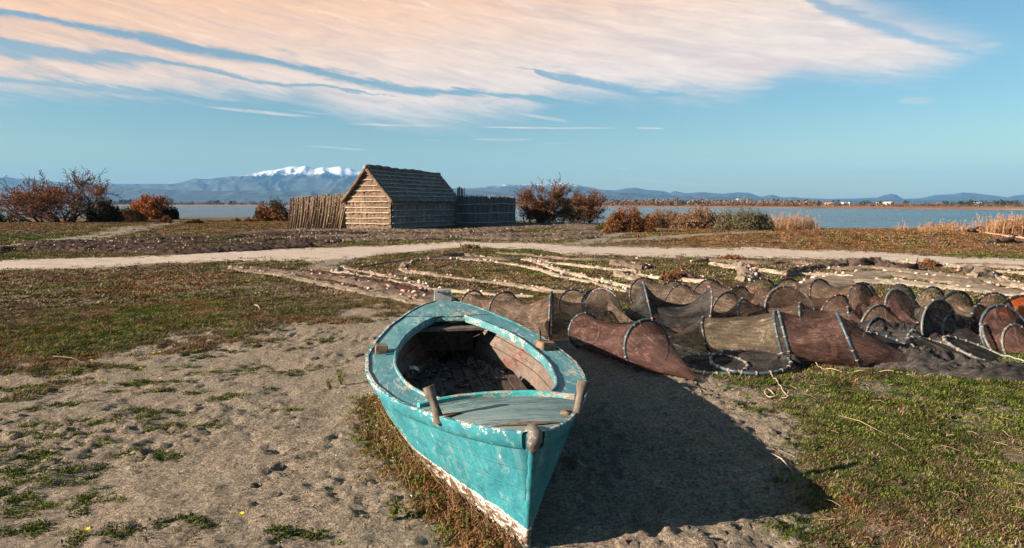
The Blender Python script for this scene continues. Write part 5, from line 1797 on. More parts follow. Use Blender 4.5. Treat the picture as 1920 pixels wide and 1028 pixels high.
def stake_fence(name, label, poly, h0, h1, mat, seed, rails=(0.35, 0.95, 1.6), railmat=None, spacing=.085, cat='fence', rr=.045, gzb=True, ragg=.1):
    P = np.array(poly, float)
    o0 = np.array([P[0, 0], P[0, 1], 0])
    root = thing(name, label, cat, tuple(o0))
    seg = np.linalg.norm(np.diff(P, axis=0), axis=1); cum = np.concatenate([[0], np.cumsum(seg)])
    L = cum[-1]
    rs = random.Random(seed)
    pm_ = [MB() for _ in range(5)]
    for q in range(5):
        n = 5
        pm_[q].tube([(0.012 * math.sin(i * 1.4 + q), 0.012 * math.cos(i * 1.9 + q), i / (n - 1)) for i in range(n)], [rr, rr * 1.05, rr * .95, rr * .9, rr * .6], 6)
    meshes = [m_.mesh('stake', mat) for m_ in pm_]
    s = 0
    while s < L:
        x = np.interp(s, cum, P[:, 0]); y = np.interp(s, cum, P[:, 1])
        zz = gz(x, y)
        h = h0 + (h1 - h0) * s / L + rs.uniform(-ragg, ragg)
        o = link('stake', meshes[rs.randrange(5)], root, (x - o0[0], y - o0[1], zz - .05), (rs.uniform(-.03, .03), rs.uniform(-.03, .03), rs.uniform(0, 6)), (rs.uniform(.8, 1.2), rs.uniform(.8, 1.2), h))
        s += spacing * rs.uniform(.8, 1.15)
    if cat == 'enclosure':      # reeds packed behind the stakes
        nn_ = 120; sv = np.linspace(0, L, nn_)
        bx_ = np.interp(sv, cum, P[:, 0]); by_ = np.interp(sv, cum, P[:, 1]) + .06
        zz_ = ground_z(bx_, by_); top_ = zz_ + (h0 + (h1 - h0) * sv / L) * .94 + (fbm(sv * 9, sv * 0, 2, 5) - .5) * .12
        Vb = np.stack([np.stack([bx_, by_, zz_ - .1], 1), np.stack([bx_, by_, top_], 1), np.stack([bx_ + .02, by_ + .08, top_], 1), np.stack([bx_ + .02, by_ + .08, zz_ - .1], 1)], 0) - np.array([o0[0], o0[1], 0])
        link('reed_backing', np_mesh('reed_backing', Vb.reshape(-1, 3), grid_faces(4, nn_), M_REEDG), root)
    for rz in rails:
        for side in (-1,):
            pts = []
            for s in np.linspace(0, L, 40):
                i = min(np.searchsorted(cum, s, 'right') - 1, len(seg) - 1)
                d = (P[i + 1] - P[i]) / seg[i]
                nrm = np.array([d[1], -d[0]])
                if nrm @ np.array([0, -1.0]) < 0: nrm = -nrm
                x, y = np.interp(s, cum, P[:, 0]) + nrm[0] * (rr + .03), np.interp(s, cum, P[:, 1]) + nrm[1] * (rr + .03)
                pts.append((x - o0[0], y - o0[1], gz(x, y) + rz + .02 * math.sin(s * 3 + rz * 5)))
            mb = MB(); mb.tube(pts, .028, 6); mb.build('rail', railmat or M_BATTENG, root)
    return root


fl0 = D(548, 400, 47.3)[:2]; fl1 = np.array([HX, HY]) + gdir * (HW + .12) + sdir * .45
stake_fence('stake_fence', 'short stake fence left of the hut, hung with brown fishing net', [fl0, (fl0 + fl1) / 2 + np.array([0, .05]), fl1], 2.02, 2.28, M_STAKE, 3, rails=(1.1,), railmat=M_BATTEN, spacing=.10)
# net hung over that fence in gathered folds, cork floats scattered on it
n_, m_ = 320, 22
u = np.linspace(0, 1, n_); v = np.linspace(0, 1, m_)
U, Vv = np.meshgrid(u, v, indexing='ij')
dv = fl1 - fl0; Lf = np.linalg.norm(dv); dv = dv / Lf; nf = np.array([dv[1], -dv[0]])
sweep = (Vv ** 1.5) * (-0.035 - .05 * U)
UU = np.clip(U + sweep, -0.03, 1.0)
fold = (fbm(U * Lf * 4.5, Vv * .5, 3, 77) - .5) * (0.10 + .26 * Vv) + np.sin(U * Lf * 30 + 4 * fbm(U * 5, Vv, 2, 4)) * .035 * (0.5 + Vv)
xw = fl0[0] + dv[0] * Lf * UU + nf[0] * (.16 + .22 * Vv + fold); yw = fl0[1] + dv[1] * Lf * UU + nf[1] * (.16 + .22 * Vv + fold)
zt = np.interp(U, [0, 1], [2.08, 2.32]) + .03 * np.sin(U * 40) + (fbm(U * 20, U * 0, 2, 8) - .5) * .08
zw = zt * (1 - Vv) + .04
zw = zw + ground_z(xw.ravel(), yw.ravel()).reshape(xw.shape)
V = np.stack([xw - fl0[0], yw - fl0[1], zw], -1).reshape(-1, 3)
root = thing('hung_net', 'brown fishing net with small cork floats hung in folds over the left stake fence', 'fishing net', (fl0[0], fl0[1], 0), 0)
N_HUNG = net_mat('hung_net', (0.12, 0.08, 0.05), (0.19, 0.13, 0.085), 0.04)
link('netting', np_mesh('netting', V, grid_faces(n_, m_), N_HUNG, True, {'around': (U * Lf * 2.2).ravel(), 'along': (Vv * 0.5).ravel()}), root)
rs = random.Random(8)
for k in range(170):
    i = rs.randrange(4, n_); j = int(abs(rs.gauss(0, .38)) * m_) % m_
    p = V[i * m_ + j]
    link('float', F_ME[0 if rs.random() < .7 else 2], root, (p[0] + nf[0] * .07, p[1] + nf[1] * .07, p[2]), (rs.random() * 3, rs.random() * 3, 0), (.7, .7, .7))

# enclosure to the right of the hut
ra = np.array([HX, HY]) + sdir * (HL * .93) + np.array([.15, 0])
pts_r = [ra, D(864, 400, 52.9)[:2], D(890, 400, 52.3)[:2], D(919, 400, 52.4)[:2], D(945, 400, 53.6)[:2], D(965, 400, 55.0)[:2], D(962, 400, 59)[:2], D(900, 400, 62)[:2]]
stake_fence('reed_enclosure', 'grey reed and stake enclosure curving off the right end of the hut', pts_r, 2.42, 2.0, M_STAKEG, 5, rails=(.25, .95, 1.65), spacing=.075, rr=.05, ragg=.05, cat='enclosure')
mb = MB()
t_ = thing('post_bundle', 'dark upright poles sticking up between the hut and the enclosure', 'poles', (*D(862, 400, 54)[:2], 0))
for k, (px, top) in enumerate([(858, 352), (861, 350), (864.5, 352), (867, 353.5), (870, 352)]):
    T0 = D(px, top, 54.2 + .2 * (k % 3)); ox = T0[0] - t_.location.x
    mb = MB(); mb.tube([(ox + .03, T0[1] - t_.location.y, .1), (ox, T0[1] - t_.location.y, T0[2] * .6), (ox + .02, T0[1] - t_.location.y, T0[2])], [.07, .06, .03 + .03 * (k < 3)], 6)
    mb.build('pole', M_DARKWOOD, t_)


# ================================================================== shrubs, tamarisks, reeds
def leaf_mat(name, stops, rough=0.7, scale=1.6, transl=0.12):
    m, t, out = mat_new(name)
    g = t.new('ShaderNodeNewGeometry').outputs['Position']
    n = t.noise(g, scale, 5, 0.7)
    n2 = t.noise(g, scale * 14, 3, 0.7)
    f = t.m('ADD', t.m('MULTIPLY', n, 0.65), t.m('MULTIPLY', n2, 0.35))
    c = t.ramp(f, stops)  # clump tones; on bushes the dark ones stand in for shade inside
    d = t.new('ShaderNodeBsdfDiffuse'); t.put(d.inputs[0], c)
    tl = t.new('ShaderNodeBsdfTranslucent'); t.put(tl.inputs[0], c)
    ms = t.new('ShaderNodeMixShader'); ms.inputs[0].default_value = transl
    t.l.new(d.outputs[0], ms.inputs[1]); t.l.new(tl.outputs[0], ms.inputs[2])
    t.l.new(ms.outputs[0], out.inputs[0])
    return m


L_RUST = leaf_mat('rusty_tamarisk_foliage', [(0.32, (0.09, 0.028, 0.010)), (0.5, (0.24, 0.075, 0.024)), (0.68, (0.38, 0.15, 0.05))])
L_RUST2 = leaf_mat('dull_rust_foliage', [(0.32, (0.06, 0.024, 0.012)), (0.5, (0.16, 0.065, 0.028)), (0.68, (0.27, 0.13, 0.055))])
L_DARK = leaf_mat('dark_scrub_foliage', [(0.32, (0.018, 0.014, 0.008)), (0.5, (0.05, 0.035, 0.018)), (0.68, (0.10, 0.07, 0.035))])
L_GREYG = leaf_mat('grey_green_foliage', [(0.32, (0.03, 0.026, 0.013)), (0.5, (0.105, 0.088, 0.048)), (0.68, (0.22, 0.185, 0.115))], scale=2.5)
L_BROWN = leaf_mat('dry_brown_foliage', [(0.32, (0.06, 0.032, 0.018)), (0.5, (0.16, 0.095, 0.055)), (0.68, (0.28, 0.18, 0.105))], scale=2)
L_GREEN = leaf_mat('low_green_foliage', [(0.32, (0.016, 0.026, 0.006)), (0.5, (0.05, 0.075, 0.018)), (0.68, (0.11, 0.14, 0.035))])
M_BARK = simple_mat('dark_tamarisk_bark', [(0.3, (0.030, 0.018, 0.014)), (0.7, (0.10, 0.066, 0.05))], 5)
M_BARKG = simple_mat('grey_twigs', [(0.3, (0.12, 0.09, 0.075)), (0.7, (0.28, 0.22, 0.18))], 5)


def leaf_cloud(P, size, rs, elong=2.2, up=0.3):
    """small leaf-sized faces at points P (n,3)"""
    n = len(P)
    d = rs.normal(size=(n, 3)); d[:, 2] += up; d /= np.linalg.norm(d, axis=1)[:, None]
    e = rs.normal(size=(n, 3)); e -= (e * d).sum(1)[:, None] * d; e /= np.linalg.norm(e, axis=1)[:, None]
    L = size * rs.uniform(.6, 1.5, n)[:, None] * elong / 2; W_ = size * rs.uniform(.5, 1.2, n)[:, None] / 2
    V = np.stack([P - e * W_ * .6, P + d * L * .1 + e * W_, P + d * L, P + d * L * .4 - e * W_], 1)
    F = np.arange(n * 4).reshape(n, 4)
    return V.reshape(-1, 3), F


def grow(rs, base, width, height, nstem, levels=3, upb=0.5, lean=0.9, seglen=.5, r0=.09, droop=0.0, spread=0.25):
    """stems: list of (points, radii); tips: positions along thin twigs"""
    stems = []; tips = []
    env_w, env_h = width / 2, height

    def branch(p, d, L, r, lev):
        n = max(3, int(L / seglen) + 2)
        pts = [p.copy()]; rad = [r]
        step_ = L / (n - 1)
        for i in range(1, n):
            d = d + rs.normal(size=3) * 0.20 + np.array([0, 0, 0.05 * upb - droop * lev * .05])
            d /= np.linalg.norm(d)
            p = p + d * step_
            e = (p[0] / env_w) ** 2 + (p[1] / (env_w * .7)) ** 2 + (max(p[2], 0) / env_h) ** 2
            if e > 1.15 and lev < 2: d = d * np.array([.5, .5, .6]) + np.array([0, 0, .1]); d /= np.linalg.norm(d)
            pts.append(p.copy()); rad.append(r * (1 - .7 * i / (n - 1)))
            if lev >= 1: tips.append((p.copy(), lev))
            if lev < levels and i > 0:
                nb = rs.poisson(1.5 if lev == 0 else 1.2)
                for _ in range(nb):
                    dd = d + rs.normal(size=3) * .65 + np.array([0, 0, .25 * upb])
                    dd /= np.linalg.norm(dd)
                    branch(p.copy(), dd, L * rs.uniform(.35, .6), max(rad[-1] * .6, .010), lev + 1)
        stems.append((pts, rad))

    for k in range(nstem):
        a = rs.uniform(0, 2 * math.pi)
        rr = rs.uniform(0, spread) * env_w * 2
        b = np.array([math.cos(a) * rr, math.sin(a) * rr * .6, -.05])
        le = rs.uniform(.2, lean)
        d = np.array([math.cos(a) * le, math.sin(a) * le * .6, 1.0]); d /= np.linalg.norm(d)
        branch(b, d, height * rs.uniform(.45, .85), r0 * rs.uniform(.6, 1.2), 0)
    return stems, tips


def tree_like(name, label, cat, px0, px1, base, top, lmat, seed, nstem=7, leaf=.16, nleaf=9000, group='shrubs along the lagoon shore', levels=3, bare=0.25, lean=.9, bark=None, leaf_top=0.8, r0=.09, mat2=None):
    g = G((px0 + px1) / 2, base)
    d = g[1]
    zb = gz(g[0], g[1])
    width = (px1 - px0) / 1280 * d
    height = (D(px0, top, d)[2] - zb)
    rs = np.random.RandomState(seed)
    root = thing(name, label, cat, (g[0], g[1], zb), 0, group)
    stems, tips = grow(rs, None, width, height, nstem, levels, lean=lean, seglen=max(.25, height * .09), r0=r0)
    mb = MB()
    kk = max(p[0][2] for p in [(t_[0],) for t_ in tips])
    # fit the grown plant to the outline the photograph shows
    allp = np.array([t_[0] for t_ in tips])
    sx = width / 2 / np.percentile(np.abs(allp[:, 0]), 98); sz = height / np.percentile(allp[:, 2], 99.7)
    sc = np.array([sx, sx, sz])
    for pts, rad in stems:
        mb.tube([tuple(p * sc) for p in pts], [max(r, .020) for r in rad], 4, caps=False)
    mb.build('branches', bark or M_BARK, root)
    tp = allp * sc
    w_ = np.array([1.0 if l >= 2 else .25 for _, l in tips]) * (0.25 + np.clip(tp[:, 2] / height, 0, 1))
    w_ *= np.where(tp[:, 2] > height * leaf_top, bare, 1.0)
    idx = rs.choice(len(tp), nleaf, p=w_ / w_.sum())
    cl = fbm(tp[idx, 0] * 1.2, tp[idx, 2] * 1.2 + seed, 2, seed)
    idx = idx[rs.rand(len(idx)) < sstep(cl, .2, .5) * .9 + .1]
    P = tp[idx] + rs.normal(size=(len(idx), 3)) * leaf * 1.3
    P[:, 2] = np.abs(P[:, 2])
    V, F = leaf_cloud(P, leaf, rs)
    link('foliage', np_mesh('foliage', V, F, lmat, False), root)
    if mat2 is not None:
        idx = rs.choice(len(tp), nleaf // 3)
        P = tp[idx] * np.array([1, 1, .6]) + rs.normal(size=(len(idx), 3)) * leaf * 1.5; P[:, 2] = np.abs(P[:, 2])
        V, F = leaf_cloud(P, leaf, rs)
        link('foliage', np_mesh('foliage', V, F, mat2, False), root)
    return root


def dome_bush(name, label, px0, px1, base, top, lmat, seed, leaf=.11, nleaf=9000, group='shrubs along the lagoon shore', mat2=None, lumps=14, twigs=40, depth=.7, frac2=.3):
    g = G((px0 + px1) / 2, base)
    d = g[1]; zb = gz(g[0], g[1])
    width = (px1 - px0) / 1280 * d; height = D(px0, top, d)[2] - zb
    rs = np.random.RandomState(seed)
    root = thing(name, label, 'bush', (g[0], g[1], zb), 0, group)
    # several overlapping lumps, leaves through their outer shells
    C = []
    for k in range(lumps):
        x = rs.uniform(-.42, .42) * width
        hh = height * (1 - .55 * (abs(x) / (width * .5)) ** 2) * rs.uniform(.75, 1.0)
        C.append((x, rs.uniform(-.25, .25) * width * depth, 0, width * rs.uniform(.10, .19), hh))
    C.append((rs.uniform(-.1, .1) * width, 0, 0, width * .24, height))
    for sgn in (-1, 1): C.append((sgn * width * .36, 0, 0, width * .15, height * rs.uniform(.4, .6)))
    P = []
    per = nleaf // len(C)
    for (cx, cy, cz, rw, rh) in C:
        v = rs.normal(size=(per, 3)); v /= np.linalg.norm(v, axis=1)[:, None]; v[:, 2] = np.abs(v[:, 2])
        rr = rs.uniform(.72, 1.06, per) + (fbm(v[:, 0] * 4 + seed, v[:, 1] * 4 + v[:, 2] * 3, 3, seed) - .5) * .9
        P.append(np.stack([cx + v[:, 0] * rw * rr, cy + v[:, 1] * rw * rr, v[:, 2] * rh * rr], 1))
    P = np.concatenate(P)
    V, F = leaf_cloud(P, leaf, rs, 1.8, .5)
    if mat2 is None:
        link('foliage', np_mesh('foliage', V, F, lmat, False), root)
    else:
        sel = fbm(P[:, 0] * .8 + seed, P[:, 2] * 1.2, 2, seed + 2) < (0.38 + frac2 * .4)
        for msk, m_ in ((sel, mat2), (~sel, lmat)):
            if msk.sum() < 10: continue
            vv = V.reshape(-1, 4, 3)[msk].reshape(-1, 3)
            link('foliage', np_mesh('foliage', vv, np.arange(len(vv)).reshape(-1, 4), m_, False), root)
    # dark tangle of twigs inside and some poking out
    mb = MB()
    for k in range(twigs * 3):
        cx, cy, cz, rw, rh = C[rs.randint(len(C))]
        v = rs.normal(size=3); v[2] = abs(v[2]) * 1.4; v /= np.linalg.norm(v)
        L = rs.uniform(.6, 1.15)
        p1 = np.array([cx + v[0] * rw * L, cy + v[1] * rw * L, v[2] * rh * L])
        p0 = np.array([cx * .8 + rs.normal() * .1, cy * .8, 0])
        pm2 = (p0 + p1) / 2 + rs.normal(size=3) * .08
        mb.tube([p0, pm2, p1], [.03, .018, .008], 4, caps=False)
    mb.build('branches', M_BARK if k % 2 else M_BARKG, root)
    return root


tree_like('tamarisk', 'large half bare tamarisk with orange foliage and dark limbs at the far left', 'tree', 12, 215, 417, 318, L_RUST, 21, nstem=13, leaf=.10, nleaf=10000, bare=.06, leaf_top=.66, lean=1.15, r0=.15)
dome_bush('bush', 'low dark green bush at the left edge, left of the large tamarisk', -70, 42, 417, 384, L_DARK, 31, leaf=.16, nleaf=7000, mat2=L_GREEN)
dome_bush('bush', 'dark olive bush at the right foot of the large tamarisk', 165, 226, 417, 372, L_DARK, 32, leaf=.15, nleaf=6000)
dome_bush('bush', 'low dark hump of scrub between the large tamarisk and the small orange one', 205, 274, 414, 389, L_DARK, 33, leaf=.14, nleaf=6000, mat2=L_RUST2)
tree_like('tamarisk', 'small bright orange tamarisk left of the open water', 'tree', 246, 318, 412, 370, L_RUST, 22, nstem=8, leaf=.17, nleaf=8000, bare=.8, leaf_top=.9, r0=.07)
dome_bush('bush', 'grey black bush at the right side of the small orange tamarisk', 298, 334, 411, 384, L_DARK, 34, leaf=.14, nleaf=4500)
dome_bush('bush', 'small rusty tussock below the small orange tamarisk', 300, 322, 419, 405, L_RUST2, 35, leaf=.10, nleaf=1800, lumps=4)
dome_bush('bush', 'low dark tussock beside the bare patch by the water', 350, 380, 420, 412, L_DARK, 36, leaf=.10, nleaf=1500, lumps=4, twigs=8)
dome_bush('bush', 'tiny brown tussock on the shore left of the rusty bush', 434, 452, 416, 409, L_BROWN, 37, leaf=.10, nleaf=900, lumps=3, twigs=6)
dome_bush('bush', 'second tiny brown tussock on the shore, nearest the rusty bush', 458, 474, 416, 408, L_BROWN, 38, leaf=.10, nleaf=900, lumps=3, twigs=6)
dome_bush('bush', 'rusty brown bush behind the left end of the stake fence', 476, 556, 415, 377, L_RUST2, 39, leaf=.15, nleaf=7000, mat2=L_DARK)
tree_like('tamarisk', 'tall rusty tamarisk right of the reed enclosure', 'tree', 950, 1068, 421, 337, L_RUST2, 23, nstem=10, leaf=.085, nleaf=13500, bare=.25, leaf_top=.78, r0=.10, mat2=L_RUST2)
tree_like('tamarisk', 'shorter dark rusty tamarisk joined to the right of the tall one', 'tree', 1045, 1128, 421, 358, L_RUST2, 24, nstem=8, leaf=.085, nleaf=8500, bare=.5, leaf_top=.85, r0=.08, mat2=L_DARK)
dome_bush('bush', 'rust coloured bush with pale twigs at its foot, left end of the shrub row', 1132, 1228, 437, 387, L_RUST2, 41, leaf=.08, nleaf=13000, twigs=90)
dome_bush('bush', 'dry brown bush in the middle of the shrub row', 1195, 1305, 427, 391, L_BROWN, 42, leaf=.08, nleaf=12000, mat2=L_RUST2)
dome_bush('bush', 'brown and olive bush left of the grey green one in the shrub row', 1262, 1375, 429, 391, L_BROWN, 43, leaf=.10, nleaf=11000, mat2=L_DARK, frac2=.1)
dome_bush('bush', 'dense grey green bush at the right end of the shrub row', 1338, 1452, 434, 390, L_GREYG, 44, leaf=.07, nleaf=20000)
dome_bush('bush', 'low green clump in front of the rust coloured bush', 1120, 1165, 431, 419, L_GREEN, 45, leaf=.09, nleaf=2500, lumps=5, twigs=8)
dome_bush('bush', 'reddish dry tuft beside the path above the net loop', 862, 898, 467, 459, L_BROWN, 46, leaf=.05, nleaf=1200, lumps=5, twigs=24, group='tufts along the path')
dome_bush('bush', 'maroon dry tuft among the nets behind the black hoops', 1238, 1290, 528, 505, L_RUST2, 47, leaf=.03, nleaf=2600, lumps=6, twigs=40, group='tufts along the path')
dome_bush('bush', 'rusty tuft on the path edge above the right hand nets', 1720, 1765, 500, 487, L_RUST2, 48, leaf=.04, nleaf=2400, lumps=5, twigs=20, group='tufts along the path')
dome_bush('bush', 'reddish tuft on the path edge right of centre', 1340, 1400, 491, 478, L_RUST2, 49, leaf=.04, nleaf=2400, lumps=6, twigs=20, group='tufts along the path')

# prickly pear: pale green pads
g = G(232, 414); zb = gz(g[0], g[1])
M_PAD = simple_mat('pale_cactus_pads', [(0.3, (0.16, 0.20, 0.11)), (0.7, (0.42, 0.44, 0.30))], 3)
root = thing('prickly_pear', 'pale green prickly pear in front of the dark hump of scrub', 'cactus', (g[0], g[1], zb), 0)
rs = np.random.RandomState(3)
for k in range(26):
    mb = MB()
    w_, h_ = rs.uniform(.10, .17), rs.uniform(.18, .30)
    mb.tube([(0, 0, 0), (0, 0, h_ * .3), (0, 0, h_ * .7), (0, 0, h_)], [w_ * .3, w_ * .9, w_, w_ * .35], 8, flat=.25)
    o = mb.build('pad', M_PAD, root)
    o.location = (rs.uniform(-.62, .62), rs.uniform(-.2, .2), rs.choice([0, .22, .45]) * rs.uniform(.8, 1.1)); o.rotation_euler = (rs.uniform(-.3, .3), rs.uniform(-.4, .4), rs.uniform(-.8, .8))

# reeds
M_RSTALK = leaf_mat('dry_reed_stalks', [(0.32, (0.14, 0.065, 0.03)), (0.5, (0.28, 0.15, 0.075)), (0.68, (0.42, 0.26, 0.15))], scale=1.0)
M_RPLUME = leaf_mat('pale_reed_plumes', [(0.32, (0.16, 0.10, 0.065)), (0.5, (0.26, 0.175, 0.125)), (0.68, (0.36, 0.27, 0.21))], scale=3)


def reeds(label, px0, px1, base, h0, h1, n, seed, dens=None):
    g = G((px0 + px1) / 2, base); d = g[1]; W_ = (px1 - px0) / 1280 * d
    rs = np.random.RandomState(seed)
    root = thing('reed_clump', label, 'reeds', (g[0], g[1], 0), 0, 'reeds at the water edge')
    x = rs.uniform(-.5, .5, n) * W_
    if dens: x = (rs.beta(dens[0], dens[1], n) - .5) * W_
    y = rs.uniform(-1.2, 1.2, n)
    z = ground_z(x + g[0], y + g[1]) - .1
    h = rs.uniform(h0, h1, n) * (1 - .5 * (np.abs(x) / (W_ / 2)) ** 3)
    lx = rs.normal(size=n) * .13 * h; ly = rs.normal(size=n) * .05
    w_ = .012
    B = np.stack([x, y, z], 1); T_ = np.stack([x + lx, y + ly, z + h], 1); Mx = (B + T_) / 2 + np.stack([-lx * .15, 0 * x, 0 * x], 1)
    a = rs.uniform(0, np.pi, n); s = np.stack([np.cos(a) * w_, np.sin(a) * w_, 0 * a], 1)
    V = np.stack([B - s, B + s, Mx + s, Mx - s, T_ + s * .4, T_ - s * .4], 1).reshape(-1, 3)
    i = np.arange(n)[:, None] * 6
    F = np.concatenate([i + [0, 1, 2, 3], i + [3, 2, 4, 5]])
    tag(link('stalks', np_mesh('stalks', V, F, M_RSTALK, False), root), kind='stuff')
    # leaves
    k = n * 5
    idx = rs.randint(0, n, k); f = rs.uniform(.05, .85, k)[:, None]
    P = B[idx] * (1 - f) + T_[idx] * f
    dd = rs.normal(size=(k, 3)); dd[:, 2] = np.abs(dd[:, 2]) + .6; dd /= np.linalg.norm(dd, axis=1)[:, None]
    LL = rs.uniform(.18, .45, k)[:, None]
    sd = np.cross(dd, rs.normal(size=(k, 3))); sd /= np.linalg.norm(sd, axis=1)[:, None]; sd *= .016
    V = np.stack([P - sd, P + sd, P + dd * LL + [0, 0, -.05]], 1).reshape(-1, 3)
    tag(link('leaves', np_mesh('leaves', V, np.arange(3 * k).reshape(-1, 3), M_RSTALK, False), root), kind='stuff')
    sel = np.where(rs.rand(n) < .25)[0]
    P = np.repeat(T_[sel], 7, 0) + rs.normal(size=(len(sel) * 7, 3)) * [.03, .03, .10]
    V, F = leaf_cloud(P, .05, rs, 3, 1.5)
    tag(link('plumes', np_mesh('plumes', V, F, M_RPLUME, False), root), kind='stuff')


reeds('reed clump with pale plumes right of the grey green bush', 1432, 1528, 430, .5, 1.45, 360, 61)
reeds('sparse short reeds in the open shallows left of the far right reed bed', 1664, 1730, 434, .3, .8, 26, 62)
reeds('thin reed clump in front of the blue water, right side', 1738, 1802, 439, .25, .75, 260, 63)
reeds('thick golden reed bed reaching the right edge', 1812, 1990, 445, .4, 1.2, 950, 64, (2.2, 1.3))
reeds('wispy reeds rising behind the shrub row', 1215, 1400, 424, .8, 1.5, 240, 65)

# driftwood
def driftwood(label, px, py, L, seed):
    g = G(px, py); mb = MB(); rs = random.Random(seed)
    pts = [(-L / 2 + L * i / 9, .08 * math.sin(i * 1.1), .06 + .10 * math.sin(i / 9 * math.pi) + .02 * math.sin(i * 2.2)) for i in range(10)]
    mb.tube(pts, [.03, .06, .09, .10, .11, .09, .10, .08, .05, .02], 8)
    mb.tube([pts[6], (pts[6][0] + .3, .15, .30), (pts[6][0] + .5, .2, .34)], [.08, .05, .02], 6); mb.tube([pts[3], (pts[3][0] - .3, -.2, .2)], [.07, .02], 6)
    o = mb.build('driftwood', M_DARKWOOD); o.location = (g[0], g[1], gz(g[0], g[1])); o.rotation_euler = (0, 0, .1)
    tag(o, label, 'driftwood')


driftwood('big dark driftwood log lying on the turf near the right edge', 1882, 461, 1.7, 1)
driftwood('smaller pale driftwood piece by the right hand reeds', 1820, 446, .9, 2)

# ================================================================== far shore
L_FAR = leaf_mat('far_brown_scrub', [(0.3, (0.045, 0.026, 0.018)), (0.5, (0.11, 0.065, 0.042)), (0.7, (0.20, 0.125, 0.08))], scale=.06)
L_FARG = leaf_mat('far_dark_pines', [(0.3, (0.012, 0.018, 0.012)), (0.5, (0.03, 0.04, 0.024)), (0.7, (0.06, 0.07, 0.04))], scale=.06)


def far_veg(name, n, lo, hi, hmin, hmax, mat, seed, wfun=None, rmin=.02, rmax=.6):
    rs = np.random.RandomState(seed)
    Vs = []; Fs = []; o = 0
    for k in range(n):
        a = rs.uniform(lo, hi)
        if wfun is not None and rs.rand() > wfun(a): continue
        d = float(bank_front(a)) * (1 + rs.uniform(rmin, rmax))
        h = rs.uniform(hmin, hmax) * (.12 + d / 1000); w_ = h * rs.uniform(.6, 1.5)
        m_ = 26
        v = rs.normal(size=(m_, 3)); v /= np.linalg.norm(v, axis=1)[:, None]
        P = v * np.array([w_ * .5, w_ * .4, h * .5]) * rs.uniform(.5, 1, (m_, 1)) + np.array([a * d, d, h * .5 + .5])
        V, F = leaf_cloud(P, h * .38, rs, 1.3, .2)
        Vs.append(V); Fs.append(F + o); o += len(V)
    tag(link(name, np_mesh(name, np.concatenate(Vs), np.concatenate(Fs), mat, False)), kind='stuff')


far_veg('far_shore_scrub', 1700, -.82, .9, 1.6, 3.6, L_FAR, 71)
far_veg('far_shore_trees', 900, -.82, .9, 3.5, 7.5, L_FARG, 72, lambda a: .15 + .85 * (fbm(a * 14, 1.0, 3, 6) > .5), rmin=.15, rmax=1.2)
far_veg('far_shore_bare_trees', 420, .10, .45, 4.5, 8.0, leaf_mat('far_bare_trees', [(0.3, (0.07, 0.05, 0.045)), (0.7, (0.19, 0.14, 0.12))], scale=.05), 73, lambda a: fbm(a * 30, 2.0, 2, 8) > .45, rmin=.1, rmax=.7)
M_TRUNK = M_BARK
for i, (px, top, w_, lb) in enumerate([(312, 371, 26, 'broad dark pine on the far shore above the small orange tamarisk'), (232, 374, 16, 'dark pine on the far shore left of the broad one'), (397, 376, 18, 'low dark pine on the far shore, left of the hut'), (436, 376, 14, 'small dark pine on the far shore next to a white house'), (1153, 376, 14, 'round dark tree on the far shore right of the tamarisks'), (1505, 377, 14, 'dark tree on the far shore in front of the orange roofed village')]):
    d = 1250 if px < 700 else (640 if px < 1300 else 560)
    t0 = D(px, top, d); h = t0[2]; W_ = w_ / 1280 * d
    rs = np.random.RandomState(80 + i)
    root = thing('far_tree', lb, 'tree', (t0[0], t0[1], 0), 0, 'single trees on the far shore')
    v = rs.normal(size=(700, 3)); v /= np.linalg.norm(v, axis=1)[:, None]
    P = v * np.array([W_ / 2, W_ / 2, h * .36]) * rs.uniform(.6, 1.05, (700, 1)) + np.array([0, 0, h * .62])
    V, F = leaf_cloud(P, h * .09, rs, 1.4, .2)
    link('crown', np_mesh('crown', V, F, L_FARG, False), root)
    mb = MB(); mb.tube([(0, 0, -1), (0, 0, h * .5)], [h * .05, h * .03], 6); mb.build('trunk', M_TRUNK, root)

# houses of the villages across the water
W_WHITE = simple_mat('white_render', [(0.3, (0.42, 0.40, 0.37)), (0.7, (0.54, 0.52, 0.49))], .3)
W_PEACH = simple_mat('peach_render', [(0.3, (0.50, 0.33, 0.24)), (0.7, (0.60, 0.42, 0.31))], .3)
W_CREAM = simple_mat('cream_render', [(0.3, (0.52, 0.44, 0.35)), (0.7, (0.62, 0.54, 0.44))], .3)
M_TILE = simple_mat('terracotta_tiles', [(0.3, (0.30, 0.10, 0.055)), (0.7, (0.45, 0.17, 0.09))], .5)
M_PANE = simple_mat('dark_window_glass', [(0.3, (0.02, 0.025, 0.03)), (0.7, (0.04, 0.05, 0.06))], .5, rough=.2)


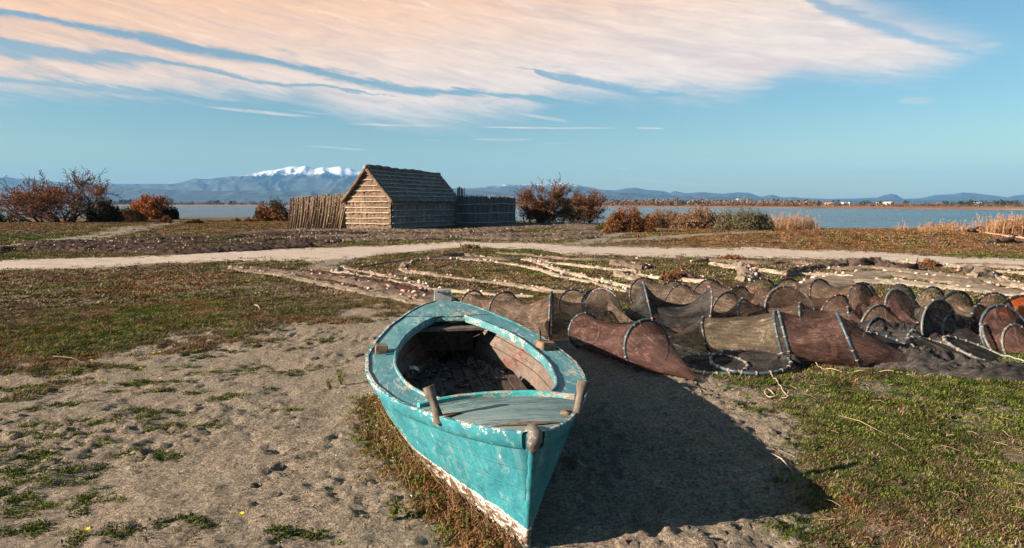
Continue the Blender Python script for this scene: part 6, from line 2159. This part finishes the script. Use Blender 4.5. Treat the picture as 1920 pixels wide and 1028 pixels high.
def house(label, px, wpx, toppx, d, wall, roof, seed, group='houses across the lagoon', flat=False, cat='house', basez=.3):
    rs = random.Random(seed)
    c = D(px, 380, d); W_ = wpx / 1280 * d; top = D(px, toppx, d)[2]
    h = max(top - basez, 2.4); D_ = W_ * rs.uniform(.6, .9) if W_ < 16 else 9
    root = thing('house' if cat == 'house' else cat.replace(' ', '_'), label, cat, (c[0], c[1], basez), rs.uniform(-.35, .35) if W_ < 16 else 0, group)
    wh = h if flat else h * .72
    mb = MB(); mb.box((0, 0, wh / 2), (W_, D_, wh)); mb.build('wall', wall, root, smooth=False)
    if flat:
        mb = MB(); mb.box((0, 0, wh + .15), (W_ + .3, D_ + .3, .3)); mb.build('roof', wall, root, smooth=False)
    else:
        mb = MB()
        a, b = W_ / 2 + .3, D_ / 2 + .4
        mb.add([(-a, -b, wh), (a, -b, wh), (a, b, wh), (-a, b, wh), (-a, 0, h), (a, 0, h)], [(0, 1, 5, 4), (2, 3, 4, 5), (1, 2, 5), (3, 0, 4), (0, 3, 2, 1)])
        mb.build('roof', roof, root, smooth=False)
    nw = max(2, int(W_ / 3.2))
    me = None
    for k in range(nw):
        if me is None:
            mb = MB(); mb.box((0, 0, 0), (1.1, .12, 1.3)); me = mb.mesh('window', M_PANE, False)
        link('window', me, root, (-W_ / 2 + W_ * (k + .5) / nw, -D_ / 2 - .01, wh * .55))
    return root


for i, (lb, px, wp, tp, d, wl, flat) in enumerate([
    ('small white house on the far shore beside a dark pine, left of the hut', 431, 7, 378, 1300, W_WHITE, False),
    ('low cream house among far trees below the western hills', 257, 9, 380, 1320, W_CREAM, False),
    ('white flat block at the left end of the far town, right of the tamarisks', 1265, 9, 376, 860, W_WHITE, True),
    ('white house second from the left end of the far town', 1277, 7, 378, 840, W_WHITE, False),
    ('pale block right of the left end houses of the far town', 1293, 8, 377, 880, W_WHITE, True),
    ('short white block left of the far water tower', 1308, 9, 378, 860, W_WHITE, True),
    ('cream house left of the far water tower', 1322, 6, 378, 840, W_CREAM, False),
    ('white terrace left of the far water tower', 1338, 12, 378, 870, W_WHITE, True),
    ('tall white block nearest left of the far water tower', 1360, 10, 376.5, 880, W_WHITE, True),
    ('white block just below the far water tower', 1373, 8, 377, 860, W_WHITE, True),
    ('cream block right of the far water tower', 1391, 7, 377.5, 860, W_CREAM, True),
]): house(lb, px, wp, tp, d, wl, M_TILE, 500 + i, flat=flat)
for i, (px, wp, tp, wl) in enumerate([(1450, 6, 378, W_PEACH), (1457, 7, 377.5, W_PEACH), (1466, 8, 378, W_CREAM), (1474, 6, 378.5, W_PEACH), (1480, 7, 378.8, W_CREAM), (1487, 10, 377.5, W_PEACH), (1495, 8, 377.5, W_PEACH), (1522, 6, 378, W_CREAM), (1531, 7, 378, W_WHITE)]):
    nth = ['leftmost', 'second', 'third', 'fourth', 'fifth', 'sixth', 'seventh', 'eighth', 'rightmost'][i]
    o = house(nth + (' house' if i in (0, 8) else ' house from the left') + ' of the orange roofed village across the lagoon', px, wp, tp, 640 + 12 * i, wl, M_TILE, 540 + i, group='orange roofed village houses')
for i, (lb, px, wp, tp, d, wl, flat) in enumerate([
    ('white house right of the far church tower', 1547, 8, 379, 620, W_WHITE, False),
    ('second white house right of the far church tower', 1556, 6, 379.3, 610, W_WHITE, False),
    ('low white building midway between the village and the long white hall', 1583, 8, 380, 600, W_WHITE, True),
    ('small white building left of the long white hall', 1594, 5, 380, 600, W_WHITE, True),
    ('long low white hall on the far shore', 1656, 20, 379.2, 560, W_WHITE, True),
    ('small orange building right of the long white hall', 1673, 4, 378.8, 560, M_TILE, True),
    ('white house on the far shore under the pale grey hills', 1760, 7, 380.5, 520, W_WHITE, False),
    ('low white barn on the far shore towards the right edge', 1834, 10, 380.3, 500, W_WHITE, True),
    ('tiny cream house left of the low white barn', 1808, 5, 381.3, 500, W_CREAM, False),
]): house(lb, px, wp, tp, d, wl, M_TILE, 560 + i, flat=flat)
# towers
for (px, tp, wpx, d, wl, lb, nm) in [(1510.6, 374.5, 3.2, 640, W_WHITE, 'slim white church tower rising over the far village', 'church_tower'), (1382.5, 372.5, 4.0, 870, W_CREAM, 'squat tower standing above the white town blocks', 'water_tower')]:
    c = D(px, 380, d); top = D(px, tp, d)[2]; W_ = wpx / 1280 * d
    root = thing(nm, lb, 'tower', (c[0], c[1], 0))
    mb = MB(); mb.box((0, 0, top * .42), (W_ * .7, W_ * .7, top * .84)); mb.build('shaft', wl, root, smooth=False)
    mb = MB(); mb.box((0, 0, top * .9), (W_, W_, top * .14)); mb.build('belfry', wl, root, smooth=False)
    mb = MB(); a = W_ * .5; mb.add([(-a, -a, top * .971), (a, -a, top * .971), (a, a, top * .971), (-a, a, top * .971), (0, 0, top * 1.05)], [(0, 1, 4), (1, 2, 4), (2, 3, 4), (3, 0, 4), (3, 2, 1, 0)]); mb.build('roof', M_TILE, root, smooth=False)


# ================================================================== turf, tufts, weeds, stones
def blade_tuft(name, mat, n, L, spread, lean, width, seed, flat=False):
    rs = np.random.RandomState(seed)
    V = []; F = []
    for k in range(n):
        a = rs.uniform(0, 2 * np.pi); r = spread * np.sqrt(rs.rand())
        b = np.array([math.cos(a) * r, math.sin(a) * r, 0])
        h = rs.uniform(0, 2 * np.pi); le = rs.uniform(*lean)
        l = L * rs.uniform(.5, 1.2)
        d = np.array([math.cos(h) * math.sin(le), math.sin(h) * math.sin(le), math.cos(le)])
        s = np.cross(d, [0, 0, 1.0]); s = s / (np.linalg.norm(s) + 1e-6) * width / 2
        m_ = b + d * l * .55; t_ = b + d * l + np.array([0, 0, -l * .18])
        i = len(V)
        V += [b - s, b + s, m_ + s * .9, m_ - s * .9, t_]
        F += [(i, i + 1, i + 2, i + 3), (i + 3, i + 2, i + 4)]
    me = bpy.data.meshes.new(name)
    me.from_pydata([tuple(v) for v in V], [], F); me.update()
    me.materials.append(mat)
    return me


def tuft_mat(name, stops, rnd=0.62):
    m, t, out = mat_new(name)
    oi = t.new('ShaderNodeObjectInfo').outputs['Random']
    g = t.new('ShaderNodeNewGeometry').outputs['Position']
    n = t.noise(g, 1.3, 3, .6); n2 = t.noise(g, 60, 2, .6)
    f = t.m('ADD', t.m('ADD', t.m('MULTIPLY', oi, rnd), t.m('MULTIPLY', n2, 0.30)), t.m('MULTIPLY', t.m('SUBTRACT', n, .60), 0.6))
    c = t.ramp(f, stops)
    d = t.new('ShaderNodeBsdfDiffuse'); t.put(d.inputs[0], c)
    tl = t.new('ShaderNodeBsdfTranslucent'); t.put(tl.inputs[0], c)
    ms = t.new('ShaderNodeMixShader'); ms.inputs[0].default_value = 0.2
    t.l.new(d.outputs[0], ms.inputs[1]); t.l.new(tl.outputs[0], ms.inputs[2])
    t.l.new(ms.outputs[0], out.inputs[0])
    return m


GR_GREEN = tuft_mat('green_turf', [(0.1, (0.015, 0.026, 0.006)), (0.33, (0.052, 0.080, 0.014)), (0.58, (0.12, 0.145, 0.028)), (0.85, (0.26, 0.22, 0.07))])
GR_DRY = tuft_mat('dry_turf', [(0.1, (0.045, 0.027, 0.016)), (0.35, (0.115, 0.072, 0.042)), (0.6, (0.21, 0.145, 0.088)), (0.85, (0.40, 0.30, 0.20))])
GR_RUST = tuft_mat('rusty_turf', [(0.1, (0.085, 0.034, 0.018)), (0.35, (0.18, 0.075, 0.032)), (0.6, (0.27, 0.13, 0.06)), (0.85, (0.38, 0.22, 0.12))])
GR_MOSS = tuft_mat('dark_moss', [(0.1, (0.02, 0.024, 0.009)), (0.4, (0.05, 0.055, 0.016)), (0.7, (0.09, 0.085, 0.028))])
M_STONE = tuft_mat('sand_clods', [(0.1, (0.13, 0.10, 0.078)), (0.5, (0.24, 0.185, 0.145)), (0.85, (0.40, 0.34, 0.29))])


def scatter(name, meshes, pts, rz, sc, tilt=None):
    """many copies of small meshes on one object by geometry nodes"""
    n = len(pts)
    me = bpy.data.meshes.new(name)
    me.vertices.add(n); me.vertices.foreach_set('co', np.asarray(pts, np.float32).ravel())
    rot = np.zeros((n, 3), np.float32); rot[:, 2] = rz
    if tilt is not None: rot[:, 0] = tilt
    a = me.attributes.new('rot', 'FLOAT_VECTOR', 'POINT'); a.data.foreach_set('vector', rot.ravel())
    a = me.attributes.new('sc', 'FLOAT', 'POINT'); a.data.foreach_set('value', np.asarray(sc, np.float32))
    o = bpy.data.objects.new(name, me); COL.objects.link(o)
    tag(o, kind='stuff')
    ng = bpy.data.node_groups.new(name, 'GeometryNodeTree')
    ng.interface.new_socket('Geometry', in_out='INPUT', socket_type='NodeSocketGeometry')
    ng.interface.new_socket('Geometry', in_out='OUTPUT', socket_type='NodeSocketGeometry')
    N = ng.nodes; Lk = ng.links
    gi = N.new('NodeGroupInput'); go = N.new('NodeGroupOutput')
    ip = N.new('GeometryNodeInstanceOnPoints')
    Lk.new(gi.outputs[0], ip.inputs['Points'])
    g2 = N.new('GeometryNodeGeometryToInstance')
    for mo in meshes:
        oi = N.new('GeometryNodeObjectInfo'); oi.inputs['Object'].default_value = mo; oi.inputs['As Instance'].default_value = True
        Lk.new(oi.outputs['Geometry'], g2.inputs[0])
    # pick one of the shapes per point
    ip.inputs['Pick Instance'].default_value = True
    jn = N.new('GeometryNodeJoinGeometry')
    for nd in [q for q in N if q.bl_idname == 'GeometryNodeObjectInfo']:
        Lk.new(nd.outputs['Geometry'], jn.inputs[0])
    Lk.new(jn.outputs[0], ip.inputs['Instance'])
    N.remove(g2)
    ra = N.new('GeometryNodeInputNamedAttribute'); ra.data_type = 'FLOAT_VECTOR'; ra.inputs['Name'].default_value = 'rot'
    sa = N.new('GeometryNodeInputNamedAttribute'); sa.data_type = 'FLOAT'; sa.inputs['Name'].default_value = 'sc'
    Lk.new(ra.outputs['Attribute'], ip.inputs['Rotation']); Lk.new(sa.outputs['Attribute'], ip.inputs['Scale'])
    ix = N.new('GeometryNodeInputIndex')
    Lk.new(ix.outputs[0], ip.inputs['Instance Index'])
    Lk.new(ip.outputs[0], go.inputs[0])
    md = o.modifiers.new('scatter', 'NODES'); md.node_group = ng
    return o


def proto(name, me, px, py):
    """one real tuft standing on the turf; the scattered ones copy its shape"""
    g = G(px, py)
    o = link(name, me, None, (g[0], g[1], gz(g[0], g[1])))
    tag(o, kind='stuff')
    return o


pr = {}
for key, mt_, args, (px, py) in [
        ('green', GR_GREEN, (26, .034, .05, (.5, 1.35), .0065), (1700, 850)), ('dry', GR_DRY, (22, .042, .055, (.6, 1.5), .005), (1720, 860)),
        ('rust', GR_RUST, (22, .040, .055, (.4, 1.4), .0045), (1640, 462)), ('moss', GR_MOSS, (26, .022, .05, (.5, 1.4), .007), (60, 600))]:
    pr[key] = []
    for v in range(3):
        n, L, sp_, le, wd = args
        pr[key].append(proto(key + '_grass_tuft', blade_tuft(key + '_grass_tuft', mt_, n, L, sp_, le, wd, 900 + v * 7 + len(key)), px + v * 14, py + v * 4))
    n, L, sp_, le, wd = args
    pr[key + '_far'] = [proto(key + '_grass_tuft', blade_tuft(key + '_grass_tuft', mt_, 14, L * 1.1, sp_ * 1.3, le, wd * 2.6, 950 + len(key)), px + 50, py - 5)]

rs = np.random.RandomState(5)


def ring_points(n, r0, r1, half=.82):
    r = np.sqrt(rs.uniform(r0 ** 2, r1 ** 2, n)); a = rs.uniform(-half, half, n)
    return r * np.sin(a), r * np.cos(a)


BOATM = np.array([B0[0], B0[1]])


def in_boat(x, y, grow_=0.0):
    dx, dy = x - B0[0], y - B0[1]
    t = dx * bax[0] + dy * bax[1]; s = dx * bax[1] - dy * bax[0]
    return (t > 0.1) & (t < BL) & (np.abs(s) < np.interp(t, T_0, W_0) + grow_)


pbc, ptc = path_band(xs)
for (n, r0, r1, s0, s1, far) in [(95000, 2.0, 6.5, .55, 1.1, False), (110000, 6.5, 14, .8, 1.6, False), (110000, 14, 32, 1.0, 2.1, True), (120000, 32, 80, 1.8, 3.4, True)]:
    x, y = ring_points(n, r0, r1)
    c = sample(cov2, x, y); gr = sample(green, x, y) + (fbm(x * 2.3, y * 2.3, 3, 19) - .5) * .9; ru = sample(rust, x, y) + (fbm(x * .9, y * .9, 3, 29) - .5) * .6
    pb_, pt_ = path_band(x)
    keep = (rs.rand(n) < c ** 1.3 * (.12 + .98 * fbm(x * 4, y * 4, 2, 55)))
    keep &= ~in_boat(x, y, .03)
    keep &= ~((y > pb_ - .1 + rs.rand(n) ** 2 * 1.3) & (y < pt_ + .1 - rs.rand(n) ** 2 * 1.6))
    keep &= (shore(x) - y) > 1.0
    x, y, gr, ru = x[keep], y[keep], gr[keep], ru[keep]
    z = ground_z(x, y) - .004
    u = rs.rand(len(x))
    kind = np.where((ru + (u - .5) * .7 > .52), 2, np.where(gr + (rs.rand(len(x)) - .5) * 1.3 > .62, 0, 1))
    kind = np.where((kind == 1) & (rs.rand(len(x)) < .25), 3, kind)
    for ki, key in enumerate(('green', 'dry', 'rust', 'moss')):
        m_ = kind == ki
        if m_.sum() < 5: continue
        k = int(m_.sum())
        scatter(key + '_grass', pr[key + '_far'] if far else pr[key], np.stack([x[m_], y[m_], z[m_]], 1), rs.uniform(0, 6.28, k), rs.uniform(s0, s1, k))

# separate cushions of grass growing in the sand, west of the boat
PX_, PY_, SC_ = [], [], []
cents = [(30, 730), (120, 760), (60, 800), (150, 815), (215, 735), (260, 720), (90, 815), (330, 715), (400, 700), (470, 690), (20, 880), (60, 860), (145, 880), (185, 835), (240, 850), (290, 855), (300, 775), (270, 790), (50, 890), (95, 905), (30, 1000), (50, 990), (10, 930), (95, 850), (180, 930), (20, 840), (370, 735), (430, 745), (500, 730), (545, 700), (610, 640), (560, 655), (200, 1000), (560, 1005), (350, 975), (90, 950), (30, 955), (240, 690), (130, 700), (540, 770), (250, 770), (60, 770), (320, 800), (140, 790), (210, 790), (1420, 770), (1390, 760), (590, 690), (400, 800), (290, 735), (480, 650), (520, 620), (580, 610), (440, 660), (390, 670), (350, 690), (1490, 1000), (1510, 985), (1540, 1015)]
for (cx, cy) in cents:
    g = G(cx, cy); sx_ = rs.uniform(.05, .15); sy_ = sx_ * rs.uniform(.35, .6)
    k = int(rs.uniform(14, 36) * (sx_ / .13))
    PX_.append(g[0] + rs.normal(size=k) * sx_); PY_.append(g[1] + rs.normal(size=k) * sy_); SC_.append(rs.uniform(.5, 1.05, k))
x = np.concatenate(PX_); y = np.concatenate(PY_); sc_ = np.concatenate(SC_)
m_ = ~in_boat(x, y, .03); x, y, sc_ = x[m_], y[m_], sc_[m_]
scatter('cushion_grass', pr['green'], np.stack([x, y, ground_z(x, y) - .002], 1), rs.uniform(0, 6.28, len(x)), sc_)
m_ = rs.rand(len(x)) < .35
scatter('cushion_moss', pr['moss'], np.stack([x[m_], y[m_], ground_z(x[m_], y[m_]) - .002], 1), rs.uniform(0, 6.28, m_.sum()), sc_[m_] * 1.3)

# stones and clods in the sand
def stone_mesh(seed):
    bm = bmesh.new(); bmesh.ops.create_icosphere(bm, subdivisions=1, radius=.01)
    r_ = random.Random(seed)
    for v in bm.verts: v.co = v.co * r_.uniform(.6, 1.2); v.co.z *= .6
    me = bpy.data.meshes.new('sand_clod'); bm.to_mesh(me); bm.free(); me.materials.append(M_STONE)
    return me


st = [proto('sand_clod', stone_mesh(q), 500 + 20 * q, 900 + 10 * q) for q in range(4)]
x, y = ring_points(42000, 2.1, 8.5, .8)
c = sample(cov2, x, y); m_ = (rs.rand(len(x)) < (1 - c) * .8 * sstep(fbm(x * 2, y * 2, 3, 66), .35, .6)) & ~in_boat(x, y)
x, y = x[m_], y[m_]
scatter('sand_clods', st, np.stack([x, y, ground_z(x, y)], 1), rs.uniform(0, 6.28, len(x)), rs.uniform(.25, .95, len(x)) ** 1.6)

# straw and dry stalks lying about
mb = MB()
for k in range(170):
    if k < 60:
        g = G(rs.uniform(1350, 1920), rs.uniform(730, 1028))
    else:
        g = G(rs.uniform(0, 700), rs.uniform(520, 860))
        if k % 2: g = G(rs.uniform(1350, 1950), rs.uniform(700, 900))
    if in_boat(g[0], g[1], .1): continue
    a = rs.uniform(0, 6.28); L = rs.uniform(.03, .13); z = gz(g[0], g[1]) + rs.uniform(.008, .03)
    d = np.array([math.cos(a), math.sin(a)]) * L / 2
    b_ = rs.normal() * .12 * L
    mb.tube([(g[0] - d[0], g[1] - d[1], z), (g[0] - d[1] * b_ * 3, g[1] + d[0] * b_ * 3, z + rs.uniform(0, .02)), (g[0] + d[0], g[1] + d[1], z + rs.uniform(-.005, .03))], rs.uniform(.0010, .0019), 4, caps=False)
M_STRAW = simple_mat('bleached_straw', [(0.3, (0.20, 0.14, 0.09)), (0.7, (0.38, 0.29, 0.20))], 3)
tag(mb.build('dry_straw', M_STRAW), kind='stuff')

# weeds crowding against the boat's west side
M_WEEDG = leaf_mat('weed_green', [(0.3, (0.035, 0.045, 0.010)), (0.5, (0.085, 0.10, 0.022)), (0.7, (0.17, 0.17, 0.05))], scale=4)
M_WEEDR = leaf_mat('weed_russet', [(0.3, (0.07, 0.028, 0.014)), (0.5, (0.17, 0.075, 0.034)), (0.7, (0.30, 0.16, 0.08))], scale=4)
M_WSTEM = simple_mat('weed_stems', [(0.3, (0.12, 0.055, 0.03)), (0.7, (0.34, 0.20, 0.12))], 9)
M_WPALE = simple_mat('weed_seed_heads', [(0.3, (0.34, 0.36, 0.25)), (0.7, (0.62, 0.62, 0.50))], 9)
ms = MB(); LG, LR, LP = [], [], []
for k in range(620):
    t = rs.uniform(.02, 3.1) if k % 5 else rs.uniform(-.15, .8)
    hw = float(np.interp(t, T_0, W_0))
    off = abs(rs.normal()) * .13 + .015
    if 0.6 < t < 2.6: off *= 1.25
    x_, y_ = -(hw + off), t
    w_ = np.array([B0[0], B0[1]]) + np.array([bax[1], -bax[0]]) * x_ + bax * y_
    if rs.rand() > .55 + .6 * vnoise(t * 4, off * 3, 4): continue
    z = gz(w_[0], w_[1])
    L = rs.uniform(.05, .20) * (1.35 if 1.0 < t < 2.4 else .8) * (1.1 - min(off, .5))
    a = rs.uniform(0, 6.28); le = rs.uniform(.1, .85)
    d = np.array([math.cos(a) * le, math.sin(a) * le, 1.0]); d /= np.linalg.norm(d)
    p = np.array([w_[0], w_[1], z - .01]); pts = [p.copy()]
    for i in range(4):
        d = d + rs.normal(size=3) * .22; d /= np.linalg.norm(d); p = p + d * L / 4
        # bend away from the planking
        dx, dy = p[0] - B0[0], p[1] - B0[1]; tt_ = dx * bax[0] + dy * bax[1]; ss__ = dx * bax[1] - dy * bax[0]
        lim = float(hull_pt(np.clip(tt_, 0, BL), min(p[2] / .5, 1.0))[0]) + .035
        if ss__ > -lim: p[:2] -= np.array([bax[1], -bax[0]]) * (ss__ + lim)
        pts.append(p.copy())
    ms.tube(pts, [.0028, .0024, .002, .0016, .001], 4, caps=False)
    tgt = LG if (t > .9 and rs.rand() < .62) or rs.rand() < .3 else LR
    for q in range(rs.randint(5, 14)):
        f = rs.uniform(.15, 1); i = min(int(f * 4), 3)
        tgt.append(pts[i] + (pts[i + 1] - pts[i]) * (f * 4 - i) + rs.normal(size=3) * .008)
    if rs.rand() < .12 and t > .8:
        for q in range(4): LP.append(pts[-1] + rs.normal(size=3) * .006)
tag(ms.build('weed_stems', M_WSTEM), kind='stuff')
for nm_, LL_, mt_, sz_ in (('weed_leaves', LG, M_WEEDG, .013), ('russet_weed_leaves', LR, M_WEEDR, .012), ('weed_seed_heads', LP, M_WPALE, .008)):
    V, F = leaf_cloud(np.array(LL_), sz_, rs, 2.2, .4)
    V[:, 2] = np.maximum(V[:, 2], ground_z(V[:, 0], V[:, 1]))
    tag(link(nm_, np_mesh(nm_, V, F, mt_, False)), kind='stuff')
# low growth under them
x = []; y = []
for k in range(2600):
    t = rs.uniform(-.1, 3.2); off = abs(rs.normal()) * .15 + .01
    p = BOATM + np.array([bax[1], -bax[0]]) * -(float(np.interp(t, T_0, W_0)) + off) + bax * t
    if rs.rand() < .3 + .7 * vnoise(t * 5 + 3, off * 6, 9): x.append(p[0]); y.append(p[1])
x = np.array(x); y = np.array(y); h_ = len(x) // 2
scatter('weed_bed', pr['green'], np.stack([x[:h_], y[:h_], ground_z(x[:h_], y[:h_])], 1), rs.uniform(0, 6.28, h_), rs.uniform(.5, 1.2, h_))
scatter('weed_bed_russet', pr['rust'], np.stack([x[h_:], y[h_:], ground_z(x[h_:], y[h_:])], 1), rs.uniform(0, 6.28, len(x) - h_), rs.uniform(.5, 1.3, len(x) - h_))

# bare dead twigs standing among the weeds near the bow
twr = random.Random(9)
for i, (t, off, L) in enumerate([(.45, .10, .26), (.62, .13, .30), (.30, .09, .20)]):
    p = BOATM + np.array([bax[1], -bax[0]]) * -(float(np.interp(t, T_0, W_0)) + off) + bax * t
    root = thing('dead_weed', ['bare dead weed stalk rising against the bow, left one', 'tallest bare dead weed stalk against the hull', 'short dead weed stalk nearest the stem'][i], 'weed', (p[0], p[1], gz(p[0], p[1])), 0, 'dead stalks by the bow')
    mb = MB(); a = Vector((0, 0, 0)); top = Vector((twr.uniform(-.08, .02), twr.uniform(-.05, .05), L))
    mb.tube([a, a.lerp(top, .5) + Vector((.01, 0, 0)), top], [.004, .003, .0015], 5); mb.build('stem', M_WSTEM, root)
    for q in range(5):
        f = twr.uniform(.35, .9); b = a.lerp(top, f); e = b + Vector((twr.uniform(-.06, .03), twr.uniform(-.05, .05), twr.uniform(.03, .09)))
        mb = MB(); mb.tube([b, e], [.002, .001], 4); mb.build('twig', M_WSTEM, root)

# the taller green sprig standing clear of the weeds, west of the boat
for i, (px, py, L, lb) in enumerate([(640, 722, .17, 'tall fresh green weed standing left of the boat'), (618, 728, .11, 'shorter green weed left of the tall one'), (738, 975, .13, 'small yellow green weed on the sand near the bow')]):
    g = G(px, py); z = gz(g[0], g[1])
    root = thing('green_weed', lb, 'weed', (g[0], g[1], z), 0, 'green weeds by the boat')
    for s_ in range(5):
        a = rs.uniform(0, 6.28); d = np.array([math.cos(a) * .35, math.sin(a) * .35, 1.0]) * L * rs.uniform(.6, 1)
        mb = MB(); mb.tube([(0, 0, 0), tuple(d * .5 + rs.normal(size=3) * .006), tuple(d)], [.004, .003, .002], 5); mb.build('stem', M_WEEDG, root)
        P = np.array([d * f for f in np.linspace(.25, 1, 26)]) + rs.normal(size=(26, 3)) * .009
        V, F = leaf_cloud(P, .016, rs, 2.0, .5); tag(link('leaves', np_mesh('leaves', V, F, M_WEEDG, False), root), kind='stuff')

# yellow flowers
M_PETAL = simple_mat('yellow_petals', [(0.3, (0.75, 0.42, 0.02)), (0.7, (0.85, 0.58, 0.04))], 9)
mb = MB()
for k in range(11):
    a = k / 11 * 2 * math.pi; c_, s_ = math.cos(a), math.sin(a)
    mb.add([(0, 0, 0), (c_ * .011 - s_ * .005, s_ * .011 + c_ * .005, .004), (c_ * .021, s_ * .021, .007), (c_ * .011 + s_ * .005, s_ * .011 - c_ * .005, .004)], [(0, 1, 2, 3)])
petal_me = mb.mesh('petals', M_PETAL, False)
mb = MB(); mb.tube([(0, 0, -.05), (0, 0, 0)], [.002, .002], 5); stem_me = mb.mesh('stem', M_WEEDG)
for k, (px, py, lb) in enumerate([(171, 686, 'dandelion flower in the turf near the left edge, brightest of the near ones'), (286, 671, 'left of two dandelions side by side in the turf left of the boat'), (299, 669, 'right of two dandelions side by side in the turf left of the boat'), (263, 697, 'dandelion just below the side by side pair'), (340, 529, 'dandelion far out in the brown turf'), (12, 722, 'dandelion at the left edge above the sand'), (299, 718, 'dandelion at the border of turf and sand'), (163, 1008, 'dandelion in a cushion near the bottom left corner'), (452, 974, 'lone dandelion on the bare sand')]):
    g = G(px, py)
    root = thing('dandelion', lb, 'flower', (g[0], g[1], gz(g[0], g[1]) + .045), 0, 'dandelions in the turf')
    sc__ = 1.0 if py > 600 else 1.6
    link('petals', petal_me, root, sc=(sc__,) * 3); link('stem', stem_me, root)
# dry twigs with shadows on the turf at the right
for i, (p0, p1, r_, lb) in enumerate([((1447, 856), (1488, 888), .006, 'bent dry twig at the edge of the boat shadow'), ((1572, 785), (1660, 818), .004, 'long straw coloured stick on the turf right of the shadow'), ((100, 672), (165, 690), .0022, 'pale stick lying in the turf at the left'), ((478, 573), (488, 582), .012, 'pale chip of wood on the brown turf left of the nets')]):
    a, b = G(*p0), G(*p1); za, zb_ = gz(a[0], a[1]), gz(b[0], b[1])
    mb = MB(); mb.tube([(a[0], a[1], za + .015), ((a[0] + b[0]) / 2, (a[1] + b[1]) / 2 + .02, (za + zb_) / 2 + .035), (b[0], b[1], zb_ + .012)], [r_, r_ * .9, r_ * .5], 6)
    tag(mb.build('twig', M_STRAW), lb, 'twig')
print('total tris ~', sum(len(m.polygons) for m in bpy.data.meshes))
